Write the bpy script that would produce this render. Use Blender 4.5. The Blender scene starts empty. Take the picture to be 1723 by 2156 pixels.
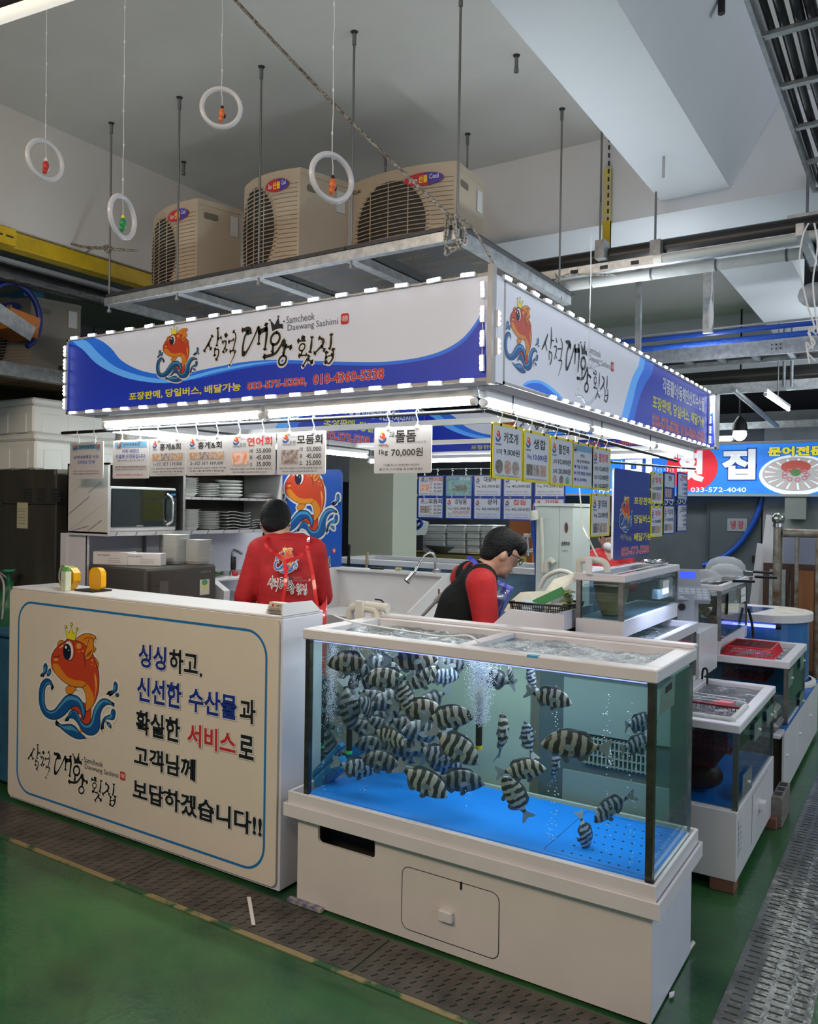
import bpy, bmesh, math, random
from math import sin, cos, pi, radians, atan, sqrt
from mathutils import Vector, Matrix, Euler
from mathutils.geometry import tessellate_polygon
from mathutils import noise as mnoise

SC = bpy.context.scene
COL = SC.collection
# ---------------------------------------------------------------- camera
F, EYE, ROLL, PITCH = 1712.0, 1.6, 0.0146, -atan(9/1712)
ANG = radians(32.55)
D0 = Vector((-sin(ANG), cos(ANG), 0)); R0 = Vector((cos(ANG), sin(ANG), 0)); U0 = Vector((0, 0, 1))
CD = D0*cos(PITCH) + U0*sin(PITCH); _u = U0*cos(PITCH) - D0*sin(PITCH)
CR = cos(ROLL)*R0 + sin(ROLL)*_u; CU = cos(ROLL)*_u - sin(ROLL)*R0
CAM = Vector((0, 0, EYE))
cd = bpy.data.cameras.new('camera'); cam = bpy.data.objects.new('camera', cd); COL.objects.link(cam)
cd.sensor_fit = 'HORIZONTAL'; cd.sensor_width = 36.0; cd.lens = 36.0*F/1723.0; cd.clip_start = 0.05; cd.clip_end = 200
cam.matrix_world = Matrix(((CR.x, CU.x, -CD.x, CAM.x), (CR.y, CU.y, -CD.y, CAM.y), (CR.z, CU.z, -CD.z, CAM.z), (0, 0, 0, 1)))
SC.camera = cam
# ---------------------------------------------------------------- world, exposure
w = bpy.data.worlds.new('world'); SC.world = w; w.use_nodes = True
w.node_tree.nodes['Background'].inputs[0].default_value = (0.62, 0.70, 0.80, 1)
w.node_tree.nodes['Background'].inputs[1].default_value = 0.26
SC.view_settings.view_transform = 'Standard'; SC.view_settings.look = 'None'
SC.view_settings.exposure = 0.14; SC.view_settings.gamma = 1.0
SC.view_settings.use_curve_mapping = False
SC.cycles.max_bounces = 8; SC.cycles.diffuse_bounces = 3; SC.cycles.glossy_bounces = 3
SC.cycles.transmission_bounces = 4; SC.cycles.transparent_max_bounces = 24
SC.cycles.caustics_reflective = False; SC.cycles.caustics_refractive = False
SC.cycles.sample_clamp_indirect = 4.0; SC.cycles.sample_clamp_direct = 0.0
SC.cycles.use_denoising = True

def area(name, loc, target, sx, sy, power, col):
    l = bpy.data.lights.new(name, 'AREA'); l.shape = 'RECTANGLE'; l.size = sx; l.size_y = sy; l.energy = power; l.color = col
    o = bpy.data.objects.new(name, l); COL.objects.link(o); o.location = loc
    o.rotation_euler = (Vector(target)-Vector(loc)).to_track_quat('-Z', 'Y').to_euler()
    return o
# rows of market ceiling lights behind and beside the photographer
area('market_light_warm', (-2.6, -1.2, 3.5), (-2.6, 1.4, 0.6), 2.4, 0.5, 62, (1.0, 0.77, 0.58))
# daylight from the open market entrance on the right
area('entrance_daylight', (5.4, 1.2, 1.5), (-1.5, 3.2, 2.2), 5.5, 2.6, 38, (0.80, 0.88, 1.0))
# added up-facing strips, no lamp seen there, brightening the beams and ceiling
area('added_uplight', (1.7, 2.6, 2.45), (1.1, 2.6, 3.7), 0.15, 5.0, 14, (0.84, 0.93, 1.0))
area('added_uplight', (-2.2, -0.5, 2.45), (-2.2, -0.2, 3.7), 4.0, 0.15, 14, (1.0, 0.92, 0.80))
area('added_uplight', (0.9, 7.4, 2.5), (0.6, 7.4, 3.7), 0.15, 4.0, 40, (0.84, 0.90, 1.0))
area('market_light_warm', (-0.6, -0.6, 3.5), (-1.4, 2.0, 0.6), 1.8, 0.5, 28, (1.0, 0.79, 0.63))
# cool lights of the aisle on the right
area('aisle_light_cool', (2.4, 3.2, 3.3), (-0.4, 4.4, 0.8), 2.5, 0.5, 35, (0.80, 0.86, 1.0))
area('aisle_light_cool', (1.6, 7.6, 3.2), (0.4, 7.2, 0.0), 2.5, 0.6, 60, (0.82, 0.90, 1.0))
area('far_stall_light', (-3.2, 9.4, 2.9), (-3.2, 9.2, 0.0), 3.0, 0.5, 60, (0.90, 0.97, 1.0))

def ray(px, py): return CD + CR*((px-861.5)/F) + CU*((1078-py)/F)
def onx(px, py, X): t = ray(px, py); return CAM + t*(X/t.x)
def ony(px, py, Y): t = ray(px, py); return CAM + t*(Y/t.y)
def onz(px, py, Z): t = ray(px, py); return CAM + t*((Z-EYE)/t.z)
def ond(px, py, d): return CAM + ray(px, py)*d
def rng(seed): return random.Random(seed)

# ---------------------------------------------------------------- materials
MATS = {}
def M(name, col=(.8, .8, .8), rough=.5, metal=0., emit=0., ecol=None, var=0., vscale=6., bump=0., bscale=40., trans=0., spec=.5, coat=0., alpha=1., stretch=None, col2=None, vpow=(.35, .65)):
    if name in MATS: return MATS[name]
    m = bpy.data.materials.new(name); m.use_nodes = True; nt = m.node_tree; b = nt.nodes['Principled BSDF']
    c4 = (*col, 1); b.inputs['Base Color'].default_value = c4; b.inputs['Roughness'].default_value = rough
    b.inputs['Metallic'].default_value = metal; b.inputs['Specular IOR Level'].default_value = spec
    b.inputs['Coat Weight'].default_value = coat; b.inputs['Alpha'].default_value = alpha
    m.diffuse_color = c4
    if emit:
        b.inputs['Emission Color'].default_value = (*(ecol or col), 1); b.inputs['Emission Strength'].default_value = emit
    if var or col2 or bump:
        tc = nt.nodes.new('ShaderNodeTexCoord'); mp = nt.nodes.new('ShaderNodeMapping'); nt.links.new(tc.outputs['Object'], mp.inputs[0])
        if stretch: mp.inputs['Scale'].default_value = stretch
    if var or col2:
        n = nt.nodes.new('ShaderNodeTexNoise'); n.inputs['Scale'].default_value = vscale; n.inputs['Detail'].default_value = 6; n.inputs['Roughness'].default_value = .62
        nt.links.new(mp.outputs[0], n.inputs['Vector'])
        r = nt.nodes.new('ShaderNodeValToRGB'); nt.links.new(n.outputs['Fac'], r.inputs[0])
        r.color_ramp.elements[0].position = vpow[0]; r.color_ramp.elements[1].position = vpow[1]
        if col2: r.color_ramp.elements[0].color = (*col2, 1); r.color_ramp.elements[1].color = c4
        else:
            r.color_ramp.elements[0].color = (*[max(0, k*(1-var)) for k in col], 1); r.color_ramp.elements[1].color = (*[min(1, k*(1+var*.5)) for k in col], 1)
        nt.links.new(r.outputs[0], b.inputs['Base Color'])
        if emit: nt.links.new(r.outputs[0], b.inputs['Emission Color'])
    if bump:
        n2 = nt.nodes.new('ShaderNodeTexNoise'); n2.inputs['Scale'].default_value = bscale; n2.inputs['Detail'].default_value = 4
        nt.links.new(mp.outputs[0], n2.inputs['Vector'])
        bp = nt.nodes.new('ShaderNodeBump'); bp.inputs['Strength'].default_value = bump; bp.inputs['Distance'].default_value = .02
        nt.links.new(n2.outputs['Fac'], bp.inputs['Height']); nt.links.new(bp.outputs[0], b.inputs['Normal'])
    MATS[name] = m
    return m
def glass(name, tint=(.93, .97, .97), gl=.06, rough=.02):
    """thin pane: mostly see-through, with a Fresnel reflection"""
    if name in MATS: return MATS[name]
    m = bpy.data.materials.new(name); m.use_nodes = True; nt = m.node_tree; nt.nodes.clear()
    o = nt.nodes.new('ShaderNodeOutputMaterial'); t = nt.nodes.new('ShaderNodeBsdfTransparent'); g = nt.nodes.new('ShaderNodeBsdfGlossy')
    t.inputs[0].default_value = (*tint, 1); g.inputs['Roughness'].default_value = rough
    fr = nt.nodes.new('ShaderNodeFresnel'); fr.inputs[0].default_value = 1.45
    mu = nt.nodes.new('ShaderNodeMath'); mu.operation = 'MULTIPLY_ADD'; mu.inputs[1].default_value = .9; mu.inputs[2].default_value = gl*.3
    ge = nt.nodes.new('ShaderNodeNewGeometry'); sb = nt.nodes.new('ShaderNodeMath'); sb.operation = 'SUBTRACT'; sb.inputs[0].default_value = 1.; nt.links.new(ge.outputs['Backfacing'], sb.inputs[1])
    ml = nt.nodes.new('ShaderNodeMath'); ml.operation = 'MULTIPLY'; nt.links.new(mu.outputs[0], ml.inputs[0]); nt.links.new(sb.outputs[0], ml.inputs[1])
    nt.links.new(fr.outputs[0], mu.inputs[0])
    mx = nt.nodes.new('ShaderNodeMixShader'); nt.links.new(ml.outputs[0], mx.inputs[0]); nt.links.new(t.outputs[0], mx.inputs[1]); nt.links.new(g.outputs[0], mx.inputs[2])
    nt.links.new(mx.outputs[0], o.inputs[0]); MATS[name] = m; m.diffuse_color = (*tint, .3)
    return m
def water_surf(name, foam=.5, tint=(.55, .75, .8), fscale=7.):
    """rippled water: glossy over see-through, with white bubbly foam patches"""
    if name in MATS: return MATS[name]
    m = bpy.data.materials.new(name); m.use_nodes = True; nt = m.node_tree; nt.nodes.clear(); N = nt.nodes.new; L = nt.links.new
    o = N('ShaderNodeOutputMaterial'); t = N('ShaderNodeBsdfTransparent'); g = N('ShaderNodeBsdfGlossy'); d = N('ShaderNodeBsdfDiffuse')
    t.inputs[0].default_value = (*tint, 1); g.inputs['Roughness'].default_value = .06; g.inputs[0].default_value = (1, 1, 1, 1)
    d.inputs[0].default_value = (.75, .82, .86, 1)
    tc = N('ShaderNodeTexCoord'); n = N('ShaderNodeTexNoise'); n.inputs['Scale'].default_value = 42; n.inputs['Detail'].default_value = 5; n.inputs['Distortion'].default_value = .8
    L(tc.outputs['Object'], n.inputs['Vector']); bp = N('ShaderNodeBump'); bp.inputs['Strength'].default_value = 1.0; bp.inputs['Distance'].default_value = .03
    L(n.outputs['Fac'], bp.inputs['Height']); L(bp.outputs[0], g.inputs['Normal']); L(bp.outputs[0], d.inputs['Normal'])
    fr = N('ShaderNodeFresnel'); fr.inputs[0].default_value = 1.5; L(bp.outputs[0], fr.inputs['Normal'])
    mu = N('ShaderNodeMath'); mu.operation = 'MULTIPLY_ADD'; mu.inputs[1].default_value = 1.4; mu.inputs[2].default_value = .12; mu.use_clamp = True; L(fr.outputs[0], mu.inputs[0])
    mx = N('ShaderNodeMixShader'); L(mu.outputs[0], mx.inputs[0]); L(t.outputs[0], mx.inputs[1]); L(g.outputs[0], mx.inputs[2])
    n2 = N('ShaderNodeTexNoise'); n2.inputs['Scale'].default_value = fscale; n2.inputs['Detail'].default_value = 9; n2.inputs['Roughness'].default_value = .75; L(tc.outputs['Object'], n2.inputs['Vector'])
    r = N('ShaderNodeValToRGB'); r.color_ramp.elements[0].position = .62-.18*foam; r.color_ramp.elements[1].position = .70-.1*foam; L(n2.outputs['Fac'], r.inputs[0])
    m2 = N('ShaderNodeMixShader'); L(r.outputs[0], m2.inputs[0]); L(mx.outputs[0], m2.inputs[1]); L(d.outputs[0], m2.inputs[2]); L(m2.outputs[0], o.inputs[0])
    MATS[name] = m; m.diffuse_color = (*tint, .5)
    return m

# ---------------------------------------------------------------- mesh builder
class MB:
    def __init__(s): s.v = []; s.f = []; s.mi = []; s.mats = []; s.sm = []
    def _m(s, m):
        if m not in s.mats: s.mats.append(m)
        return s.mats.index(m)
    def add(s, vs, fs, m, smooth=False):
        b = len(s.v); s.v += [tuple(p) for p in vs]; k = s._m(m)
        for f in fs: s.f.append([b+i for i in f]); s.mi.append(k); s.sm.append(smooth)
        return s
    def box(s, x0, x1, y0, y1, z0, z1, m, bev=0.):
        x0, x1 = min(x0, x1), max(x0, x1); y0, y1 = min(y0, y1), max(y0, y1); z0, z1 = min(z0, z1), max(z0, z1)
        return s.obox(Vector((x0, y0, z0)), Vector((x1-x0, 0, 0)), Vector((0, y1-y0, 0)), Vector((0, 0, z1-z0)), m, bev)
    def obox(s, o, a, b, c, m, bev=0.):
        o, a, b, c = Vector(o), Vector(a), Vector(b), Vector(c)
        if not bev:
            P = [o, o+a, o+a+b, o+b, o+c, o+a+c, o+a+b+c, o+b+c]
            return s.add(P, [(0, 3, 2, 1), (4, 5, 6, 7), (0, 1, 5, 4), (1, 2, 6, 5), (2, 3, 7, 6), (3, 0, 4, 7)], m)
        la, lb, lc = a.length, b.length, c.length; e = min(bev, la*.45, lb*.45, lc*.45)
        ua, ub, uc = a/la, b/lb, c/lc; P = []; idx = {}
        for i in (0, 1):
            for j in (0, 1):
                for k in (0, 1):
                    q = o+a*i+b*j+c*k; da, db, dc = ua*e*(1-2*i), ub*e*(1-2*j), uc*e*(1-2*k)
                    for t, w_ in (('a', db+dc), ('b', da+dc), ('c', da+db)): idx[i, j, k, t] = len(P); P.append(q+w_)
        fs = []
        def g(i, j, k, t): return idx[i, j, k, t]
        for i in (0, 1): fs.append([g(i, 0, 0, 'a'), g(i, 1, 0, 'a'), g(i, 1, 1, 'a'), g(i, 0, 1, 'a')][::(1 if i else -1)])
        for j in (0, 1): fs.append([g(0, j, 0, 'b'), g(0, j, 1, 'b'), g(1, j, 1, 'b'), g(1, j, 0, 'b')][::(1 if j else -1)])
        for k in (0, 1): fs.append([g(0, 0, k, 'c'), g(1, 0, k, 'c'), g(1, 1, k, 'c'), g(0, 1, k, 'c')][::(1 if k else -1)])
        for j in (0, 1):
            for k in (0, 1): fs.append([g(0, j, k, 'b'), g(1, j, k, 'b'), g(1, j, k, 'c'), g(0, j, k, 'c')])
        for i in (0, 1):
            for k in (0, 1): fs.append([g(i, 0, k, 'a'), g(i, 1, k, 'a'), g(i, 1, k, 'c'), g(i, 0, k, 'c')])
        for i in (0, 1):
            for j in (0, 1): fs.append([g(i, j, 0, 'a'), g(i, j, 1, 'a'), g(i, j, 1, 'b'), g(i, j, 0, 'b')])
        for i in (0, 1):
            for j in (0, 1):
                for k in (0, 1): fs.append([g(i, j, k, 'a'), g(i, j, k, 'b'), g(i, j, k, 'c')])
        return s.add(P, fs, m)
    def tube(s, pts, r, m, n=8, cap=True, closed=False):
        pts = [Vector(p) for p in pts]; R = r if isinstance(r, (list, tuple)) else [r]*len(pts); V = []; Fs = []
        L = len(pts); prev = None
        for i, p in enumerate(pts):
            if closed: t = pts[(i+1) % L]-pts[i-1]
            else: t = pts[min(i+1, L-1)]-pts[max(i-1, 0)]
            t = t.normalized() if t.length > 1e-9 else Vector((0, 0, 1))
            if prev is None:
                u = t.orthogonal().normalized()
            else:
                u = (prev - t*prev.dot(t)); u = u.normalized() if u.length > 1e-6 else t.orthogonal().normalized()
            prev = u; v = t.cross(u)
            for k in range(n): a = 2*pi*k/n; V.append(p+(u*cos(a)+v*sin(a))*R[i])
        for i in range(L if closed else L-1):
            for k in range(n): j = (i+1) % L; Fs.append((i*n+k, i*n+(k+1) % n, j*n+(k+1) % n, j*n+k))
        s.add(V, Fs, m, True)
        if cap and not closed: s.add(V[:n], [tuple(range(n))[::-1]], m); s.add(V[-n:], [tuple(range(n))], m)
        return s
    def cyl(s, p0, p1, r, m, n=16, r2=None): return s.tube([p0, p1], [r, r if r2 is None else r2], m, n)
    def lathe(s, c, prof, m, n=20, ax=(0, 0, 1), sx=1., sy=1., smooth=True):
        c = Vector(c); ax = Vector(ax).normalized(); u = Vector((1, 0, 0)) if abs(ax.z) > .9 else ax.orthogonal().normalized(); v = ax.cross(u); V = []
        for (r, h) in prof:
            for k in range(n): a = 2*pi*k/n; V.append(c+ax*h+u*(r*cos(a)*sx)+v*(r*sin(a)*sy))
        Fs = [(i*n+k, i*n+(k+1) % n, (i+1)*n+(k+1) % n, (i+1)*n+k) for i in range(len(prof)-1) for k in range(n)]
        return s.add(V, Fs, m, smooth)
    def ball(s, c, r, m, n=12, k=8, sc=(1, 1, 1)):
        prof = [(max(1e-4, r*sin(pi*i/k)), -r*cos(pi*i/k)) for i in range(k+1)]; c = Vector(c); b = len(s.v); s.lathe((0, 0, 0), prof, m, n)
        for i in range(b, len(s.v)): p = s.v[i]; s.v[i] = (c.x+p[0]*sc[0], c.y+p[1]*sc[1], c.z+p[2]*sc[2])
        return s
    def prism(s, pts, o, ux, uy, th, m, side=None):
        """2-D outline on plane (o,ux,uy), thickness th along -normal (front face at the plane)"""
        o, ux, uy = Vector(o), Vector(ux), Vector(uy); n = ux.cross(uy).normalized()
        a = sum(pts[i-1][0]*pts[i][1]-pts[i][0]*pts[i-1][1] for i in range(len(pts)))
        if a < 0: pts = pts[::-1]
        P = [o+ux*x+uy*y for x, y in pts]; Q = [p-n*th for p in P]; N = len(P)
        tr = tessellate_polygon([[Vector((x, y, 0)) for x, y in pts]])
        s.add(P, [t for t in tr], m); s.add(Q, [t[::-1] for t in tr], side or m)
        s.add(P+Q, [(i, N+i, N+(i+1) % N, (i+1) % N) for i in range(N)], side or m); return s
    def quad(s, a, b, c, d, m): return s.add([a, b, c, d], [(0, 1, 2, 3)], m)
    def geo(s, g, o, ux, uy, m, lift=0.):
        """flat printed 2-D geometry on a plane"""
        o, ux, uy = Vector(o), Vector(ux), Vector(uy); n = ux.cross(uy).normalized()*lift
        return s.add([o+n+ux*x+uy*y for x, y in g[0]], g[1], m)

def deselect_nothing(): pass
_seen = {}
def link(name, me):
    o = bpy.data.objects.new(name, me); COL.objects.link(o); return o
def wloc(o):
    l = Vector((0, 0, 0))
    while o is not None: l += o.location; o = o.parent
    return l
def tag(o, label=None, cat=None, group=None, kind=None):
    if label: o['label'] = label
    if cat: o['category'] = cat
    if group: o['group'] = group
    if kind: o['kind'] = kind
    return o
def mk(name, mb, parent=None, label=None, cat=None, group=None, kind=None, smooth=None, local=False, keep0=False):
    off = Vector((0, 0, 0)); loc = Vector((0, 0, 0))
    if parent is not None:
        if not local: off = wloc(parent)
    elif not keep0 and mb.v and not local:
        xs = [p[0] for p in mb.v]; ys = [p[1] for p in mb.v]; zs = [p[2] for p in mb.v]
        off = loc = Vector(((min(xs)+max(xs))/2, (min(ys)+max(ys))/2, min(zs)))
    me = bpy.data.meshes.new(name)
    me.from_pydata([(p[0]-off.x, p[1]-off.y, p[2]-off.z) for p in mb.v], [], mb.f)
    for m in mb.mats: me.materials.append(m)
    me.polygons.foreach_set('material_index', mb.mi)
    me.polygons.foreach_set('use_smooth', [bool(x) for x in mb.sm] if smooth is None else [smooth]*len(mb.f))
    me.update()
    o = link(name, me); o.location = loc
    if parent is not None: o.parent = parent
    return tag(o, label, cat, group, kind)
def E(name, loc, label, cat, group=None, kind=None, rz=0.):
    o = bpy.data.objects.new(name, None); COL.objects.link(o); o.location = loc; o.rotation_euler = (0, 0, rz); o.empty_display_size = .1
    return tag(o, label, cat, group, kind)
def dup(root, loc=None, rot=None, label=None, group=None, scale=None):
    r = root.copy(); COL.objects.link(r)
    if loc is not None: r.location = loc
    if rot is not None: r.rotation_euler = rot
    if scale is not None: r.scale = scale
    if label: r['label'] = label
    if group: r['group'] = group
    for ch in root.children:
        c = ch.copy(); COL.objects.link(c); c.parent = r
        for g in ch.children: d = g.copy(); COL.objects.link(d); d.parent = c
    return r

# ---------------------------------------------------------------- flat print
_tc = {}; _gl = {}
ALLCH = "!&()+,-./0123456789:ABCDEFGHIJKLMNOPQRSTUVWXYZabcdefghijklmnopqrstuvwxyz~▶●가각감강개객게겠겨결고과광구굴금급기깃께내냉는능니님다단달담답당대더도돌돔동두둠드들라래랩럭령로를름리립마만맛매멍면모무문물미밥배버보복볶비사산살삼상생서선성세소속송수순스습시식신실싱아안어에여연영와왕요우운울원은을음의이인일입있자장저전제조족종주중즉지진집쫄참척철초침카쿨크클키킹탕판포품하한함합항해현홍화확환활회횟후휴희"
def loops_of(fs):
    ed = {}
    for q in fs:
        for a, b_ in zip(q, q[1:]+q[:1]): ed[a, b_] = 1
    nx = {a: b_ for a, b_ in ed if (b_, a) not in ed}; out = []
    while nx:
        a0 = next(iter(nx)); L = [a0]; b_ = nx.pop(a0)
        while b_ != a0 and b_ in nx: L.append(b_); b_ = nx.pop(b_)
        if len(L) > 2: out.append(L)
    return out
def embolden(vs, fs, lp, e):
    V = list(vs); Fs = list(fs)
    for L in lp:
        P = [vs[i] for i in L]; N = len(P); A = []; k0 = len(V)
        for i in range(N):
            p, a, c = P[i], P[i-1], P[(i+1) % N]
            d1 = (p[0]-a[0], p[1]-a[1]); d2 = (c[0]-p[0], c[1]-p[1]); l1 = math.hypot(*d1) or 1e-9; l2 = math.hypot(*d2) or 1e-9
            n1 = (d1[1]/l1, -d1[0]/l1); n2 = (d2[1]/l2, -d2[0]/l2); m_ = (n1[0]+n2[0], n1[1]+n2[1]); ml = math.hypot(*m_) or 1e-9
            k = min(1.9, 2/max(ml, .2)/1.0)*e; A.append((p[0]+m_[0]/ml*k, p[1]+m_[1]/ml*k))
        V += P+A; Fs += [(k0+i, k0+N+i, k0+N+(i+1) % N, k0+(i+1) % N) for i in range(N)]
    return V, Fs
def glyphs(chars, bold, res):
    """one evaluation gives the outlines of many characters, one per line"""
    c = bpy.data.curves.new('t', 'FONT'); c.offset = bold; c.resolution_u = res; c.space_line = 3.0; c.body = '\n'.join(chars)
    o = bpy.data.objects.new('t', c); me = o.to_mesh(); V = [(p.co.x, p.co.y) for p in me.vertices]; P = [tuple(p.vertices) for p in me.polygons]
    o.to_mesh_clear(); bpy.data.objects.remove(o); bpy.data.curves.remove(c)
    D = {ch: ([], [], {}) for ch in chars}
    for f in P:
        i = min(len(chars)-1, max(0, round(-(sum(V[k][1] for k in f)/len(f)-.35)/3.0))); vs, fs, mp = D[chars[i]]; g = []
        for k in f:
            if k not in mp: mp[k] = len(vs); vs.append((V[k][0], V[k][1]+3.0*i))
            g.append(mp[k])
        fs.append(tuple(g))
    for ch, (vs, fs, _) in D.items():
        x0, x1 = (min(v[0] for v in vs), max(v[0] for v in vs)) if vs else (0, .1)
        _gl[ch] = (vs, fs, .925 if ord(ch) > 0x2fff else x0+x1, loops_of(fs))
_gb = {}
def text(body, bold=0., shear=0., res=3):
    """flat letter outlines, normalised to a 1 x 1 box; returns (verts, faces, aspect)"""
    k = (body, bold)
    if k in _tc: return _tc[k]
    if 'A' not in _gl: glyphs(list(ALLCH), 0., 2)
    v = []; f = []; x = 0.; yy = []
    for ch in body:
        if ch == ' ': x += .26; continue
        if ch not in _gl: glyphs([ch], 0., 2); print('extra glyph', ch)
        gv, gf, ad, lp = _gl[ch]
        if bold:
            if (ch, bold) not in _gb: _gb[ch, bold] = embolden(gv, gf, lp, bold)
            gv, gf = _gb[ch, bold]
        n = len(v); v += [(x+p[0], p[1]) for p in gv]; f += [tuple(n+i for i in q) for q in gf]; x += ad
        if ch not in ',-~.': yy += [p[1] for p in gv]
    yy = yy or [p[1] for p in v]
    x0, x1 = min(p[0] for p in v), max(p[0] for p in v); y0, y1 = min(yy), max(yy)
    W, H = max(x1-x0, 1e-6), max(y1-y0, 1e-6)
    _tc[k] = ([((a-x0)/W, (b_-y0)/H) for a, b_ in v], f, W/H); return _tc[k]
def ttext(mb, body, x0, x1, y0, y1, o, ux, uy, m, bold=.01, lift=.0006, shear=0., res=2, halo=None, hb=.06, sh=None):
    """text filling the box x0..x1, y0..y1 of the plane"""
    o, ux, uy = Vector(o), Vector(ux), Vector(uy)
    if x1 is None: g = text(body, bold, shear, res); x1 = x0+(y1-y0)*g[2]
    if sh:
        g = text(body, hb+.014, shear, res); e = (hb+.014-bold)*(y1-y0)*.95
        mb.geo(g, o+ux*(x0-e*.8)+uy*(y0-e*1.2), ux*(x1-x0+2*e), uy*(y1-y0+2*e), sh, lift-.0002)
    if halo:
        g = text(body, hb, shear, res); e = (hb-bold)*(y1-y0)*.95
        mb.geo(g, o+ux*(x0-e)+uy*(y0-e), ux*(x1-x0+2*e), uy*(y1-y0+2*e), halo, lift)
        lift += .0004
    g = text(body, bold, shear, res)
    mb.geo(g, o+ux*x0+uy*y0, ux*(x1-x0), uy*(y1-y0), m, lift)
def catmull(pts, n=5, closed=True):
    out = []; L = len(pts)
    rngi = range(L) if closed else range(L-1)
    for i in rngi:
        if closed: p0, p1, p2, p3 = pts[i-1], pts[i], pts[(i+1) % L], pts[(i+2) % L]
        else: p0, p1, p2, p3 = pts[max(i-1, 0)], pts[i], pts[i+1], pts[min(i+2, L-1)]
        for k in range(n):
            t = k/n; out.append(tuple(.5*((2*b)+(-a+c)*t+(2*a-5*b+4*c-d)*t*t+(-a+3*b-3*c+d)*t*t*t) for a, b, c, d in zip(p0, p1, p2, p3)))
    if not closed: out.append(tuple(pts[-1]))
    return out
def poly2(pts): return (list(pts), [tuple(t) for t in tessellate_polygon([[Vector((x, y, 0)) for x, y in pts]])])
def ribbon2(pts, w, closed=True):
    """constant or per-point width stroke with round ends"""
    W = [w]*len(pts) if not isinstance(w, (list, tuple)) else w; V = []; Fs = []; L = len(pts)
    for i, p in enumerate(pts):
        a = pts[i-1] if (i or closed) else pts[0]; b = pts[(i+1) % L] if (i < L-1 or closed) else pts[-1]
        dx, dy = b[0]-a[0], b[1]-a[1]; l = max(1e-9, math.hypot(dx, dy)); nx, ny = -dy/l, dx/l; h = W[i]/2
        V += [(p[0]+nx*h, p[1]+ny*h), (p[0]-nx*h, p[1]-ny*h)]
    for i in range(L if closed else L-1): j = (i+1) % L; Fs.append((2*i, 2*i+1, 2*j+1, 2*j))
    if not closed:
        for i, in ((0,), (L-1,)):
            b = len(V); V.append(pts[i]); h = W[i]/2
            for k in range(9): V.append((pts[i][0]+h*cos(2*pi*k/8), pts[i][1]+h*sin(2*pi*k/8)))
            for k in range(8): Fs.append((b, b+1+k, b+2+k))
    return V, Fs
def ell(cx, cy, rx, ry, n=20, rot=0.):
    return [(cx+rx*cos(2*pi*k/n)*cos(rot)-ry*sin(2*pi*k/n)*sin(rot), cy+rx*cos(2*pi*k/n)*sin(rot)+ry*sin(2*pi*k/n)*cos(rot)) for k in range(n)]
def rrect(x0, x1, y0, y1, r, n=6):
    P = []
    for cx, cy, a in ((x1-r, y1-r, 0), (x0+r, y1-r, pi/2), (x0+r, y0+r, pi), (x1-r, y0+r, 3*pi/2)):
        for k in range(n+1): P.append((cx+r*cos(a+k*pi/2/n), cy+r*sin(a+k*pi/2/n)))
    return P
# ================================================================ shared materials
WHITE = M('white_acrylic', (.80, .79, .80), .32, var=.05, vscale=3)
LILAC = M('white_board', (.74, .73, .80), .4, var=.05, vscale=2)
CREAM = M('cream_print_board', (.80, .73, .63), .38, var=.04, vscale=2)
STEEL = M('brushed_steel', (.42, .41, .39), .32, 1., var=.12, vscale=8, stretch=(1, 1, 12))
GALV = M('galvanised_steel', (.50, .53, .55), .42, .85, var=.25, vscale=24)
DGALV = M('dull_galvanised_steel', (.30, .32, .33), .5, .7, var=.3, vscale=20)
CHROME = M('chrome', (.75, .75, .75), .12, 1.)
BLACK = M('black_plastic', (.012, .012, .013), .5, spec=.25)
DARK = M('dark_void_grey', (.02, .022, .025), .8)
INK = M('black_ink', (.008, .012, .014), .5); NAVY = M('navy_ink', (.01, .035, .28), .5); REDI = M('red_ink', (.62, .03, .03), .5)
WHT = M('white_ink', (.82, .82, .82), .5); YEL = M('yellow_ink', (.85, .78, .04), .5); GRY = M('grey_ink', (.12, .12, .13), .5)
BLU = M('blue_ink', (.02, .15, .55), .5)
PVC = M('pvc_pipe', (.72, .70, .62), .4, var=.06); PVCG = M('grey_pvc_pipe', (.35, .36, .37), .45)
TUBE = M('lit_tube', (1, 1, 1), .5, emit=24., ecol=(.93, 1., .98)); LED = M('lit_led', (1, 1, 1), .5, emit=14., ecol=(.86, .90, 1.0))
GLS = glass('clear_glass'); GLS2 = glass('side_glass', (.72, .86, .84), .10)
def sm(name, col): return M(name, col, .45, emit=.30)        # backlit sign film
SWH = sm('sign_white', (.52, .54, .61)); SNV = sm('sign_navy', (.010, .030, .34)); SMB = sm('sign_mid_blue', (.015, .13, .62)); SLB = sm('sign_light_blue', (.10, .36, .85))

# ================================================================ the emblem and the brush lettering, traced from the flat counter front
def cpt(x, y, ox, oy, s): p = ony(ox+x/s, oy+y/s, 2.52); return (p.x, p.z)
def em(pts): return [cpt(x, y, 70, 1300, 8.29) for x, y in pts]
def lg(pts): return [cpt(x, y, 50, 1550, 7.832) for x, y in pts]
E_RED = M('emblem_red', (.60, .060, .022), .45, emit=.0); E_ORG = M('emblem_orange', (.78, .26, .02), .45); E_ORG2 = M('emblem_light_orange', (.85, .36, .05), .45); E_DRK = M('emblem_brown', (.40, .06, .01), .45)
E_BLU = M('emblem_blue', (.008, .10, .33), .45); E_LBL = M('emblem_light_blue', (.07, .33, .62), .45); E_OUT = M('emblem_outline', (.006, .010, .03), .5)
S = lambda L: catmull(em(L), 4)
ev = []          # (geo, material, layer)
def shp(L, m, out=.0032, smooth=True):
    p = S(L) if smooth else em(L); ev.append((poly2(p), m)); 
    if out: ev.append((ribbon2(p, out), E_OUT))
    return p
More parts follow.
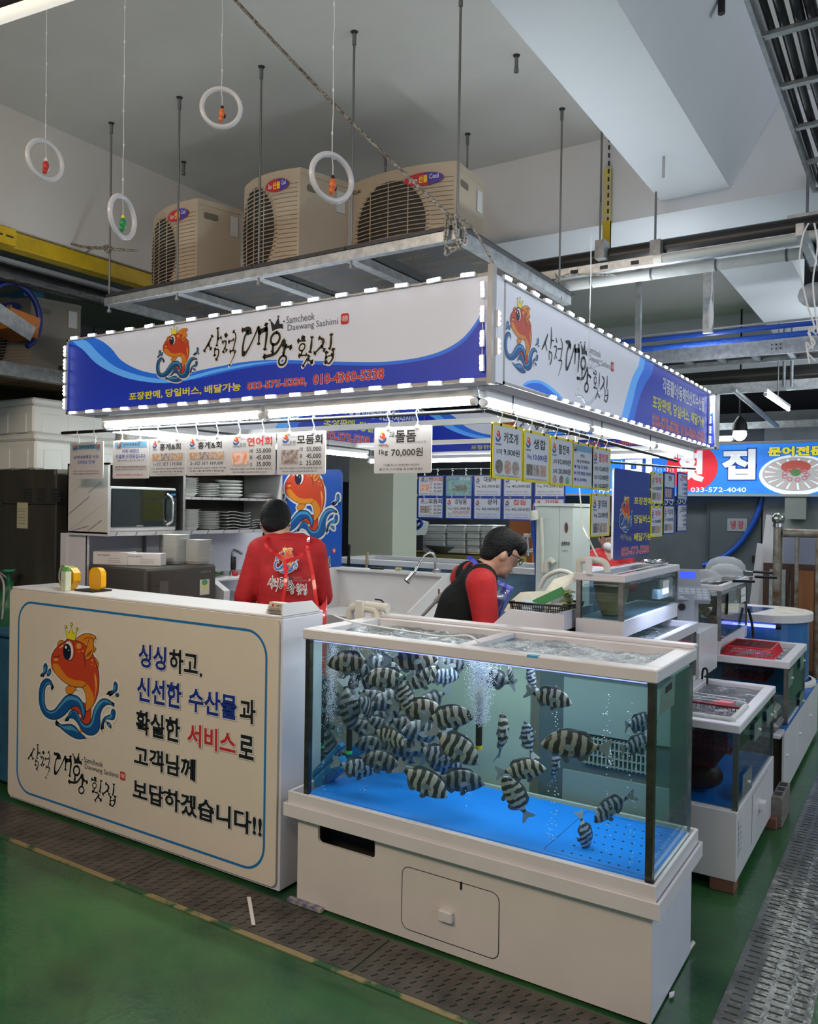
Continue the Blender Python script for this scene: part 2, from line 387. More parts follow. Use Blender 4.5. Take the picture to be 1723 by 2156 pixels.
def elp(cx, cy, rx, ry, m, out=0, rot=0.): return shp(ell(cx, cy, rx, ry, 16, rot), m, out, False)
sil = []
sil.append(shp([(870, 1490), (910, 1510), (960, 1600), (1005, 1590), (1000, 1790), (950, 1870), (870, 1850), (820, 1780), (830, 1700), (700, 1650), (660, 1580), (760, 1540), (850, 1560)], E_RED))
shp([(805, 1920), (870, 1970), (870, 2000), (815, 2000)], E_ORG, .0025, False)
sil.append(shp([(740, 395), (800, 330), (900, 285), (1000, 290), (1090, 340), (1050, 395), (1040, 450), (935, 510), (840, 440)], E_ORG))
shp([(850, 400), (930, 350), (1000, 330), (930, 370)], E_DRK, 0)
shp([(425, 510), (430, 440), (480, 400), (540, 420), (490, 460)], E_ORG, .003)
shp([(1050, 500), (1095, 540), (1060, 610), (1040, 560)], E_ORG, .003, False); shp([(1060, 690), (1130, 780), (1130, 890), (1100, 800)], E_ORG, .003)
BODY = [(545, 425), (440, 490), (350, 600), (310, 720), (325, 870), (380, 970), (480, 1080), (600, 1170), (720, 1215), (845, 1222), (900, 1310), (922, 1450), (915, 1640), (1000, 1590), (1070, 1480), (1120, 1350), (1145, 1200), (1145, 1000), (1115, 860), (1060, 690), (1000, 590), (930, 510), (840, 440), (740, 400), (640, 378), (580, 390)]
sil.append(shp(BODY, E_RED, 0))
shp([(340, 840), (370, 805), (430, 820), (500, 920), (590, 1030), (700, 1085), (850, 1110), (930, 1160), (845, 1218), (720, 1211), (600, 1166), (480, 1076), (382, 966)], E_ORG, 0)
shp([(930, 1160), (1000, 1250), (1050, 1370), (1055, 1490), (995, 1590), (920, 1632), (924, 1450), (904, 1310), (850, 1225)], E_ORG, 0)
shp([(1075, 970), (1105, 1080), (1110, 1220), (1065, 1460), (1085, 1230), (1065, 1060)], E_ORG2, 0)
ev.append((ribbon2(S(BODY), .0036), E_OUT))
ev.append((ribbon2(catmull(em([(845, 1222), (900, 1195), (930, 1160)]), 4, False), .003, False), E_OUT))
sil.append(shp([(620, 1195), (565, 1240), (575, 1310), (620, 1340), (680, 1325), (745, 1230)], E_ORG, .003))
elp(632, 568, 95, 190, E_RED, .0028, -.05); elp(618, 578, 80, 165, WHT, 0, -.05); elp(590, 600, 72, 145, E_OUT, 0, -.05); elp(570, 520, 18, 28, WHT); elp(618, 573, 10, 11, WHT)
shp([(1005, 355), (970, 390), (940, 500), (895, 640), (910, 720), (940, 745), (1000, 700), (1045, 600), (1050, 450), (1040, 380)], E_ORG)
shp([(1020, 560), (960, 620), (910, 690), (970, 670), (1010, 610)], E_DRK, 0)
sil.append(shp([(560, 195), (625, 275), (665, 145), (700, 285), (760, 235), (725, 410), (585, 375)], M('emblem_yellow', (.86, .76, .02), .45), .0035, False))
for a in ((567, 165), (665, 120), (763, 200)): elp(a[0], a[1], 18, 24, YEL, .003)
for L, wd in (([(345, 670), (400, 697), (450, 665), (452, 705)], .003), ([(850, 600), (895, 700), (905, 860)], .003)): ev.append((ribbon2(catmull(em(L), 4, False), wd, False), E_OUT))
for a in ((400, 735, 40, 26), (795, 500, 45, 50), (865, 590, 18, 18), (800, 600, 12, 12), (1030, 750, 18, 18), (1025, 820, 12, 12), (1080, 850, 10, 14)): elp(*a, E_ORG2)
ev.append((poly2(S([(465, 525), (515, 480), (520, 495), (475, 530)])), WHT))
W1 = [(335, 1255), (325, 1130), (255, 1070), (180, 1095), (120, 1200), (100, 1380), (120, 1560), (190, 1700), (300, 1770), (420, 1770), (530, 1710), (640, 1600), (720, 1545), (790, 1560), (850, 1680), (870, 1790), (905, 1690), (905, 1600), (860, 1480), (790, 1390), (700, 1350), (610, 1350), (540, 1400), (460, 1500), (380, 1600), (310, 1630), (240, 1600), (200, 1500), (195, 1380), (205, 1250), (240, 1180), (285, 1165), (320, 1210)]
sil.append(shp(W1, E_BLU, .0035))
shp([(325, 1195), (290, 1135), (240, 1140), (185, 1220), (158, 1380), (172, 1530), (225, 1635), (310, 1680), (400, 1645), (500, 1540), (600, 1450), (700, 1440), (790, 1480), (840, 1560), (868, 1680), (876, 1740), (890, 1640), (850, 1500), (780, 1412), (690, 1377), (612, 1378), (550, 1422), (470, 1522), (390, 1622), (310, 1652), (222, 1612), (180, 1500), (178, 1380), (196, 1240), (235, 1168), (288, 1152)], E_LBL, 0)
W2 = [(575, 1810), (610, 1710), (650, 1640), (710, 1610), (770, 1650), (810, 1750), (860, 1830), (930, 1870), (990, 1840), (1030, 1740), (1055, 1620), (1120, 1500), (1190, 1430), (1270, 1420), (1350, 1460), (1415, 1555), (1350, 1520), (1270, 1525), (1200, 1600), (1165, 1730), (1165, 1900), (1110, 2010), (1010, 2055), (900, 2020), (820, 1920), (760, 1820), (690, 1760), (620, 1760)]
sil.append(shp(W2, E_BLU, .0035))
shp([(612, 1725), (660, 1655), (720, 1642), (770, 1700), (800, 1790), (850, 1880), (930, 1925), (1010, 1900), (1060, 1800), (1090, 1680), (1150, 1560), (1230, 1480), (1310, 1490), (1380, 1525), (1300, 1452), (1230, 1442), (1150, 1482), (1080, 1590), (1042, 1750), (1000, 1850), (930, 1888), (860, 1850), (802, 1760), (768, 1670), (710, 1632)], E_LBL, 0)
sil.append(shp([(380, 1825), (460, 1870), (560, 1870), (660, 1865), (740, 1910), (820, 2010), (905, 2095), (800, 2120), (700, 2090), (600, 2030), (480, 1930)], E_BLU, .0035))
shp([(430, 1860), (540, 1900), (650, 1890), (720, 1930), (790, 2010), (700, 1970), (600, 1965), (510, 1920)], E_LBL, 0)
for L in ([(140, 1030), (180, 950), (180, 850), (215, 800), (245, 850), (235, 950), (190, 1000)], [(245, 1015), (260, 940), (290, 895), (310, 940), (290, 1000)], [(1300, 1345), (1390, 1275), (1410, 1150), (1435, 1125), (1470, 1170), (1460, 1270), (1400, 1315)], [(1200, 1965), (1200, 1830), (1250, 1740), (1350, 1690), (1370, 1620), (1405, 1600), (1435, 1650), (1420, 1750), (1380, 1785), (1290, 1770), (1230, 1830)], [(1285, 1855), (1320, 1830), (1360, 1880), (1350, 1930)]):
    p = shp(L, E_BLU, .003); sil.append(p); cx = sum(a for a, b in p)/len(p); cz = sum(b for a, b in p)/len(p)
    ev.append((poly2([(cx+(a-cx)*.5, cz+(b-cz)*.5) for a, b in p]), E_LBL))
elp(1465, 1350, 28, 32, E_BLU, .002)
def bbox(P): return min(p[0] for p in P), max(p[0] for p in P), min(p[1] for p in P), max(p[1] for p in P)
EB = bbox([p for q in sil for p in q])
def emblem(mb, x0, x1, y0, y1, o, ux, uy, lift=.0006, halo=None, step=.00003, simple=False):
    o, ux, uy = Vector(o), Vector(ux), Vector(uy); sx, sy = (x1-x0)/(EB[1]-EB[0]), (y1-y0)/(EB[3]-EB[2])
    O = o+ux*(x0-EB[0]*sx)+uy*(y0-EB[2]*sy)
    if halo:
        for p in sil: mb.geo(poly2(p), O, ux*sx, uy*sy, halo, lift); mb.geo(ribbon2(p, .030), O, ux*sx, uy*sy, halo, lift+step); lift += 2*step
        lift += step
    for g, m in ev:
        if simple and m is E_OUT and len(g[0]) > 60: pass
        mb.geo(g, O, ux*sx, uy*sy, m, lift); lift += step
# brush lettering
STK = [[(165, 205, 14), (130, 280, 30), (70, 375, 16)], [(118, 300, 20), (150, 385, 18)], [(225, 130, 14), (228, 250, 28), (212, 370, 12)], [(225, 275, 16), (268, 280, 14)],
 [(190, 395, 16), (190, 490, 16)], [(190, 400, 14), (235, 430, 22), (230, 500, 20), (205, 550, 18)], [(310, 250, 16), (325, 295, 24)], [(275, 350, 14), (310, 345, 20), (320, 385, 18), (285, 490, 14)], [(300, 430, 12), (328, 485, 14)],
 [(345, 375, 16), (410, 375, 16)], [(400, 255, 14), (430, 340, 20), (395, 510, 18)], [(360, 510, 18), (420, 520, 18), (410, 580, 14), (355, 695, 4)],
 [(498, 290, 26), (560, 305, 60), (590, 330, 44), (588, 375, 24)], [(565, 340, 44), (530, 390, 26), (512, 480, 30), (505, 570, 34), (515, 625, 40), (560, 580, 26), (620, 470, 20), (680, 335, 30)], [(683, 335, 34), (688, 450, 32), (682, 562, 20)], [(690, 400, 54), (765, 400, 58)], [(765, 325, 30), (775, 450, 42), (752, 665, 24)],
 [(885, 485, 26), (880, 510, 20)], [(845, 630, 34), (838, 740, 36)], [(740, 750, 40), (860, 765, 34), (925, 695, 30), (962, 632, 38), (972, 720, 44), (958, 820, 34)], [(980, 720, 26), (1045, 765, 34)],
 [(1115, 710, 24), (1195, 745, 22)], [(1160, 680, 18), (1188, 715, 24)], [(1165, 865, 22), (1152, 910, 22)], [(1125, 910, 20), (1215, 940, 16)], [(1272, 725, 14), (1262, 850, 34), (1248, 925, 16)], [(1240, 955, 16), (1200, 1020, 22), (1170, 1070, 16)], [(1225, 1000, 14), (1275, 1065, 30)],
 [(1345, 775, 18), (1395, 830, 36), (1380, 890, 28), (1295, 960, 20)], [(1375, 895, 18), (1410, 970, 18)], [(1482, 785, 16), (1478, 900, 34), (1465, 980, 18)], [(1430, 990, 22), (1412, 1130, 18)], [(1500, 985, 22), (1502, 1090, 26), (1460, 1158, 22), (1420, 1120, 16)], [(1420, 1062, 14), (1495, 1062, 16)]]
RNG = [(868, 570, 50, 76, 34), (948, 890, 42, 58, 28), (1163, 815, 32, 44, 20)]
def cs(w_): return w_/7.832*1.15*.00205/ .9
lgeo = []
for st in STK:
    c = catmull(st, 4, False); lgeo.append(ribbon2(lg([(a, b) for a, b, _ in c]), [cs(x) for _, _, x in c], False))
for cx, cy, rx, ry, wd in RNG: lgeo.append(ribbon2(lg(ell(cx, cy, rx, ry, 20)), cs(wd)))
lgeo.append(poly2(lg([(812, 300), (862, 385), (903, 300), (916, 400), (950, 412), (955, 480), (920, 455), (870, 452), (835, 460), (822, 380)])))
for cx, cy, r in ((806, 297, 12), (902, 296, 12), (964, 388, 10)): lgeo.append(poly2(lg(ell(cx, cy, r, r, 10))))
LB = bbox([p for g in lgeo for p in g[0]])
def logo(mb, x0, x1, y0, y1, o, ux, uy, ink=None, halo=None, lift=.0006, hw=.014, small=True):
    ink = ink or INK
    o, ux, uy = Vector(o), Vector(ux), Vector(uy); sx, sy = (x1-x0)/(LB[1]-LB[0]), (y1-y0)/(LB[3]-LB[2])
    O = o+ux*(x0-LB[0]*sx)+uy*(y0-LB[2]*sy)
    if halo:
        for st in STK: c = catmull(st, 3, False); mb.geo(ribbon2(lg([(a, b) for a, b, _ in c]), [cs(x)+hw for _, _, x in c], False), O, ux*sx, uy*sy, halo, lift); lift += .00002
        for cx, cy, rx, ry, wd in RNG: mb.geo(ribbon2(lg(ell(cx, cy, rx, ry, 16)), cs(wd)+hw), O, ux*sx, uy*sy, halo, lift); lift += .00002
        lift += .0002
    for g in lgeo: mb.geo(g, O, ux*sx, uy*sy, ink, lift)
    if small:
        W = LB[1]-LB[0]; H = LB[3]-LB[2]
        a, b = lg([(990, 430), (1300, 515)]); c, d = lg([(1003, 530), (1552, 690)])
        kw = dict(lift=lift, bold=.0)
        u = lambda P: ((P[0]-LB[0])*sx+x0, (P[1]-LB[2])*sy+y0)
        (ax, ay), (bx, by), (cx, cy), (dx, dy) = u(a), u(b), u(c), u(d); h = .030*sy
        ttext(mb, 'Samcheok', ax, bx, ay, ay+h*.95, o, ux, uy, GRY, **kw); ttext(mb, 'Daewang Sashimi', cx, dx, cy-h*.25, cy+h*.80, o, ux, uy, GRY, **kw)
        sx0, sy0 = u(lg([(1583, 715)])[0]); sx1, sy1 = u(lg([(1672, 600)])[0])
        mb.geo(poly2(rrect(sx0, sx1, sy0, sy1, (sx1-sx0)*.25)), o, ux, uy, REDI, lift)
        ttext(mb, '대왕', sx0+(sx1-sx0)*.14, sx1-(sx1-sx0)*.1, sy0+(sy1-sy0)*.25, sy1-(sy1-sy0)*.22, o, ux, uy, WHT, lift=lift+.0003, bold=.02)
X, Y, Z = Vector((1, 0, 0)), Vector((0, 1, 0)), Vector((0, 0, 1))

# ================================================================ the building
FLOORM = M('green_epoxy_floor', (.038, .140, .042), .28, col2=(.012, .046, .027), vscale=1.6, bump=.12, bscale=30, vpow=(.30, .62), coat=.25)
mk('floor', MB().box(-12, 6, -4, 16, -.2, 0, FLOORM), kind='structure', keep0=True)
CONC = M('painted_concrete', (.60, .585, .55), .75, col2=(.52, .50, .47), vscale=.9, bump=.05, bscale=14, vpow=(.30, .7))
CONC2 = M('painted_beam_concrete', (.66, .68, .70), .72, col2=(.58, .60, .62), vscale=.8, bump=.05, bscale=10, vpow=(.30, .7))
mk('ceiling', MB().box(-12, 6, -4, 16, 3.72, 3.92, CONC), kind='structure', keep0=True)
b = MB(); b.box(-1.26, -.90, -4, 4.5, 3.30, 3.72, CONC2); b.add([(-.90, -4, 3.30), (-.90, 4.5, 3.30), (-.66, 4.5, 3.72), (-.66, -4, 3.72), (-.90, -4, 3.72), (-.90, 4.5, 3.72)], [(0, 1, 2, 3)], CONC2)
mk('trim_1', b, kind='structure', keep0=True)                                        # long ceiling beam beside the stall
mk('trim_2', MB().box(-4.2, 6, 4.5, 5.1, 3.23, 3.72, CONC2), kind='structure', keep0=True)          # cross beam
mk('trim_3', MB().box(-4.5, -4.2, -4, 16, 3.08, 3.72, CONC), kind='structure', keep0=True)          # left girder
b = MB(); b.box(-1.26, -.80, 5.1, 9.2, 3.30, 3.72, CONC2); mk('trim_4', b, kind='structure', keep0=True)
mk('trim_6', MB().box(-5.3, -.56, 2.222, 2.248, -.001, .004, M('worn_tan_edge', (.30, .24, .12), .7, col2=(.03, .10, .04), vscale=5, vpow=(.45, .52))), kind='structure', keep0=True)
mk('trim_5', MB().box(-12, 6, 9.2, 9.8, 3.10, 3.72, CONC2), kind='structure', keep0=True)
DWALL = M('dark_cold_store_panel', (.085, .10, .115), .5, var=.2, vscale=2)
mk('wall_back', MB().box(-12, 6, 13.4, 13.6, 0, 3.72, M('far_wall', (.10, .11, .12), .7)), kind='structure', keep0=True)
mk('wall_left', MB().box(-9.2, -9.0, -4, 13.4, 0, 3.72, M('far_left_wall', (.05, .052, .055), .8)), kind='structure', keep0=True)

# ---------------------------------------------------------------- gratings with real slots
GRT = M('wet_grey_drain_steel', (.115, .105, .095), .42, .35, var=.45, vscale=7, bump=.15, bscale=40)
GRT2 = M('wet_bright_drain_steel', (.26, .265, .26), .22, .6, var=.35, vscale=9, bump=.3, bscale=22)
def grate(name, x0, x1, y0, y1, nx, ny, mat, label, group, ang=0., fw=.5, fh=.22, zt=.004, stag=False, margin=.012):
    mb = MB(); cw, ch = (x1-x0-2*margin)/nx, (y1-y0-2*margin)/ny
    for a in ((x0, x1, y0, y0+margin), (x0, x1, y1-margin, y1), (x0, x0+margin, y0+margin, y1-margin), (x1-margin, x1, y0+margin, y1-margin)): mb.quad((a[0], a[2], zt), (a[1], a[2], zt), (a[1], a[3], zt), (a[0], a[3], zt), mat)
    for i in range(nx):
        for j in range(ny):
            cx, cy = x0+margin+(i+.5)*cw, y0+margin+(j+.5)*ch; C4 = [(-.5, -.5), (.5, -.5), (.5, .5), (-.5, .5)]
            out = [(cx+a*cw, cy+b_*ch) for a, b_ in C4]; sh = (ch*.0)
            inn = []
            for a, b_ in C4:
                px_, py_ = a*cw*fw, b_*ch*fh; inn.append((cx+px_*cos(ang)-py_*sin(ang), cy+px_*sin(ang)+py_*cos(ang)))
            V = [(x_, y_, zt) for x_, y_ in out]+[(x_, y_, zt) for x_, y_ in inn]+[(x_, y_, zt-.014) for x_, y_ in inn]
            mb.add(V, [(k, (k+1) % 4, 4+(k+1) % 4, 4+k) for k in range(4)]+[(4+k, 4+(k+1) % 4, 8+(k+1) % 4, 8+k) for k in range(4)], mat)
            mb.add(V[8:], [(0, 1, 2, 3)], DARK)
    for p, q in (((x0, y0), (x1, y0)), ((x1, y0), (x1, y1)), ((x1, y1), (x0, y1)), ((x0, y1), (x0, y0))): mb.quad((p[0], p[1], zt), (q[0], q[1], zt), (q[0], q[1], -.01), (p[0], p[1], -.01), mat)
    mk(name, mb, label=label, cat='drain cover', group=group)
xs = [-5.3, -4.08, -2.865, -1.65, -.56]
names = ['before the left end of the signboard counter', 'under the middle of the signboard counter', 'between the counter corner and the big fish tank', 'in front of the big fish tank stand']
for i in range(4):
    grate('drain_cover', xs[i]+.004, xs[i+1]-.004, 2.25, 2.50, 24, 6, GRT, 'dark brown slotted drain plate '+names[i], 'front drain plates', ang=radians(62), fw=.62, fh=.20)
ys = [1.20, 2.27, 3.33, 4.386, 5.45, 6.5, 7.6]
nm = ['nearest the bottom corner of the photo', 'wet and shining beside the big tank stand', 'beside the second low tank', 'beside the concrete block', 'past the round tank cabinet', 'furthest along the aisle']
for i in range(6):
    grate('drain_cover', -.545, -.285, ys[i]+.004, ys[i+1]-.004, 4, 26, GRT2, 'grey slotted aisle drain plate '+nm[i], 'aisle drain plates', fw=.68, fh=.26)

# ================================================================ the signboard counter
cn = E('signboard_counter', (-3.17, 2.66, 0), 'long white counter with a cream front board of fish emblem and slogan', 'counter')
b = MB(); b.box(-4.14, -2.225, 2.535, 2.80, .012, 1.135, LILAC, .004); b.box(-4.14, -2.225, 2.535, 2.80, 1.135, 1.147, WHITE, .003); mk('cabinet', b, cn)
b = MB(); b.prism(rrect(-4.14, -2.235, .03, 1.135, .03), (0, 2.523, 0), X, Z, .010, CREAM, M('board_edge_tan', (.45, .40, .33), .6)); mk('front_board', b, cn)
b = MB()
fr = [ony(x, y, 2.5225) for x, y in ((52, 1257), (32, 1660), (590, 1850), (572, 1320))]
x0, x1 = -4.055, -2.30; z0, z1 = .075, 1.075
b.geo(ribbon2(rrect(x0, x1, z0, z1, .11, 8), .011), (0, 2.5225, 0), X, Z, M('print_blue_line', (.015, .20, .50), .45), .0006); mk('blue_border', b, cn)
b = MB(); emblem(b, EB[0], EB[1], EB[2], EB[3], (0, 2.5225, 0), X, Z, halo=M('cream_halo', (.84, .80, .74), .5)); mk('fish_emblem', b, cn)
b = MB(); logo(b, LB[0], LB[1], LB[2], LB[3], (0, 2.5225, 0), X, Z, halo=M('cream_halo', (.84, .80, .74), .5)); mk('brush_lettering', b, cn)
b = MB()
def cz(x, y): p = ony(260+x/4.688, 1330+y/4.688, 2.5225); return p.x, p.z
HALO = M('cream_halo'); 
for parts, in (([('싱싱', NAVY, (150, 345), (425, 155)), ('하고', INK, (452, 400), (738, 207)), (',', INK, (752, 450), (780, 412))],),
               ([('신선한', NAVY, (135, 675), (575, 515)), ('수산물', NAVY, (643, 780), (1122, 632)), ('과', INK, (1148, 890), (1308, 680))],),
               ([('확실한', INK, (122, 1000), (562, 860)), ('서비스', REDI, (632, 1115), (1110, 1000)), ('로', INK, (1140, 1240), (1290, 1040))],),
               ([('고객님께', INK, (105, 1315), (715, 1265))],),
               ([('보답하겠습니다!!', INK, (93, 1650), (1370, 1815))],)):
    for t_, m_, bl, tr in parts:
        xa, za = cz(*bl); xb, zb = cz(*tr); ttext(b, t_, xa, xb, za, zb, (0, 2.5225, 0), X, Z, m_, bold=.027, halo=WHT, hb=.064, sh=M('tan_edge_ink', (.30, .25, .20), .5))
mk('slogan_lettering', b, cn)
b = MB(); b.prism([(2.53, 1.147), (2.53, 1.20), (2.72, 1.195), (2.78, 1.147)], (-2.222, 0, 0), Y, Z, .008, WHITE) ; mk('end_panel', b, cn)
# ================================================================ the lit sign ring of the stall
SX0, SX1, SY0, SY1, SZ0, SZ1 = -4.0, -1.40, 2.75, 6.35, 2.085, 2.495
ALU = M('sign_frame_grey', (.42, .41, .40), .45)
def f2(cx, cy): p = ony(120+cx/1.833, 560+cy/1.833, 2.75); return (p.x-SX0, p.z-SZ0)
def r2(cx, cy): p = onx(1000+cx/3.251, 560+cy/3.251, SX1); return (p.y-SY0, p.z-SZ0)
LW, SW, SH = SX1-SX0, SY1-SY0, SZ1-SZ0
def clipz(P, W): return [(min(max(a, .012), W-.012), min(max(b_, .012), SH-.012)) for a, b_ in P]
def fbox(bl, tr): a = f2(*bl); b_ = f2(*tr); return a[0], b_[0], a[1], b_[1]
def rbox(bl, tr): a = r2(*bl); b_ = r2(*tr); return a[0], b_[0], a[1], b_[1]
def art_long(mb, o, ux, uy):
    mb.geo(poly2([(0, 0), (LW, 0), (LW, SH), (0, SH)]), o, ux, uy, SWH, .0004)
    wv = catmull([f2(*p) for p in ((45, 278), (110, 272), (165, 285), (210, 318), (250, 365), (320, 402), (400, 418), (480, 417), (600, 393), (720, 371), (850, 362), (1000, 367), (1200, 371), (1300, 367), (1400, 353), (1480, 330), (1550, 292), (1600, 242), (1650, 165))], 4, False)
    mb.geo(poly2(clipz(wv+[(LW, 0), (0, 0)], LW)), o, ux, uy, SMB, .0010)
    lb = catmull([f2(*p) for p in ((60, 283), (112, 288), (160, 335), (220, 385), (300, 417), (400, 436), (500, 428), (620, 398), (760, 374), (860, 366))], 4, False)+catmull([f2(*p) for p in ((860, 369), (760, 382), (620, 410), (500, 442), (400, 452), (300, 440), (220, 415), (150, 375), (95, 320))], 4, False)
    mb.geo(poly2(clipz(lb, LW)), o, ux, uy, SLB, .0014)
    nv = catmull([f2(*p) for p in ((48, 300), (95, 318), (150, 374), (220, 414), (300, 440), (420, 452), (560, 432), (700, 400), (860, 378), (1050, 382), (1250, 384), (1400, 366), (1500, 338), (1580, 285), (1650, 190))], 4, False)
    mb.geo(poly2(clipz(nv+[(LW, 0), (0, 0)], LW)), o, ux, uy, SNV, .0018)
def art_long_print(e, l, t, o, ux, uy):
    a = f2(385, 440); b_ = f2(548, 440); top = f2(447, 238)[1]; bot = f2(430, 452)[1]
    emblem(e, a[0], b_[0], bot, top, o, ux, uy, lift=.0022, halo=WHT)
    x0 = f2(568, 330)[0]; x1 = f2(1073, 330)[0]; logo(l, x0, x1, f2(1062, 380)[1], f2(850, 193)[1], o, ux, uy, halo=WHT, lift=.0030)
    for s_, bl, tr, m_, hb in (('포장판매, 당일버스, 배달가능', (280, 520), (712, 448), YEL, .03), ('033-575-5338,', (735, 480), (968, 428), REDI, .045), ('010-4360-5338', (990, 460), (1265, 392), REDI, .045)):
        x0, x1, z0, z1 = fbox(bl, tr); ttext(t, s_, x0, x1, z0, z1, o, ux, uy, m_, bold=.030, lift=.0030, halo=WHT if m_ is REDI else SNV, hb=hb+.012)
def art_side(mb, o, ux, uy):
    mb.geo(poly2([(0, 0), (SW, 0), (SW, SH), (0, SH)]), o, ux, uy, SWH, .0004)
    P = lambda L: clipz(catmull([r2(*p) for p in L], 4, False), SW)
    top = r2(1120, 660)[0]; bot = r2(1000, 1035)[0]
    c1 = P([(1130, 665), (1080, 760), (1040, 890), (1000, 1045)]); mb.geo(poly2([(c1[0][0], SH-.012)]+c1[1:-1]+[(c1[-1][0], .012), (SW, .012), (SW, SH-.012)]), o, ux, uy, SLB, .0010)
    c1 = P([(1165, 690), (1115, 790), (1085, 910), (1045, 1060)]); mb.geo(poly2([(c1[0][0], SH-.012)]+c1[1:-1]+[(c1[-1][0], .012), (SW, .012), (SW, SH-.012)]), o, ux, uy, SMB, .0014)
    c1 = P([(1225, 720), (1160, 820), (1120, 930), (1085, 1070)]); mb.geo(poly2([(c1[0][0], SH-.012)]+c1[1:-1]+[(c1[-1][0], .012), (SW, .012), (SW, SH-.012)]), o, ux, uy, SNV, .0018)
    mb.geo(poly2(P([(322, 815), (370, 785), (450, 785), (520, 825), (575, 875), (615, 925)])), o, ux, uy, SLB, .0010)
    mb.geo(poly2(P([(335, 822), (380, 803), (450, 806), (510, 845), (560, 890), (590, 920)])), o, ux, uy, SMB, .0014)
def art_side_print(e, l, t, o, ux, uy):
    a = r2(195, 600)[0]; b_ = r2(432, 600)[0]; emblem(e, a, b_, r2(340, 740)[1], r2(295, 218)[1], o, ux, uy, lift=.0024)
    logo(l, r2(455, 600)[0], r2(915, 600)[0], r2(905, 942)[1], r2(745, 513)[1], o, ux, uy, lift=.0030)
    for s_, bl, tr, m_, hb in (('각종활어/동해안산지수산물', (1283, 870), (1570, 905), WHT, 0), ('포장판매, 당일버스, 배달가능', (1213, 972), (1570, 1035), YEL, 0), ('033-575-5338, 010-4360-5338', (1205, 1095), (1570, 1140), REDI, .045)):
        x0, x1, z0, z1 = rbox(bl, tr); ttext(t, s_, x0, x1, z0, z1, o, ux, uy, m_, bold=.028, lift=.0030, halo=WHT if hb else None, hb=.055)
def sign(name, loc, label, L, arts, o, ux, tr=0., both=True, arts2=None, o2=None, ux2=None):
    r = E(name, loc, label, 'sign', 'sign panels of the stall roof'); ux = Vector(ux); n = ux.cross(Z)
    a = Vector(o)-n*.10
    b = MB(); b.obox(a+n*.004+ux*tr, ux*(L-tr), n*.092, Z*SH, SWH); mk('light_box', b, r)
    b = MB(); t = .012
    for p, q, s_, h in ((tr, 0, L-tr, t), (tr, SH-t, L-tr, t), (tr, 0, t, SH), (L-t, 0, t, SH)): b.obox(a-n*.003+ux*p+Z*q, ux*s_, n*.106, Z*h, ALU)
    mk('frame', b, r)
    for oo, uu, (A, Pn) in ((Vector(o), ux, arts),)+(((Vector(o2), Vector(ux2), arts2),) if o2 is not None else ()):
        b = MB(); A(b, oo, uu, Z); mk('printed_face', b, r)
        e, l, tx = MB(), MB(), MB(); Pn(e, l, tx, oo, uu, Z)
        mk('fish_emblem', e, r); mk('brush_lettering', l, r); mk('printed_lettering', tx, r)
    return r
AL, AS = (art_long, art_long_print), (art_side, art_side_print)
s_front = sign('front_sign', ((SX0+SX1)/2, SY0, SZ0), 'long lit blue and white shop sign facing front over the counter', LW, AL, (SX0, SY0, SZ0), X)
s_right = sign('side_sign', (SX1, (SY0+SY1)/2, SZ0), 'long lit shop sign on the right side of the stall above the tanks', SW, AS, (SX1, SY0, SZ0), Y, .106)
s_back = sign('back_sign', ((SX0+SX1)/2, SY1, SZ0), 'shop sign at the back of the stall, seen from inside under the front sign', LW, AL, (SX0+.06, SY1, SZ0-.01), X)
s_left = sign('side_sign', (SX0, (SY0+SY1)/2, SZ0), 'left side shop sign, its inner face seen behind the price cards', SW, AS, (SX0+.10, SY0, SZ0), Y, .106)
# led strips along the two outer signs
lp = MB(); lp.box(-.031, .031, -.006, .006, -.008, .008, WHITE)
for k in (-.019, 0, .019): lp.ball((k, -.007, 0), .0072, LED, 8, 6)
lp_me = None
def led(root, p, rz=0., ry=0.):
    global lp_me
    if lp_me is None: o = mk('led_module', lp, root, local=True); lp_me = o.data
    else: o = link('led_module', lp_me); o.parent = root
    o.location = Vector(p)-wloc(root); o.rotation_euler = (0, ry, rz)
def strip(root, a, b_, n, rz, ry):
    a, b_ = Vector(a), Vector(b_); g = rng(int(a.x*31+b_.z*77)); w_ = MB(); pts = []
    for k in range(n):
        p = a.lerp(b_, (k+.5)/n); led(root, p, rz, ry+g.uniform(-.05, .05)); pts.append(p)
        if k < n-1: q = a.lerp(b_, (k+1)/n); pts.append(q+Vector((0, 0, -.008 if ry == 0 else 0)))
    w_.tube(catmull([tuple(p) for p in pts], 3, False), .0018, WHITE, 5); mk('led_wire', w_, root)
yf = SY0-.012
strip(s_front, (SX0+.01, yf, SZ1-.002), (SX1-.02, yf, SZ1-.002), 17, 0, 0); strip(s_front, (SX0+.01, yf, SZ0+.004), (SX1-.02, yf, SZ0+.004), 18, 0, 0)
strip(s_front, (SX0+.006, yf, SZ0+.02), (SX0+.006, yf, SZ1-.03), 5, 0, pi/2); strip(s_front, (SX1-.03, yf, SZ0+.02), (SX1-.03, yf, SZ1-.02), 4, 0, pi/2)
xf = SX1+.012
strip(s_right, (xf, SY0+.04, SZ1-.002), (xf, SY1, SZ1-.002), 27, pi/2, 0); strip(s_right, (xf, SY0+.5, SZ0+.006), (xf, SY1, SZ0+.006), 22, pi/2, 0)
strip(s_right, (xf, SY0+.03, SZ0+.08), (xf, SY0+.03, SZ1-.12), 2, pi/2, pi/2); strip(s_right, (xf, SY1-.02, SZ0+.02), (xf, SY1-.02, SZ1-.02), 5, pi/2, pi/2)
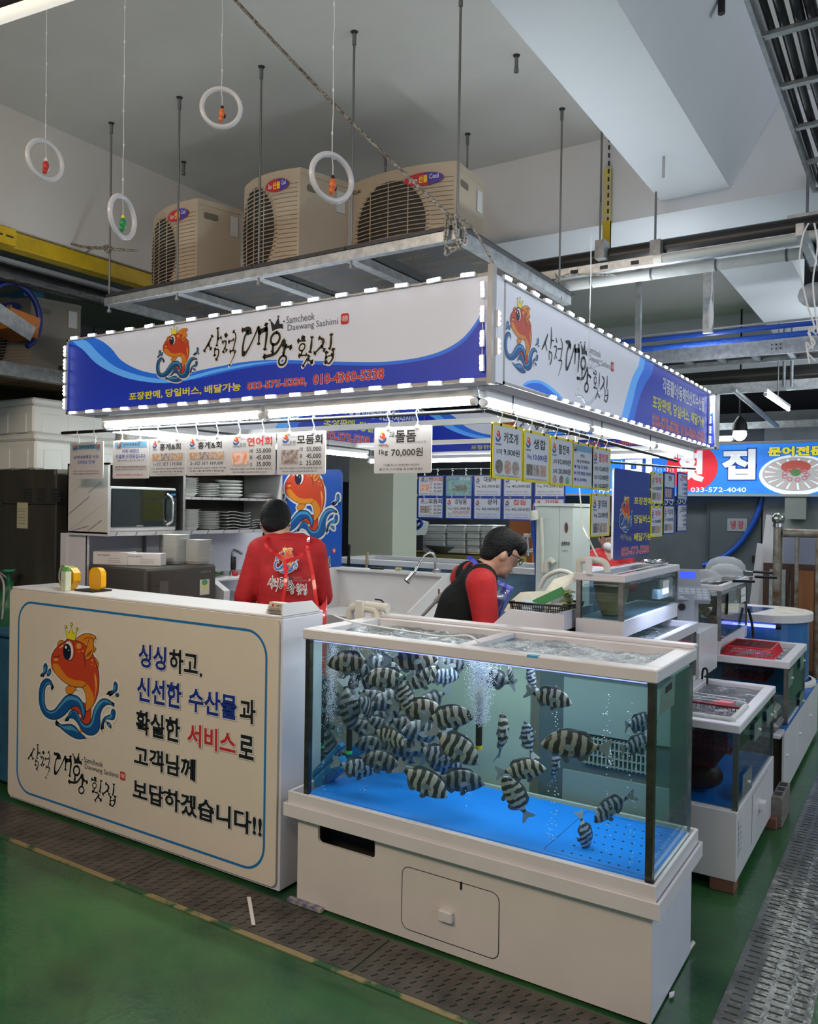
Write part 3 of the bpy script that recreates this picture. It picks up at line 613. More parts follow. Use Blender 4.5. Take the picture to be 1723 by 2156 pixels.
for par_, loc_, sx_, sy_, pw in ((s_right, (SX1+.03, (SY0+SY1)/2, SZ1+.03), .03, SW, 13), (s_front, ((SX0+SX1)/2, SY0-.03, SZ1+.03), LW, .03, 4)):
    l_ = bpy.data.lights.new('led_glow', 'AREA'); l_.shape = 'RECTANGLE'; l_.size = sx_; l_.size_y = sy_; l_.energy = pw; l_.color = (.86, .93, 1.0)
    o_ = bpy.data.objects.new('led_glow', l_); COL.objects.link(o_); o_.parent = par_; o_.location = Vector(loc_)-par_.location; o_.rotation_euler = (pi, 0, 0)
for nm_, loc_, tg, sx_, sy_, pw in (('led_glow', ((SX0+SX1)/2, SY0-.10, SZ0-.02), ((SX0+SX1)/2, SY0+.1, SZ0+.35), LW, .02, 2.2), ('led_glow', (SX1+.10, (SY0+SY1)/2, SZ0-.02), (SX1-.1, (SY0+SY1)/2, SZ0+.35), .02, SW, 4.5)): pass
# corner post and roof frame under the signs
b = MB(); b.box(SX1-.014, SX1+.006, SY0-.006, SY0+.03, SZ0-.012, SZ1+.03, ALU); mk('corner_post', b, label='grey metal corner post where the two lit signs meet', cat='post')
b = MB()
for y_ in (2.86, 4.0, 5.2, 6.28): b.box(SX0+.10, SX1-.10, y_, y_+.03, SZ0-.012, SZ0+.02, WHITE)
for x_ in (SX0+.12, SX1-.15): b.box(x_, x_+.04, SY0+.10, SY1-.1, SZ0-.014, SZ0+.022, WHITE)
mk('roof_frame', b, label='white metal frame under the sign ring that carries the tubes', cat='frame')
def tube_light(p0, p1, label, group, power=0., fix=WHITE, r=.014, drop=.0, col=(.93, 1, .98)):
    p0, p1 = Vector(p0), Vector(p1); d = (p1-p0).normalized(); n = d.cross(Z)
    e = E('tube_light', (p0+p1)/2, label, 'light', group)
    b = MB(); b.obox(p0+Z*(r+.004)-n*.018, p1-p0, n*.036, Z*.03, fix, .004); mk('lamp_housing', b, e)
    b = MB(); b.tube([p0+d*.02, p1-d*.02], r, TUBE, 10); mk('tube', b, e)
    b = MB(); b.tube([p0, p0+d*.022], r*1.15, WHITE, 10); b.tube([p1-d*.022, p1], r*1.15, WHITE, 10); mk('end_cap', b, e)
    if power:
        l = bpy.data.lights.new('tube_glow', 'AREA'); l.shape = 'RECTANGLE'; l.size = (p1-p0).length; l.size_y = .026; l.energy = power*.24; l.color = col
        o = bpy.data.objects.new('tube_glow', l); COL.objects.link(o); o.parent = e
        o.location = (0, 0, -.0015-r); o.rotation_euler = (0, 0, math.atan2(d.y, d.x))
    return e
GT = 'tube lights under the sign ring'
zt = SZ0-.064
tube_light((-3.78, 2.83, zt), (-2.62, 2.83, zt), 'lit white tube under the front sign, left of two', GT, 13)
tube_light((-2.60, 2.83, zt), (-1.50, 2.83, zt), 'lit white tube under the front sign, right of two', GT, 13)
tube_light((-1.49, 2.86, zt), (-1.49, 4.05, zt), 'lit white tube under the right sign, nearest the corner', GT, 13)
tube_light((-1.49, 4.08, zt), (-1.49, 5.25, zt), 'lit white tube under the right sign, middle', GT, 12)
tube_light((-1.49, 5.28, zt), (-1.49, 6.25, zt), 'lit white tube under the right sign, farthest back', GT, 10)
tube_light((-3.86, 2.92, zt-.01), (-3.86, 4.1, zt-.01), 'lit white tube along the left side above the microwave shelf', GT, 11)
tube_light((-3.86, 4.2, zt-.01), (-3.86, 5.4, zt-.01), 'lit white tube along the left side behind the blue board', GT, 9)
tube_light((-3.8, 6.24, zt), (-2.62, 6.24, zt), 'lit white tube under the back sign, left of two', GT, 11)
tube_light((-2.55, 6.24, zt), (-1.6, 6.24, zt), 'lit white tube under the back sign, right of two', GT, 9)
b = tube_light((-3.95, 5.55, 1.98), (-3.65, 5.55, 1.98), 'short lit tube lamp hung low beside the blue fish board', GT, 2)
m_ = MB(); m_.tube([(-3.93, 5.55, 2.0), (-3.93, 5.55, 2.13)], .003, WHITE, 6); m_.tube([(-3.80, 5.55, 2.0), (-3.79, 5.55, 2.07), (-3.84, 5.55, 2.13)], .004, WHITE, 6); m_.tube([(-3.67, 5.55, 2.0), (-3.67, 5.55, 2.13)], .003, WHITE, 6); mk('hanger', m_, b)

# ---------------------------------------------------------------- hanging rails
def rail(name, pts, label, r=.009, ends=True):
    b = MB(); b.tube(pts, r, BLACK, 10); return mk(name, b, label=label, cat='rail')
RY, RX, RZ = 2.85, -1.47, 1.985
rail('hanging_rail', [(-4.18, RY, 1.998), (-2.44, RY, 1.992)], 'black hanging rail over the counter, left half with six cards')
rail('hanging_rail', [(-2.43, RY, 1.992), (RX-.01, RY, 1.987)], 'black hanging rail over the counter, right half with the stone bream card')
rail('hanging_rail', [(RX, RY+.01, 1.987), (RX, 5.75, 1.95)], 'black hanging rail along the right side carrying yellow framed cards')
rail('hanging_rail', [(-3.9, 6.2, 1.94), (-2.3, 6.2, 1.94)], 'thin dark rail at the back carrying the blue framed cards', .006)
rail('hanging_rail', [(-1.49, 4.42, 1.87), (-1.49, 6.35, 1.925)], 'short black rail above the tall blue phone board', .007)
CLR = glass('clear_plastic', (.9, .9, .9), .3)
HOOKM = M('frosted_hook', (.72, .74, .75), .3)
for p in ((-2.435, RY, 1.992), (RX, RY, 1.987)):
    b = MB(); b.tube([(p[0]-.02, p[1], p[2]), (p[0]+.02, p[1], p[2])], .014, CLR, 10); mk('rail_joint', b, label='clear plastic joint '+('between the two front rails' if p[0] < -2 else 'at the corner of the rails'), cat='joint')
# wire hangers from the frame
for i, (x_, y_) in enumerate(((-3.6, RY), (-2.95, RY), (-1.9, RY), (RX, 3.1), (RX, 4.2), (RX, 5.1))):
    b = MB(); b.tube([(x_, y_, SZ0-.01), (x_, y_, 2.02), (x_+.004, y_, 1.999)], .0022, BLACK, 5)
    b.tube([(x_, y_+.012*cos(a), 1.99+.012*sin(a)) for a in [k*pi/5 for k in range(11)]], .0022, BLACK, 5); mk('wire_hanger', b, label='thin black wire holding up the hanging rails, '+['at the left end', 'between the second and third card', 'beside the single white card', 'nearest the corner on the right side', 'middle one on the right side', 'farthest on the right side'][i], cat='wire', group='wires of the hanging rails')

# ---------------------------------------------------------------- price cards
CARDW = M('laminated_card', (.62, .60, .62), .18, coat=.6); CARDB = M('laminated_card_cool', (.70, .73, .80), .18, coat=.6)
CARDK = M('card_clear_edge', (.70, .70, .66), .2); FY = M('yellow_card_frame', (.80, .66, .02), .3); FB = M('blue_card_frame', (.012, .05, .36), .3)
def food(nm, c1, c2, sc=60): return M('photo_'+nm, c1, .4, col2=c2, vscale=sc, vpow=(.4, .6))
PH = dict(crab=food('crab', (.55, .25, .12), (.50, .48, .40)), salmon=food('salmon', (.85, .30, .14), (.80, .62, .55), 40), white=food('white_fish', (.50, .42, .38), (.22, .17, .17), 50), clam=food('clam', (.30, .26, .22), (.10, .10, .10), 90), fish=food('sea', (.10, .32, .42), (.30, .45, .40), 30), red=food('red', (.45, .20, .14), (.5, .44, .38), 80))
def card(w, h, frame, base, draw, hooks=(.25, .75), hl=.055, mini=True):
    """card in local x-z plane, hanging below local z=0 (rail); front faces -y"""
    r = bpy.data.objects.new('price_card', None); COL.objects.link(r); r.empty_display_size = .05
    top = -hl; b = MB(); b.prism(rrect(-w/2, w/2, top-h, top, .008, 3), (0, -.0035, 0), X, Z, .005, base, frame or CARDK)
    mk('card_sheet', b, r, local=True)
    if frame:
        b = MB(); t = .010; o_ = rrect(-w/2, w/2, top-h, top, .008, 3); i_ = rrect(-w/2+t, w/2-t, top-h+t, top-t, .004, 3); n = len(o_)
        V = [(x, -.006, z) for x, z in o_]+[(x, -.006, z) for x, z in i_]+[(x, .004, z) for x, z in o_]+[(x, -.0036, z) for x, z in i_]
        Fs = [(i, (i+1) % n, n+(i+1) % n, n+i) for i in range(n)]+[(2*n+i, 2*n+(i+1) % n, (i+1) % n, i) for i in range(n)]+[(n+i, n+(i+1) % n, 3*n+(i+1) % n, 3*n+i) for i in range(n)]
        b.add(V, Fs, frame); b.add([(x, .004, z) for x, z in o_], [tuple(range(n))[::-1]], frame); mk('card_frame', b, r, local=True)
    O = Vector((-w/2, -.0035, top-h)); ux, uy = X*w, Z*h
    b = MB()
    for n_, it in enumerate(draw):
        k = it[0]; lf = .0006+.00005*n_
        if k == 't': _, s_, u0, u1, v0, v1, m_ = it[:7]; ttext(b, s_, u0, u1, v0, v1, O, ux, uy, m_, bold=it[7] if len(it) > 7 else .012, res=1, lift=lf)
        elif k == 'c': _, u, v, ru, rv, m_ = it; b.geo(poly2(ell(u, v, ru, rv, 18)), O, ux, uy, m_, lf)
        elif k == 'r': _, u0, u1, v0, v1, m_ = it; b.geo(([(u0, v0), (u1, v0), (u1, v1), (u0, v1)], [(0, 1, 2, 3)]), O, ux, uy, m_, lf)
        elif k == 'e':
            _, u0, u1, v0, v1 = it
            # tiny emblem: red fish on blue waves
            uw, vh = u1-u0, v1-v0
            b.geo(poly2([(u0+uw*a, v0+vh*c) for a, c in ((0, .45), (.02, .2), (.2, 0), (.7, .02), (1, .3), (.95, .55), (.75, .3), (.5, .2), (.2, .3))]), O, ux, uy, E_BLU, .0006)
            b.geo(poly2([(u0+uw*a, v0+vh*c) for a, c in ((.12, .6), (.25, .82), (.55, .98), (.8, .8), (.85, .5), (.65, .22), (.55, .42), (.3, .45))]), O, ux, uy, E_RED, .0008)
            b.geo(poly2(ell(u0+uw*.38, v0+vh*.72, uw*.09, vh*.10, 8)), O, ux, uy, WHT, .001)
            b.geo(poly2([(u0+uw*a, v0+vh*c) for a, c in ((.3, .92), (.3, 1.12), (.4, 1.0), (.47, 1.15), (.55, 1.0), (.62, 1.1), (.6, .92))]), O, ux, uy, YEL, .001)
            ttext(b, '대왕횟집', u0-uw*.05, u1+uw*.1, v0-vh*.28, v0-vh*.10, O, ux, uy, INK, bold=.01, res=1)
    mk('card_print', b, r, local=True)
    for u in hooks:
        x = (u-.5)*w; b = MB()
        b.tube([(x, 0.0+.011*cos(a), .0+.011*sin(a)) for a in [radians(-60+k*30) for k in range(9)]]+[(x, -.004, -.02), (x, .004, -.032), (x, 0, top+.012), (x, 0, top-.002)], .0024, HOOKM, 6)
        b.box(x-.008, x+.008, -.006, .005, top-.010, top+.004, HOOKM); mk('hook', b, r, local=True)
    return r
def hang(r, loc, rz, label, group):
    r.location = loc; r.rotation_euler = (0, 0, rz); tag(r, label, 'price card', group); return r
def sm_(n, v0, v1, m=GRY, u0=.1, u1=.9, s_='주문 즉시 만들어 신선하게 포장해 드립니다'): return ('t', s_, u0, u1, v0, v1, m, .004)
GREYF = M('photo_grey_fish', (.22, .25, .20), .4, col2=(.10, .12, .10), vscale=40)
G1 = 'white cards on the front rail'
open_ = [('r', .08, .92, .80, .93, M('card_sky', (.16, .33, .50), .4)), ('e', .10, .22, .80, .94), ('e', .80, .92, .80, .94), ('t', '삼척대왕횟집', .28, .74, .83, .91, INK), ('t', '-삼척대왕횟집 식당-', .10, .90, .55, .64, NAVY), ('t', 'OPEN 안내', .24, .76, .40, .52, BLU, .01), sm_(0, .19, .23, REDI), sm_(0, .12, .16, INK)]
pay = [('r', .06, .94, .80, .95, M('card_sky', (.16, .33, .50), .4)), ('e', .12, .24, .80, .94), ('t', '삼척대왕횟집', .30, .74, .84, .92, INK), ('t', '저희 매장은', .26, .74, .66, .76, NAVY), ('t', '선결제 운영중입니다.', .08, .92, .52, .63, NAVY), ('t', '상품 주문 ▶ 선결제 ▶ 상품 수령', .12, .88, .44, .49, GRY, .004), ('r', .06, .94, .28, .325, M('hl', (.45, .35, .35), .4)), sm_(0, .285, .32, INK, .08, .92), sm_(0, .21, .245, INK, .06, .90, '휴대전화 QR결제, 카드, 현금 모두 가능합니다'), ('t', '주문 확인 후 결제를 도와 드리겠습니다.', .10, .86, .07, .12, REDI, .006)]
def crab(a, b_, c): return [('e', .08, .20, .74, .95), ('t', '대게보다 더 맛있는', .24, .5, .88, .92, GRY, .003), ('t', '홍게&회', .28, .86, .68, .86, INK, .02), ('r', .07, .33, .42, .60, PH['crab']), ('r', .33, .55, .42, .60, PH['white']), ('r', .55, .70, .42, .60, PH['red']), ('r', .71, .92, .42, .60, PH['crab']), ('t', a, .10, .90, .27, .37, INK, .008), sm_(0, .17, .215, INK, .04, .96, b_), sm_(0, .095, .14, INK, .08, .92, c), sm_(0, .03, .06, GRY, .2, .8)]
def sashimi(nm_, ph, w1, nc): return [('e', .12, .25, .74, .95), ('t', '포장', .26, .40, .68, .80, GRY, .01), ('t', nm_, .42, .94, .70, .92, nc, .02), ('t', '고소함이 살아있는', .28, .5, .86, .90, GRY, .003), ('r', .10, .46, .26, .58, ph), ('t', '대', .48, .54, .54, .63, INK), ('t', '55,000', .62, .92, .53, .64, INK), ('t', '중', .48, .54, .38, .47, INK), ('t', '45,000', .62, .92, .37, .48, INK), ('t', '소', .48, .54, .22, .31, INK), ('t', '35,000', .62, .92, .21, .32, INK), sm_(0, .12, .17, INK, .06, .94), sm_(0, .05, .09, INK, .12, .84)]
def price(nm_, pr, nc=INK, pc=INK, kg='1kg', l1='쫄깃하고 단단한 식감!!', l2='기름진 고소함을 동시에 만족!!', x0=.36, x1=.80, extra=()): return [('e', .08, .22, .66, .90), ('t', nm_, x0, x1, .68, .92, nc, .02), ('t', kg, .10, .24, .42, .53, INK, .012), ('t', pr, .29, .92, .42, .56, pc, .012), ('t', l1, .12, .86, .22, .275, NAVY, .004), ('t', l2, .10, .88, .10, .155, NAVY, .004)]+list(extra)
W_, H_ = .295, .195
specs = [(-4.102, -3.806, open_, 'white laminated card reading OPEN at the left end of the rail'), (-3.72, -3.438, pay, 'white laminated notice card with blue heading, second from the left'),
 (-3.43, -3.152, crab('1~2인 SET 119,000', '구성 : 홍게3마리+모둠회+매운탕+회무침', '초밥+홍게라면+볶음밥'), 'white crab and sashimi card priced 119,000 above the microwave'), (-3.147, -2.868, crab('2~3인 SET 169,000', '구성 : 홍게5마리+모둠회+매운탕+회무침', '초밥+홍게라면+볶음밥'), 'white crab and sashimi card priced 169,000 above the plates'),
 (-2.863, -2.562, sashimi('연어회', PH['salmon'], 1, REDI), 'white card with orange salmon photo and red heading'), (-2.546, -2.265, sashimi('모둠회', PH['white'], 1, INK), 'white card with pale mixed fish photo, rightmost of the group of six'),
 (-2.001, -1.710, [('e', .08, .22, .66, .90), ('t', '고급', .27, .36, .78, .90, INK), ('t', '돌돔', .38, .74, .66, .92, INK, .02), ('t', '(고급어종)', .72, .92, .62, .68, GRY, .004), ('t', '시가로', .12, .27, .56, .62, REDI, .004), ('t', '1kg', .09, .25, .38, .52, INK, .014), ('t', '70,000원', .31, .86, .36, .54, INK, .014), ('t', '기름지고 단단한 식감!!', .17, .80, .15, .20, INK, .004), ('t', '쫄깃과 고소함을 동시에 만족!!', .10, .86, .06, .11, INK, .004)], 'single white card priced 70,000 hanging apart over the man in the vest')]
for x0, x1, dr, lb in specs:
    dr = [d_ for d_ in dr]; c_ = card(x1-x0, .205 if x0 < -3.7 else .195, None, CARDW, dr); hang(c_, ((x0+x1)/2, RY, 1.994), radians(rng(int(x0*99)).uniform(-2, 2)), lb, G1)
G2 = 'yellow framed shellfish cards'
def shell(nm_, rows, pics, nc=INK):
    d_ = [('e', .10, .26, .66, .88), ('t', nm_, .36, .84, .66, .86, nc, .018)]
    v = .44
    for kg, pr, pc in rows: d_ += [('t', kg, .14, .30, v, v+.10, pc, .012), ('t', pr, .36, .90, v, v+.13, pc, .012)]; v -= .20
    return d_+pics
rnd = lambda a, b_, c_, v=.22, r_=.12, q=.13: [('c', .22, v, r_, q, PH[a]), ('c', .50, v, r_, q, PH[b_]), ('c', .77, v, r_, q, PH[c_])]
sq = lambda v=.24: [('r', .12, .34, v-.11, v+.11, PH['clam']), ('r', .37, .60, v-.11, v+.11, PH['white']), ('r', .64, .86, v-.11, v+.11, PH['red'])]
yc = [(3.05, shell('키조개', [('1미', '9,000원', INK)], rnd('clam', 'red', 'white')+[sm_(0, .045, .075, NAVY)]), 'yellow framed pen shell card priced 9,000 nearest the corner', 0),
 (3.345, shell('생합', [('1kg', '10,000원', NAVY)], sq()+[sm_(0, .045, .075, NAVY)]), 'yellow framed clam card priced 10,000 second from the corner', 0),
 (3.635, shell('활전복', [('2미', '10,000원', INK), ('5미', '20,000원', INK)], rnd('red', 'clam', 'fish', .12, .09, .09)), 'yellow framed abalone card with two prices, third from the corner', 0),
 (3.915, [('r', .05, .95, .80, .94, M('card_sky')), ('e', .08, .2, .80, .93), ('t', '-안내-', .36, .6, .68, .75, INK), ('t', '겨울 굴 확인해주세요', .2, .85, .55, .62, INK), ('t', '● 겨울 맛 클래스', .1, .8, .42, .5, NAVY), ('t', '● 신선한 제철굴 당일판매', .1, .9, .28, .36, NAVY), ('t', '● 굴 급속배송', .1, .7, .14, .22, NAVY)], 'yellow framed notice card with a blue banner picture, fourth from the corner', 0),
 (4.19, shell('활멍게', [('멍게', '10,000원', INK), ('돌조개', '10,000원', INK), ('해삼', '10,000원', INK)], [], REDI), 'yellow framed sea squirt card with three prices, fifth from the corner', 0),
 (4.19, shell('참가리비', [('1kg', '22,000원', INK)], sq(.2)), 'yellow framed scallop card priced 22,000 hanging below the others', 1)]
for y_, dr, lb, low in yc:
    c_ = card(.285, .225, FY, CARDB, dr, hl=.035 if not low else .012); hang(c_, (RX, y_, 1.985-.012*(y_-2.85) if not low else 1.70), pi/2, lb, G2)
G3 = 'blue framed cards at the back'
bx = [-3.73, -3.445, -3.165, -2.885, -2.60]
top = [(sashimi('연어회', PH['salmon'], 1, REDI), 'blue framed salmon card, top left of the back group'), ([('r', .05, .95, .06, .94, PH['fish']), ('t', '강담돔', .55, .92, .76, .9, WHT, .01), ('c', .50, .40, .24, .15, GREYF), ('c', .72, .40, .09, .17, GREYF), ('c', .32, .44, .02, .04, WHT), ('t', '자연산 어종', .1, .5, .78, .86, NAVY)], 'blue framed picture card of a grey fish on blue'), (price('대광어', '55,000원'), 'blue framed flounder card priced 55,000, middle of the top row'), (price('우럭', '40,000원'), 'blue framed rockfish card priced 40,000 in the top row'), (price('돌돔', '70,000원', REDI), 'blue framed card priced 70,000 at the right of the top row')]
bot = [(sashimi('모둠회', PH['white'], 1, INK), 'blue framed mixed fish card, bottom left of the back group'), (price('강담돔', '120,000원', extra=[('t', '100,000원', .30, .9, .28, .40, REDI, .012)]), 'blue framed card with crossed price and red 100,000'), (price('광어', '40,000원', x0=.5, x1=.84), 'blue framed flounder card priced 40,000, middle of the bottom row'), (price('참돔', '40,000원', REDI), 'blue framed card with red heading priced 40,000 in the bottom row'), (price('감성돔', '50,000원', REDI), 'blue framed card partly behind the white filter box')]
for i in range(5):
    c_ = card(.268, .19, FB, CARDB, top[i][0], hl=.045); hang(c_, (bx[i]+0, 6.2, 1.935), 0, top[i][1], G3)
    c_ = card(.268, .19, FB, CARDB, bot[i][0], hl=.012, mini=True); hang(c_, (bx[i], 6.2, 1.709), 0, bot[i][1], G3)
G4 = 'cards past the tall blue board'
c4 = [(5.32, 1.87, FY, shell('멍게', [('1kg', '10,000원', INK)], sq(), REDI), 'yellow framed card just right of the tall blue board, upper'), (5.32, 1.655, FY, shell('가리비', [('1kg', '20,000원', INK)], sq(), REDI), 'yellow framed card just right of the tall blue board, lower'),
      (5.62, 1.885, FB, [('t', '전복', .4, .7, .7, .9, INK, .02), ('r', .05, .95, .10, .50, NAVY), ('r', .12, .3, .15, .45, PH['red']), ('r', .33, .5, .15, .45, PH['red']), ('r', .53, .7, .15, .45, PH['red'])], 'blue framed card with dark band of red photos, upper middle'), (5.62, 1.665, FB, shell('키조개', [('1미', '8,000원', NAVY)], sq()), 'blue framed shell card in the lower row, middle'),
      (5.97, 1.90, FB, sashimi('연어회', PH['salmon'], 1, REDI)[1:], 'blue edged white card at the far end, upper'), (5.97, 1.675, FB, sashimi('모둠회', PH['white'], 1, INK)[1:], 'blue edged white card at the far end, lower')]
for y_, z_, fr_, dr, lb in c4:
    dr = [d_ for d_ in dr if not (d_[0] == 'r' and fr_ is FB and d_[1] == .10 and 'end' in lb)]
    c_ = card(.27, .20, fr_, CARDB, dr, hl=.02); hang(c_, (-1.49, y_, z_), pi/2, lb, G4)
# tall blue phone board
tb = E('phone_board', (-1.49, 4.80, 1.35), 'tall navy board with yellow lettering and red phone number', 'sign')
TB = M('navy_board', (.018, .045, .30), .35, coat=.3)
y0, y1, z0, z1 = 4.46, 5.16, 1.32, 1.82
b = MB(); b.prism(rrect(y0, y1, z0, z1+.02, .02), (-1.485, 0, 0), Y, Z, .012, TB, WHITE); mk('board', b, tb)
def pb(px, py): p = onx(px, py, -1.485); return p.y, p.z
b = MB(); q0, q1 = pb(1304, 1120), pb(1332, 1045); emblem(b, q0[0], q1[0], q0[1], q1[1], (-1.485, 0, 0), Y, Z, halo=WHT); mk('fish_emblem', b, tb)
b = MB()
for s_, bl, tr, m_ in (('각종활어/동해안산지수산물', (1301, 1022), (1374, 1033), WHT), ('포장판매', (1335, 1062), (1372, 1048), YEL), ('당일버스', (1335, 1102), (1371, 1084), YEL), ('배달가능', (1335, 1140), (1371, 1120), YEL), ('033-575-5338', (1307, 1172), (1367, 1147), REDI), ('010-4360-5338', (1307, 1196), (1367, 1178), REDI)):
    a_, c_ = pb(*bl), pb(*tr); ttext(b, s_, a_[0], c_[0], a_[1], c_[1], (-1.485, 0, 0), Y, Z, m_, bold=.02, lift=.001, halo=WHT if m_ is REDI else None, hb=.05)
mk('printed_lettering', b, tb)
b = MB(); q0, q1 = pb(1306, 1141), pb(1330, 1122); logo(b, q0[0], q1[0], q0[1], q1[1], (-1.485, 0, 0), Y, Z, halo=WHT); mk('brush_lettering', b, tb)
b = MB()
for y_ in (4.6, 5.0): b.tube([(-1.49, y_, 1.835), (-1.49, y_, 1.89)], .003, HOOKM, 6)
mk('hook', b, tb)
# blue fish board hung behind the man in red
bb = E('fish_board', (-3.6, 4.5, 1.15), 'large rounded blue board with the crowned fish behind the man in red', 'sign')
BBM = M('royal_blue_board', (.015, .10, .50), .3, coat=.4)
b = MB(); b.prism(rrect(-4.10, -3.43, 1.15, 1.86, .035), (0, 4.5, 0), X, Z, .012, BBM); mk('board', b, bb)
q = lambda px, py: ony(px, py, 4.499)
b = MB(); a_, c_ = q(578, 1140), q(717, 962); emblem(b, a_.x, c_.x, a_.z, c_.z, (0, 4.499, 0), X, Z, halo=WHT); mk('fish_emblem', b, bb)
b = MB(); a_, c_ = q(592, 1198), q(697, 1145); logo(b, a_.x, c_.x, a_.z, c_.z, (0, 4.499, 0), X, Z, halo=WHT); mk('brush_lettering', b, bb)
b = MB()
for x_ in (-3.98, -3.56): b.tube([(x_, 4.506, 1.86), (x_, 4.506, SZ0)], .002, BLACK, 5)
mk('hanging_wire', b, bb)
# ================================================================ hanging steel platform with outdoor units
PZ0, PZ1 = 2.70, 2.745
pf = E('hanging_platform', (-2.76, 3.5, PZ0), 'galvanised steel platform hung from the ceiling above the stall sign', 'platform')
b = MB(); b.box(-3.89, -1.63, 2.90, 2.94, PZ0, PZ1, GALV, .003); mk('front_beam', b, pf)
b = MB(); b.box(-3.89, -1.63, 4.10, 4.14, PZ0, PZ1, GALV); mk('rear_beam', b, pf)
b = MB(); b.box(-1.67, -1.63, 2.94, 4.10, PZ0, PZ1, GALV); b.box(-1.66, -1.6, 2.94, 4.14, PZ1, PZ1+.004, BLACK); mk('side_beam', b, pf)
b = MB(); b.box(-3.89, -3.85, 2.94, 4.10, PZ0, PZ1, GALV); mk('side_beam', b, pf)
for x_ in (-3.32, -2.75, -2.19): b = MB(); b.box(x_-.045, x_+.01, 2.94, 4.10, PZ0+.004, PZ1-.004, GALV); mk('cross_beam', b, pf)
PLY = M('dark_film_plywood', (.030, .028, .030), .45, var=.3)
PTX = M('plywood_stamp', (.16, .115, .06), .5)
for i, (x0, x1) in enumerate(((-3.87, -3.335), (-3.335, -2.765), (-2.765, -2.205), (-2.205, -1.64))):
    b = MB(); b.box(x0+.003, x1-.003, 2.895, 4.14, PZ1, PZ1+.015, PLY); o = mk('plywood_panel', b, pf); b = MB()
    for k in range(5):
        for s_, dx in (('BASIC', .05), ('VINAWOOD', .0)):
            yy = 3.02+k*.22+(.10 if s_ == 'BASIC' else 0); xx = x0+.07+((k*.13+dx) % .16)
            ttext(b, s_, xx, xx+(.17 if s_ == 'BASIC' else .27), yy, yy+.045, (0, 0, PZ1), X, Y, PTX, lift=-.0008, bold=.01)
            b.quad((xx+.30, yy, PZ1-.0008), (xx+.36, yy, PZ1-.0008), (xx+.36, yy+.035, PZ1-.0008), (xx+.30, yy+.035, PZ1-.0008), PTX)
    mk('stamp_print', b, o)
ROD = M('threaded_rod_steel', (.20, .21, .21), .5, .8)
def rod(x, y, z0, z1, label, group, r=.0055, cap=True, bent=False):
    b = MB(); b.tube([(x, y, z0), (x, y, z1)], r, ROD, 8)
    if cap: b.tube([(x, y, z1-.06), (x, y, z1-.01)], r*1.7, ROD, 8); b.tube([(x, y, z1-.012), (x, y, z1)], [r*1.6, r*3.2], DARK, 8)
    b.tube([(x, y, z0), (x, y, z0+.015)], r*2.2, ROD, 6)
    return mk('hanging_rod', b, label=label, cat='rod', group=group)
od = ['leftmost front', 'second front', 'third front', 'fourth front', 'rightmost front']
for i, x_ in enumerate((-3.87, -3.32, -2.747, -2.19, -1.648)): rod(x_, 2.92, PZ0-.035, 3.72, od[i]+' thin rod holding the outdoor unit platform', 'front rods of the platform')
for i, x_ in enumerate((-2.79, -2.228, -1.662)): rod(x_, 4.05, PZ1+.01, 3.72, ['rear rod between the middle and right outdoor units', 'rear rod just behind the right outdoor unit', 'rear rod at the right back corner of the platform'][i], 'rear rods of the platform')
for i, (x_, y_) in enumerate(((-3.917, 3.485), (-1.652, 3.464))): rod(x_, y_, 3.64, 3.72, ['short cut rod stub in the ceiling above the left outdoor unit', 'short cut rod stub in the ceiling beside the large beam'][i], 'rod stubs')
ACM = M('beige_ac_metal', (.46, .385, .29), .42, var=.05, vscale=3); ACD = M('dark_grille_void', (.012, .012, .014), .6)
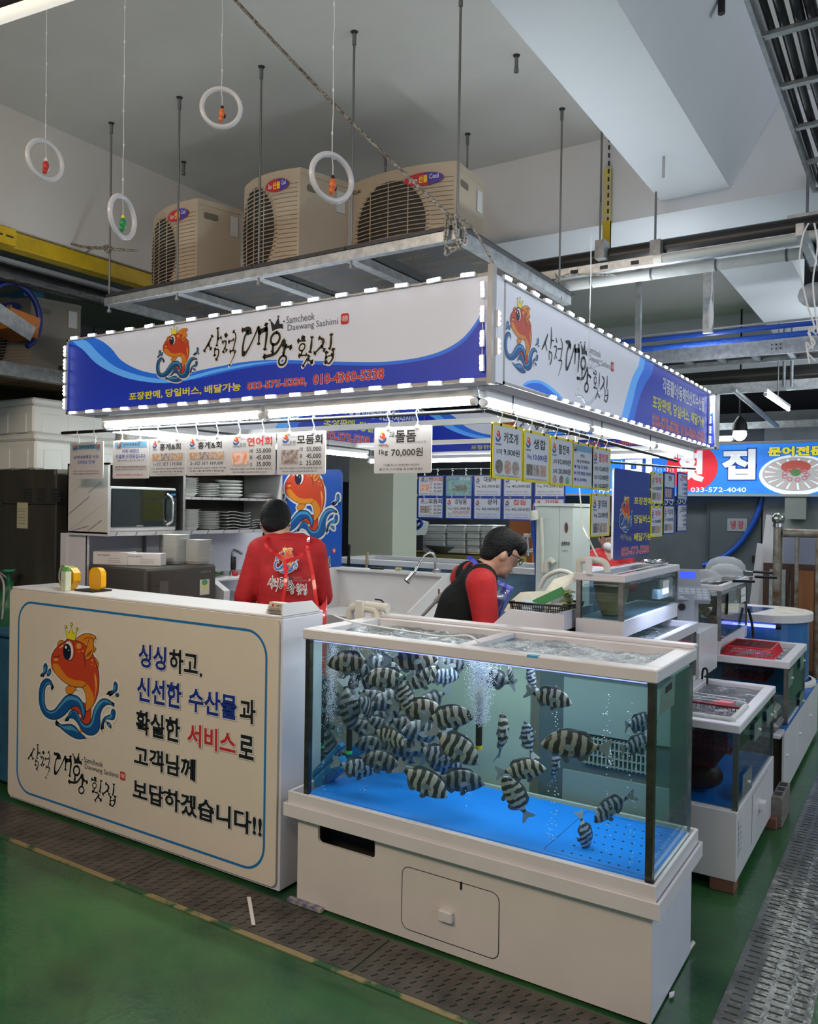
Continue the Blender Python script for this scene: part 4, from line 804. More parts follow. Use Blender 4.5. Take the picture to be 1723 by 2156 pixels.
def ac(name, FL, FR, BR, z0, h, label, brand=True, mat=ACM, gl=.36, dark=False):
    FL, FR, BR = Vector((*FL, z0)), Vector((*FR, z0)), Vector((*BR, z0)); ux = FR-FL; w_ = ux.length; ux.normalize(); uy = (BR-FR).normalized(); dp = (BR-FR).length
    r = E(name, (FL+BR)/2, label, 'air conditioner', 'outdoor units')
    N = 12; bulge = .05
    def fp(t): return FL+ux*(w_*t)-uy*(bulge*(1-(2*t-1)**2)*(1 if t < .5 else 1)) if True else None
    # body with bowed front
    out = [fp(k/N) for k in range(N+1)]+[BR-uy*.0, BR-ux*w_]
    b = MB(); n = len(out); b.add(out+[p+Z*h for p in out], [(i, (i+1) % n, n+(i+1) % n, n+i) for i in range(n)]+[tuple(range(n))[::-1], tuple(range(n, 2*n))], mat)
    for p, q in ((FR, BR), (BR, BR-ux*w_)): b.obox(p+Z*(h-.03)-(q-p).normalized()*0+((q-p).normalized().cross(Z))*.0, q-p, (q-p).normalized().cross(Z)*.004, Z*.03, mat)
    mk('casing', b, r)
    b = MB(); cu, cv, R = gl, .47, h*.43
    cx = w_*cu
    pts = []
    for k in range(28): a = 2*pi*k/28; pts.append((cx+min(R, w_*.34)*cos(a), h*cv+R*sin(a)))
    rx = min(R, w_*.34); n_ = 16; V = []
    for k in range(n_+1):
        x = cx-rx*cos(pi*k/n_); hh = R*sin(pi*k/n_)+.001; V += [fp(x/w_)-uy*.0035+Z*(h*cv-hh), fp(x/w_)-uy*.0035+Z*(h*cv+hh)]
    b.add(V, [(2*k, 2*k+2, 2*k+3, 2*k+1) for k in range(n_)], ACD); mk('grille_opening', b, r)
    b = MB(); rx = min(R, w_*.34)
    for k in range(22):
        z = h*cv-R+R*2*(k+.5)/22; hw = rx*sqrt(max(0, 1-((z-h*cv)/R)**2)); x0_, x1_ = cx-hw-(.02), cx+hw+.02
        b.tube([fp(max(.01, (x0_+(x1_-x0_)*t/6)/w_))-uy*.006+Z*z for t in range(7)], .0032, mat, 4, cap=False)
    for k in (-.55, 0, .55):
        x = cx+rx*k; hh = R*sqrt(1-k*k); b.tube([fp(x/w_)-uy*.006+Z*(h*cv-hh), fp(x/w_)-uy*.006+Z*(h*cv+hh)], .003, mat, 4)
    mk('grille', b, r)
    b = MB()
    for k in range(20):
        z = h*.06+k*h*.042; t0 = min(.97, (cx+rx*sqrt(max(0, 1-((z-h*cv)/R)**2))+.025)/w_) if abs(z-h*cv) < R else .06
        b.tube([fp(t0+(.98-t0)*j/4)-uy*.0012+Z*z for j in range(5)], .0016, M('groove_brown', (.22, .18, .13), .6), 4, cap=False)
    mk('groove', b, r).__setitem__('kind', 'stuff')
    b = MB(); o = fp(.74)-uy*.006+Z*(h*.86); e1 = (fp(.86)-fp(.62)).normalized()
    bl = M('badge_blue', (.05, .05, .35), .3); rd = M('badge_red', (.5, .02, .04), .3); aw = w_*.17
    b.prism(ell(0, 0, aw, .033, 24), o, e1, Z, .003, bl if dark else rd); 
    if not dark: b.geo(poly2([p for p in ell(0, 0, aw*.98, .032, 24) if p[0] > .0]), o, e1, Z, bl, .0006)
    if brand:
        b.geo(([(-.028, -.02), (.022, -.02), (.022, .02), (-.028, .02)], [(0, 1, 2, 3)]), o, e1, Z, bl if dark else REDI, .001)
        ttext(b, '선쿨', -.026, .02, -.018, .018, o, e1, Z, YEL, lift=.0014, bold=.02)
        ttext(b, 'Sun', -aw*.75, -.033, -.014, .012, o, e1, Z, WHT if not dark else GRY, lift=.0014); ttext(b, 'Cool', .03, aw*.75, -.004, .02, o, e1, Z, WHT if not dark else GRY, lift=.0014)
    mk('badge', b, r)
    b = MB(); s0 = FR+uy*dp*.14+Z*(h*.80); nn = uy.cross(Z)
    b.prism(rrect(0, .085, 0, .035, .012, 4), s0+nn*.002, uy, Z, .004, M('handle_recess', (.14, .12, .09), .6)); mk('handle', b, r)
    b = MB(); s0 = FR+uy*dp*.74+Z*(h*.68)+nn*.003; b.obox(s0, uy*dp*.18, Z*.11, nn*.001, M('paper_label', (.55, .56, .55), .5))
    s1 = FR+uy*dp*.55+Z*(.005)+nn*.003; b.obox(s1, uy*dp*.36, Z*.075, nn*.001, DARK)
    ttext(b, '주의사항', .02, dp*.3, .05, .06, s1+nn*.001, uy, Z, PTX, lift=.001)
    mk('rating_label', b, r)
    return r
a1 = ac('outdoor_unit', (-3.86, 3.21), (-3.37, 3.10), (-3.29, 3.35), PZ1+.02, .50, 'beige outdoor unit at the left end of the hanging platform')
a2 = ac('outdoor_unit', (-3.11, 3.188), (-2.682, 3.138), (-2.588, 3.42), PZ1+.02, .535, 'beige outdoor unit in the middle of the hanging platform')
a3 = ac('outdoor_unit', (-2.584, 3.445), (-1.967, 3.47), (-1.98, 3.78), PZ1+.02, .535, 'largest beige outdoor unit at the right, black lettering on its casing', gl=.42)
b = MB(); ttext(b, 'DAEIL', .02, .11, .47, .49, (-2.584, 3.44, PZ1+.02), X, Z, INK, lift=.012); mk('lettering', b, a3)
# rope from the top of the picture to the platform corner
ROPE = M('braided_rope', (.28, .26, .22), .8, col2=(.08, .07, .06), vscale=90, vpow=(.45, .55))
b = MB(); p0, p1 = ony(488, -8, 2.35), Vector((-1.67, 2.885, 2.80)); pts = [p0.lerp(p1, k/14)+Z*(-.02*sin(pi*k/14)) for k in range(15)]; b.tube(pts, .007, ROPE, 6)
g = rng(5)
for k in range(5): a = Vector((-1.66+g.uniform(-.02, .02), 2.885, 2.80)); b.tube(catmull([tuple(a), (a.x+g.uniform(-.04, .04), 2.88, 2.72-.02*k), (a.x+g.uniform(-.03, .05), 2.90, 2.67), (a.x+.03, 2.92, 2.74), tuple(a)], 4, False), .0055, ROPE, 6)
b.tube(catmull([(-1.65, 2.885, 2.80), (-1.60, 2.95, 2.76), (-1.50, 2.95, 2.60), (-1.45, 2.87, 2.53)], 4, False), .005, ROPE, 6)
mk('rope', b, label='grey braided rope slanting down and knotted on the platform corner', cat='rope')
b = MB(); pts = [ony(5, 470, 2.75), ony(60, 487, 2.8), ony(130, 508, 2.9), ony(180, 520, 2.91), ony(232, 524, 2.91), ony(290, 528, 3.0)]; b.tube(catmull([tuple(p) for p in pts], 4, False), .0075, ROPE, 6)
pts = [ony(180, 532, 2.9), ony(200, 520, 2.9), ony(228, 522, 2.905)]; b.tube(pts, .006, ROPE, 6); c_ = ony(226, 524, 2.905)
for k in range(3): b.tube([c_+Vector((.022*cos(a+k), .012*sin(a*2), .018*sin(a))) for a in [j*pi/5 for j in range(11)]], .006, ROPE, 6)
mk('rope', b, label='rope tied around the leftmost platform rod in front of the yellow beam', cat='rope')

# ================================================================ pipes and trays across the ceiling on the right
def xrun(name, pL, pR, y, r, m, label, cat, lap=.3, n=12, xl=None):
    a, c = ony(*pL, y), ony(*pR, y); z = (a.z+c.z)/2; b = MB(); x0 = xl if xl is not None else a.x
    b.tube([(x0, y, a.z), (3.5, y, a.z)], r, m, n); return b, x0, a.z
BLKP = M('black_coated_pipe', (.016, .015, .014), .35)
b, x0, z = xrun('', (1100, 570), (1723, 478), 4.42, .048, BLKP, '', ''); mk('pipe', b, label='thick black pipe running across below the beams', cat='pipe')
zc = ony(1100, 590, 4.05).z
b = MB(); b.box(-1.84, 3.4, 4.05, 4.09, zc-.02, zc+.03, GALV, .003)
for k in range(30): b.box(-1.6+k*.16, -1.56+k*.16, 4.046, 4.051, zc-.006, zc+.012, DARK)
mk('strut_channel', b, label='galvanised slotted channel crossing in front of the black pipe', cat='channel')
b, x0, z = xrun('', (1172, 606), (1723, 532), 4.22, .028, M('white_insulated_pipe', (.62, .63, .60), .6, var=.12, vscale=9), '', '')
for k in range(10): b.tube([(x0+.2+k*.32, 4.22, z), (x0+.21+k*.32, 4.22, z)], .030, GRY, 12)
mk('pipe', b, label='white wrapped pipe below the galvanised channel', cat='pipe')
zc2 = ony(1362, 553, 4.03).z
e = E('unlit_tube_fixture', (-.5, 4.0, zc2), 'unlit grey tube fixture lying along the galvanised channel', 'light'); b = MB(); b.tube([(-1.135, 4.0, zc2), (.35, 4.0, zc2)], .020, M('dull_tube_cover', (.42, .44, .42), .4), 10); mk('tube', b, e)
b = MB(); b.tube([(-1.15, 4.0, zc2), (-1.11, 4.0, zc2)], .023, PVC, 10); mk('end_cap', b, e)
for i, (px0, py0, px1, py1) in enumerate(((1396, 98, 1380, 512), (1272, 272, 1264, 512))):
    y_ = 4.35; a, c = ony(px0, py0, y_), ony(px1, py1, y_); b = MB(); x_ = c.x; b.tube([(x_-.03 if i == 0 else x_, y_, min(a.z, 3.34)), (x_, y_, min(a.z, 3.34)-.01), (x_, y_, c.z)], .006, ROD, 8); b.box(x_-.02, x_+.035, y_-.03, y_+.06, c.z-.09, c.z+.01, DGALV)
    if i == 1: b.tube([(x_, y_, 3.3), (x_, y_, 3.72)], .006, ROD, 8)
    mk('hanging_rod', b, label=['bent dark rod coming off the large beam down to the black pipe', 'dark rod with clamp left of the bent one, holding the black pipe'][i], cat='rod')
b = MB(); y_ = 4.47; a = ony(1279, 355, y_); c = ony(1279, 528, y_); b.box(a.x-.022, a.x+.022, y_, y_+.02, c.z, a.z, M('slotted_angle_worn', (.42, .40, .36), .6, col2=(.62, .50, .06), vscale=3)); 
for k in range(14): b.box(a.x+.004, a.x+.014, y_-.002, y_+.003, c.z+.03+k*.045, c.z+.055+k*.045, DARK)
b.box(a.x-.022, a.x+.022, y_-.003, y_+.02, c.z, c.z+.17, M('worn_yellow', (.55, .40, .02), .5)); mk('slotted_angle', b, label='slotted steel angle painted yellow at its lower end', cat='angle iron')
# knotted cord by the right rear rod
b = MB(); b.tube([(-1.70, 4.0, 2.80), (-1.60, 4.02, 2.83), (-1.52, 4.03, 2.82), (-1.35, 4.05, 2.80)], .005, ROPE, 6); b.tube([(-1.665, 4.0, 2.84), (-1.655, 4.03, 2.80), (-1.63, 4.0, 2.70)], .005, ROPE, 6); mk('rope', b, label='short cord tied around the rear right rod of the platform', cat='rope')
# uprights behind
for i, (px, w_, y_) in enumerate(((1344, .035, 5.6), (1491, .06, 5.4))):
    a = ony(px, 620, y_); b = MB(); zb = ony(px, 700 if i else 795, y_).z; b.box(a.x-w_/2, a.x+w_/2, y_, y_+.04, zb, 3.72, DGALV); mk('hanger_post', b, label=['thin grey steel upright behind the lit side sign', 'wide grey steel upright ending at the blue hoses'][i], cat='post', group='steel uprights')
# blue hoses + cable tray far
BHO = M('blue_hose', (.010, .07, .42), .3); zc = ony(1500, 712, 6.0).z; zz = ony(1500, 700, 6.0).z
b = MB(); b.tube([(-3.3, 6.0, zz-.01), (-1, 6.02, zz), (3.5, 6.0, zz-.01)], .018, BHO, 10); mk('hose', b, label='upper dark blue hose strung across behind the sign', cat='hose')
b = MB(); b.tube([(-3.3, 5.96, zc-.05), (-1, 5.97, zc-.035), (3.5, 5.96, zc-.02)], .021, M('ribbed_blue_hose', (.012, .10, .55), .3, bump=.6, bscale=80), 10); mk('hose', b, label='lower bright blue ribbed hose strung across behind the sign', cat='hose')
b = MB(); b.tube([(-3.3, 6.03, zz+.03), (3.5, 6.03, zz+.04)], .008, PVCG, 8); mk('conduit', b, label='thin grey conduit on top of the blue hoses', cat='conduit')
yt = 6.5; zA = ony(1400, 762, yt).z; zB = ony(1400, 738, yt).z
b = MB(); b.box(-3.0, 3.5, yt, yt+.02, zA-.01, zA+.10, GALV)
for x_ in (-1.99, -.99, .0): 
    for k in range(6): b.tube([(x_+.03*(k % 3), yt-.004, zA+.03+.03*(k//3)), (x_+.03*(k % 3), yt+.002, zA+.03+.03*(k//3))], .006, DARK, 6)
mk('cable_tray', b, label='galvanised ladder cable tray rail crossing behind the blue hoses', cat='cable tray')
b = MB(); b.box(-3.0, 3.5, yt+.3, yt+.32, zA-.01, zA+.09, DGALV)
for k in range(26): b.box(-2.9+k*.25, -2.86+k*.25, yt+.02, yt+.3, zA, zA+.02, DGALV)
b.box(-3.0, 3.5, yt+.04, yt+.28, zA+.02, zA+.05, BLACK); mk('cable_tray', b, label='underside rungs and black cables of the far cable tray', cat='cable tray')
# near tray at the top right with cables along the aisle
tr = E('cable_ladder', (-.10, 4.0, 3.2), 'dark cable ladder full of black cables at the top right corner', 'cable tray')
b = MB(); b.box(-.50, -.485, 0.5, 4.42, 3.17, 3.25, GALV); b.box(.35, .365, .5, 4.42, 3.17, 3.25, GALV); mk('side_rail', b, tr)
for k in range(10): b = MB(); y_ = 1.0+k*.38; b.box(-.485, .35, y_, y_+.022, 3.175, 3.197, GALV, .003); b.box(-.485, .35, y_-.02, y_-.012, 3.17, 3.182, GALV); mk('rung', b, tr)
g = rng(8); CBL = M('black_cable', (.012, .012, .015), .35)
for k in range(19): x_ = -.465+k*.043; b = MB(); b.tube(catmull([(x_+g.uniform(-.006, .006), .5+j*.56, 3.218+g.uniform(-.004, .006)) for j in range(8)], 3, False), g.choice([.012, .016, .018, .02]), CBL, 7); mk('cable', b, tr)
b = MB(); b.box(-.62, .40, 4.475, 4.495, 3.05, 3.10, GALV, .003); b.tube([(-.53, 4.485, 3.06), (-.53, 4.485, 3.3)], .007, ROD, 8); b.tube([(-.53, 4.485, 3.0), (-.53, 4.485, 3.05)], .011, DARK, 8); mk('tray_bracket', b, label='galvanised bracket bar under the end of the cable ladder', cat='bracket')
b = MB(); b.box(-.50, -.44, 4.1, 4.4, 2.78, 2.86, BLACK); b.box(-.48, -.45, 3.7, 4.2, 2.75, 2.80, GALV); mk('camera_bracket', b, label='dark bracket box hanging under the cable ladder at the right edge', cat='bracket')
# tangled white wires right edge
for i, L in enumerate(([(1703, 470), (1690, 500), (1684, 560), (1700, 640), (1716, 690), (1702, 700), (1716, 722), (1700, 740), (1718, 760)], [(1715, 470), (1722, 520), (1712, 600), (1722, 700), (1704, 690), (1712, 735), (1698, 720), (1705, 765)])):
    b = MB(); b.tube(catmull([tuple(ony(px, py, 3.6)) for px, py in L], 4, False), .0035, M('white_wire', (.7, .7, .68), .4), 6); mk('wire', b, label=['loose white wire dangling at the right edge, longer one', 'loose white wire looped beside the other at the right edge'][i], cat='wire')
# security camera dome right edge
b = MB(); p = ony(1716, 620, 5.2); b.ball(p, .09, PVCG, 14, 8, (1, 1, .8)); b.box(p.x-.05, p.x+.03, p.y-.05, p.y+.02, p.z-.02, p.z+.20, BLACK); mk('speaker', b, label='grey and black loudspeaker mounted high at the right edge', cat='speaker')
b = MB(); p = onz(1520, 2, 3.6); b.tube([(p.x, p.y, p.z-.05), (p.x, p.y, p.z+.12)], .014, BLACK, 8); mk('hanging_hook', b, label='small black clamp hanging from the ceiling near the top edge', cat='clamp')
b = MB(); p = onz(1398, 330, 3.30); b.tube([(p.x, p.y, 3.20), (p.x, p.y, 3.30)], .007, PVCG, 8); mk('anchor_stub', b, label='small painted anchor stub under the large beam', cat='anchor')
# glass drop and bell ornaments in front of right sign
ICE = glass('clear_ornament', (.92, .94, .95), .5, .1)
e = E('drop_ornament', ony(1497, 660, 4.02), 'clear drop shaped ornament on a beaded thread before the ceiling pipes', 'ornament')
b = MB(); p = ony(1497, 662, 4.02); b.lathe(p, [(.001, -.075), (.010, -.05), (.014, 0), (.008, .05), (.002, .075)], HOOKM, 8, smooth=False); mk('drop', b, e)
b = MB(); q = ony(1499, 565, 4.02); b.tube([p+Z*.07, p.lerp(q, .5)+X*.004, (p.x+.004, p.y, q.z)], .0022, HOOKM, 5); mk('thread', b, e)

p = onx(1240, 800, -1.33); e = E('bell_ornament', tuple(p), 'clear bell shaped ornament with bow hanging before the right sign', 'ornament')
sc = .095
b = MB(); ol = [(-.62, -.75), (-.45, -.35), (-.38, .1), (-.25, .45), (0, .6), (.25, .45), (.38, .1), (.45, -.35), (.62, -.75), (.35, -.78), (.15, -1.05), (0, -1.15), (-.15, -1.05), (-.35, -.78)]
ub = Vector((.84, .54, 0)); b.tube([p+ub*(x*sc)+Z*(z*sc) for x, z in catmull(ol, 3)], .0055, ICE, 6, closed=True)
for sx_ in (-1, 1): b.tube([p+ub*(x*sc*sx_)+Z*(z*sc) for x, z in catmull([(0, .62), (.4, 1.0), (.5, .75), (.1, .6)], 3)], .005, ICE, 6, closed=True)
mk('bell', b, e); b = MB(); b.tube([p+Z*.06, p+Z*.20, (p.x+.003, p.y, 2.70), (p.x, p.y, 2.87)], .0022, HOOKM, 5); mk('thread', b, e)
# ring ornaments hung from the ceiling
RGM = M('milky_clear_plastic', (.75, .76, .80), .2, alpha=.55, coat=.5)
def ring(px, py, rr, turn, label, c1, c2, y=1.9):
    p = ony(px, py, y); e = E('ring_ornament', p, label, 'ornament', 'ring ornaments'); R = rr*(p-CAM).dot(CD)/F
    u = (R0*cos(turn)+D0*sin(turn)); t = radians(8)
    b = MB(); b.tube([p+u*(R*cos(a))+Z*(R*sin(a)) for a in [2*pi*k/36 for k in range(36)]], R*.13, RGM, 10, closed=True); mk('ring', b, e)
    top = p+Z*R; b = MB(); g = rng(int(px)); pts = [top-Z*R*.15]; z = top.z
    while z < 3.7: z += .06; pts.append(Vector((top.x+g.uniform(-.002, .002), top.y, z)))
    b.tube(pts, .0012, HOOKM, 5)
    for q in pts[1:12:2]: b.ball(q, .003, HOOKM, 6, 4, (1, 1, 2))
    mk('thread', b, e)
    b = MB(); c = p+u*(R*.05)-Z*(R*.3); b.tube([top-Z*R*.15, top-Z*R*.5+u*R*.05, c+Z*R*.3], .0012, HOOKM, 5)
    b.ball(c, R*.17, c1, 10, 6, (1, 1, 1.7)); b.ball(c-Z*R*.28-u*R*.06, R*.13, c1, 8, 6, (1, 1, 1.4)); b.ball(c-Z*R*.1+u*R*.1, R*.10, c2, 8, 6, (1, 1, 1.6)); b.ball(c+Z*R*.3, R*.09, c2, 8, 6, (1, 1, 1.5)); mk('charm', b, e)
RC, OC, GC = M('red_charm', (.55, .03, .02), .3), M('orange_charm', (.65, .14, .03), .3), M('green_charm', (.01, .25, .08), .3)
ring(95, 337, 39, radians(55), 'clear ring ornament with red and white charm at the far left', RC, WHT)
ring(258, 457, 42, radians(74), 'clear ring ornament seen nearly edge on with yellow and green charm', GC, YEL, 1.85)
ring(466, 227, 40, radians(8), 'clear ring ornament facing front with dark red charm', OC, BLACK, 1.95)
ring(699, 374, 48, radians(35), 'largest clear ring ornament with orange charm before the outdoor units', OC, BLACK, 1.8)
# tube fixture in the top left corner
e = E('tube_light', ony(60, 10, 1.5), 'warm off-white tube lamp in the top left corner of the photo', 'light')
b = MB(); a, c = ony(-60, 55, 1.5), ony(190, -28, 1.75); b.tube([a, c], .022, M('warm_tube', (.9, .85, .75), .4, emit=.55), 12); mk('tube', b, e)
b = MB(); a, c = ony(-60, 22, 1.53), ony(190, -50, 1.78); b.tube([a, c], .026, BLACK, 8); mk('lamp_housing', b, e)
b = MB(); b.tube([c, (c.x, c.y, 3.72)], .003, ROD, 5); mk('hanger', b, e)

# ================================================================ dark loft of the neighbouring stall at the upper left
YB = M('yellow_painted_beam', (.56, .38, .012), .4, var=.2)
b = MB(); b.box(-4.32, -4.22, .5, 4.2, 2.985, 3.075, YB, .006); mk('yellow_beam', b, label='long yellow painted steel beam under the left ceiling girder', cat='beam')
b = MB(); a = onx(10, 490, -4.18); b.box(-4.22, -4.17, a.y-.25, a.y+.06, a.z-.06, a.z+.03, YB)
for k in range(5): b.box(-4.169, -4.165, a.y-.24+k*.06, a.y-.20+k*.06, a.z-.02, a.z-.012, DARK)
mk('yellow_box', b, label='yellow slotted metal box clipped onto the yellow beam', cat='box')
LPAN = M('dark_grey_loft_panel', (.055, .060, .062), .6, var=.2)
b = MB(); b.box(-5.95, -5.9, -1, 8, 1.9, 3.08, LPAN); mk('wall_left_loft', b, kind='structure', keep0=True)
lw = bpy.data.objects['wall_left_loft']; lw.name = 'wall_far_left'
for k in range(5): b = MB(); b.box(-5.9, -5.895, 1.6+k*.9, 1.61+k*.9, 1.9, 3.08, DARK); mk('panel_joint', b, lw, )
b = MB(); b.tube([(-4.7, -1, 2.96), (-4.7, 5, 2.98)], .05, M('foil_duct', (.12, .125, .125), .35, .5, bump=.6, bscale=20), 12); mk('duct', b, label='dull foil wrapped duct behind the yellow beam', cat='duct')
b = MB(); b.box(-4.42, -4.38, .5, 4.5, 2.95, 2.97, PVCG); mk('cable_trunking', b, label='thin grey trunking strip just under the yellow beam', cat='trunking')
WOODD = M('dark_weathered_wood', (.16, .10, .05), .7, col2=(.06, .04, .025), vscale=4, stretch=(1, .15, 1))
sh = E('loft_shelf', (-5.2, 3.6, 2.36), 'dark timber loft shelf with grey metal edge left of the sign', 'shelf')
b = MB(); b.box(-4.62, -4.55, 2.0, 5.4, 2.34, 2.42, DGALV); mk('edge_beam', b, sh)
for k in range(9): b = MB(); b.box(-5.85, -4.62, 1.9+k*.38, 2.27+k*.38, 2.37, 2.395, WOODD); mk('plank', b, sh)
ac('outdoor_unit', (-5.35, 3.02), (-4.86, 3.08), (-4.80, 3.40), 2.42, .50, 'dim outdoor unit with blue badge in the dark loft at left', dark=True, mat=M('shaded_ac_metal', (.20, .185, .155), .5))  # casing colour darkened to stand for the gloom of the loft
# clutter on the loft
b = MB(); c0 = onx(30, 665, -4.75); b.tube([c0+Vector((0, .17*cos(a), .20*sin(a))) for a in [radians(-60+k*14) for k in range(18)]], .018, M('dark_blue_hose', (.012, .03, .20), .3), 10); mk('hose', b, label='coiled dark blue hose on the loft at the left edge', cat='hose')
b = MB(); a = onx(32, 645, -4.7); b.obox(a+Vector((0, -.05, -.14)), (-.25, 0, 0), (0, .20, -.03), (0, .02, .13), M('orange_crate', (.50, .16, .02), .5)); mk('crate', b, label='orange plastic crate on the loft behind the metal sheet', cat='crate')
b = MB(); a = onx(50, 622, -4.85); b.obox(a, (-.25, 0, 0), (0, .14, .01), (0, 0, .04), M('blue_lid', (.02, .12, .22), .5)); mk('blue_disc', b, label='dull blue lid above the orange crate on the loft', cat='lid')
b = MB(); P = [onx(x, y, -4.55) for x, y in ((-30, 620), (75, 690), (62, 718), (-30, 660))]; b.add(P+[p+X*.008 for p in P], [(0, 1, 2, 3), (7, 6, 5, 4), (0, 4, 5, 1), (1, 5, 6, 2), (2, 6, 7, 3), (3, 7, 4, 0)], GALV); mk('metal_sheet', b, label='tilted galvanised metal sheet at the left edge above the loft shelf', cat='sheet')
# ================================================================ fish tanks
PW = M('white_tank_plastic', (.76, .74, .76), .3, var=.05, vscale=3, bump=.02, bscale=60)
POSTM = M('dark_steel_post', (.13, .12, .105), .3, .9, var=.3, vscale=20)
POST2 = M('grey_steel_post', (.30, .29, .27), .35, .8, var=.3, vscale=20)
STANDW = M('stand_white_panel', (.74, .70, .67), .4, var=.06, vscale=2.5)
SEAL = M('yellowed_sealant', (.55, .48, .30), .5)
LEDB = M('lit_blue_strip', (.2, .25, 1), .5, emit=2.2, ecol=(.25, .30, 1.0)); LEDV = M('lit_white_strip', (.8, .85, 1), .5, emit=5., ecol=(.75, .82, 1.))
BLUF = M('tank_blue_floor', (.008, .27, .98), .5, var=.1, vscale=3)
def rim(b, x0, x1, y0, y1, z0, z1, w_, m=PW, bev=.004):
    b.box(x0, x1, y0, y0+w_, z0, z1, m, bev); b.box(x0, x1, y1-w_, y1, z0, z1, m, bev); b.box(x0, x0+w_, y0+w_, y1-w_, z0, z1, m, bev); b.box(x1-w_, x1, y0+w_, y1-w_, z0, z1, m, bev)
def pane(r, name, vs, m): b = MB(); b.add(vs, [(0, 1, 2, 3)], m); return mk(name, b, r)
def slab(r, name, x0, x1, y0, y1, z0, z1, m): b = MB(); b.box(x0, x1, y0, y1, z0, z1, m); return mk(name, b, r)
def ripple(b, x0, x1, y0, y1, z, m, amp=.006, n=60, seed=0):
    nx = n; ny = max(8, int(n*(y1-y0)/(x1-x0))) ; V = []
    if ny > 90: nx, ny = int(nx*90/ny)+4, 90
    for j in range(ny+1):
        for i in range(nx+1):
            x, y = x0+(x1-x0)*i/nx, y0+(y1-y0)*j/ny; q = Vector((x*9+seed, y*9, seed)); h = mnoise.noise(q)*amp+mnoise.noise(q*3.3)*amp*.7+mnoise.noise(q*8)*amp*.3
            V.append((x, y, z+h))
    b.add(V, [(j*(nx+1)+i, j*(nx+1)+i+1, (j+1)*(nx+1)+i+1, (j+1)*(nx+1)+i) for j in range(ny) for i in range(nx)], m, True)
# ---------------------------------------------------------------- big tank and its stand
TX0, TX1, TY0, TY1, TB, TT = -2.095, -.705, 2.532, 3.02, .445, 1.070
st = E('tank_stand', (-1.41, 2.79, 0), 'long white stand with a dark slot and a hatch under the big fish tank', 'stand')
b = MB(); fx0, fx1, fy0, fy1, fz = -2.125, -.700, 2.530, 3.03, .372
hs = [(-2.035, -1.80, .285, .355)]     # dark slot
# front panel with a rounded slot hole
p0 = [ony(x, y, fy0) for x, y in ((670, 1732), (790, 1770), (790, 1808), (672, 1775))]
sx0, sx1, sz0, sz1 = p0[0].x, p0[1].x, (p0[3].z+p0[2].z)/2, (p0[0].z+p0[1].z)/2
hole = rrect(sx0, sx1, sz0, sz1, .018, 5); outer = [(fx0, .01), (fx1, .01), (fx1, fz), (fx0, fz)]
tr_ = tessellate_polygon([[Vector((x, z, 0)) for x, z in outer], [Vector((x, z, 0)) for x, z in hole[::-1]]]); al = outer+hole[::-1]
b.add([(x, fy0, z) for x, z in al], [tuple(t) for t in tr_], STANDW); n = len(hole)
b.add([(x, fy0, z) for x, z in hole]+[(x, fy0+.012, z) for x, z in hole], [(i, (i+1) % n, n+(i+1) % n, n+i) for i in range(n)], STANDW)
b.box(fx1-.012, fx1, fy0+.0015, fy1, .01, fz, M('stand_side_cool_tint', (.70, .71, .80), .35, var=.04)); b.box(fx0, fx0+.012, fy0+.0015, fy1, .01, fz, STANDW); b.box(fx0, fx1, fy1-.012, fy1, .01, fz, STANDW); b.box(fx0, fx1, fy0+.0015, fy1, fz-.01, fz-.001, STANDW)  # facing light put into the panel colours: warm front, bluer right side
mk('cabinet', b, st)
b = MB(); b.box(sx0-.05, sx1+.05, fy0+.10, fy0+.105, sz0-.06, sz1+.01, DARK); mk('slot_backing', b, st)
b = MB(); h0, h1, h2, h3 = [ony(x, y, fy0) for x, y in ((848, 1823), (1054, 1881), (1048, 2018), (846, 1955))]
hx0, hx1, hz0, hz1 = (h0.x+h3.x)/2, (h1.x+h2.x)/2, (h2.z+h3.z)/2, (h0.z+h1.z)/2
b.prism(rrect(hx0, hx1, hz0, hz1, .03, 5), (0, fy0-.0015, 0), X, Z, .0015, STANDW, DARK); b.geo(ribbon2(rrect(hx0, hx1, hz0, hz1, .03, 5), .0028), (0, fy0-.0015, 0), X, Z, DARK, .0002); hd = mk('hatch_door', b, st)
b = MB(); q = ony(942, 1926, fy0); b.box(q.x-.028, q.x+.028, fy0-.022, fy0-.001, q.z-.020, q.z+.020, PW, .004); mk('knob', b, hd)
b = MB(); q = ony(972, 1864, fy0); b.tube([(q.x, fy0-.003, q.z-.013), (q.x, fy0-.003, q.z+.013)], .004, BLACK, 6); mk('latch', b, hd)
b = MB(); b.box(fx0-.048, fx1+.028, fy0-.033, fy1+.033, .372, .384, PW)
for a in ((fx0-.05, fx1+.03, fy0-.035, fy0-.025), (fx0-.05, fx1+.03, fy1+.025, fy1+.035), (fx0-.05, fx0-.04, fy0-.0249, fy1+.0249), (fx1+.02, fx1+.03, fy0-.0249, fy1+.0249)): b.box(*a, .352, .405, PW, .002)
for a in ((fx0-.035, fx1+.016, fy0-.024, fy0-.012), (fx0-.035, fx1+.016, fy1+.012, fy1+.024), (fx0-.035, fx0-.023, fy0-.0119, fy1+.0119), (fx1+.004, fx1+.016, fy0-.0119, fy1+.0119)): b.box(*a, .3841, .452, PW, .002)
mk('spill_tray', b, st)
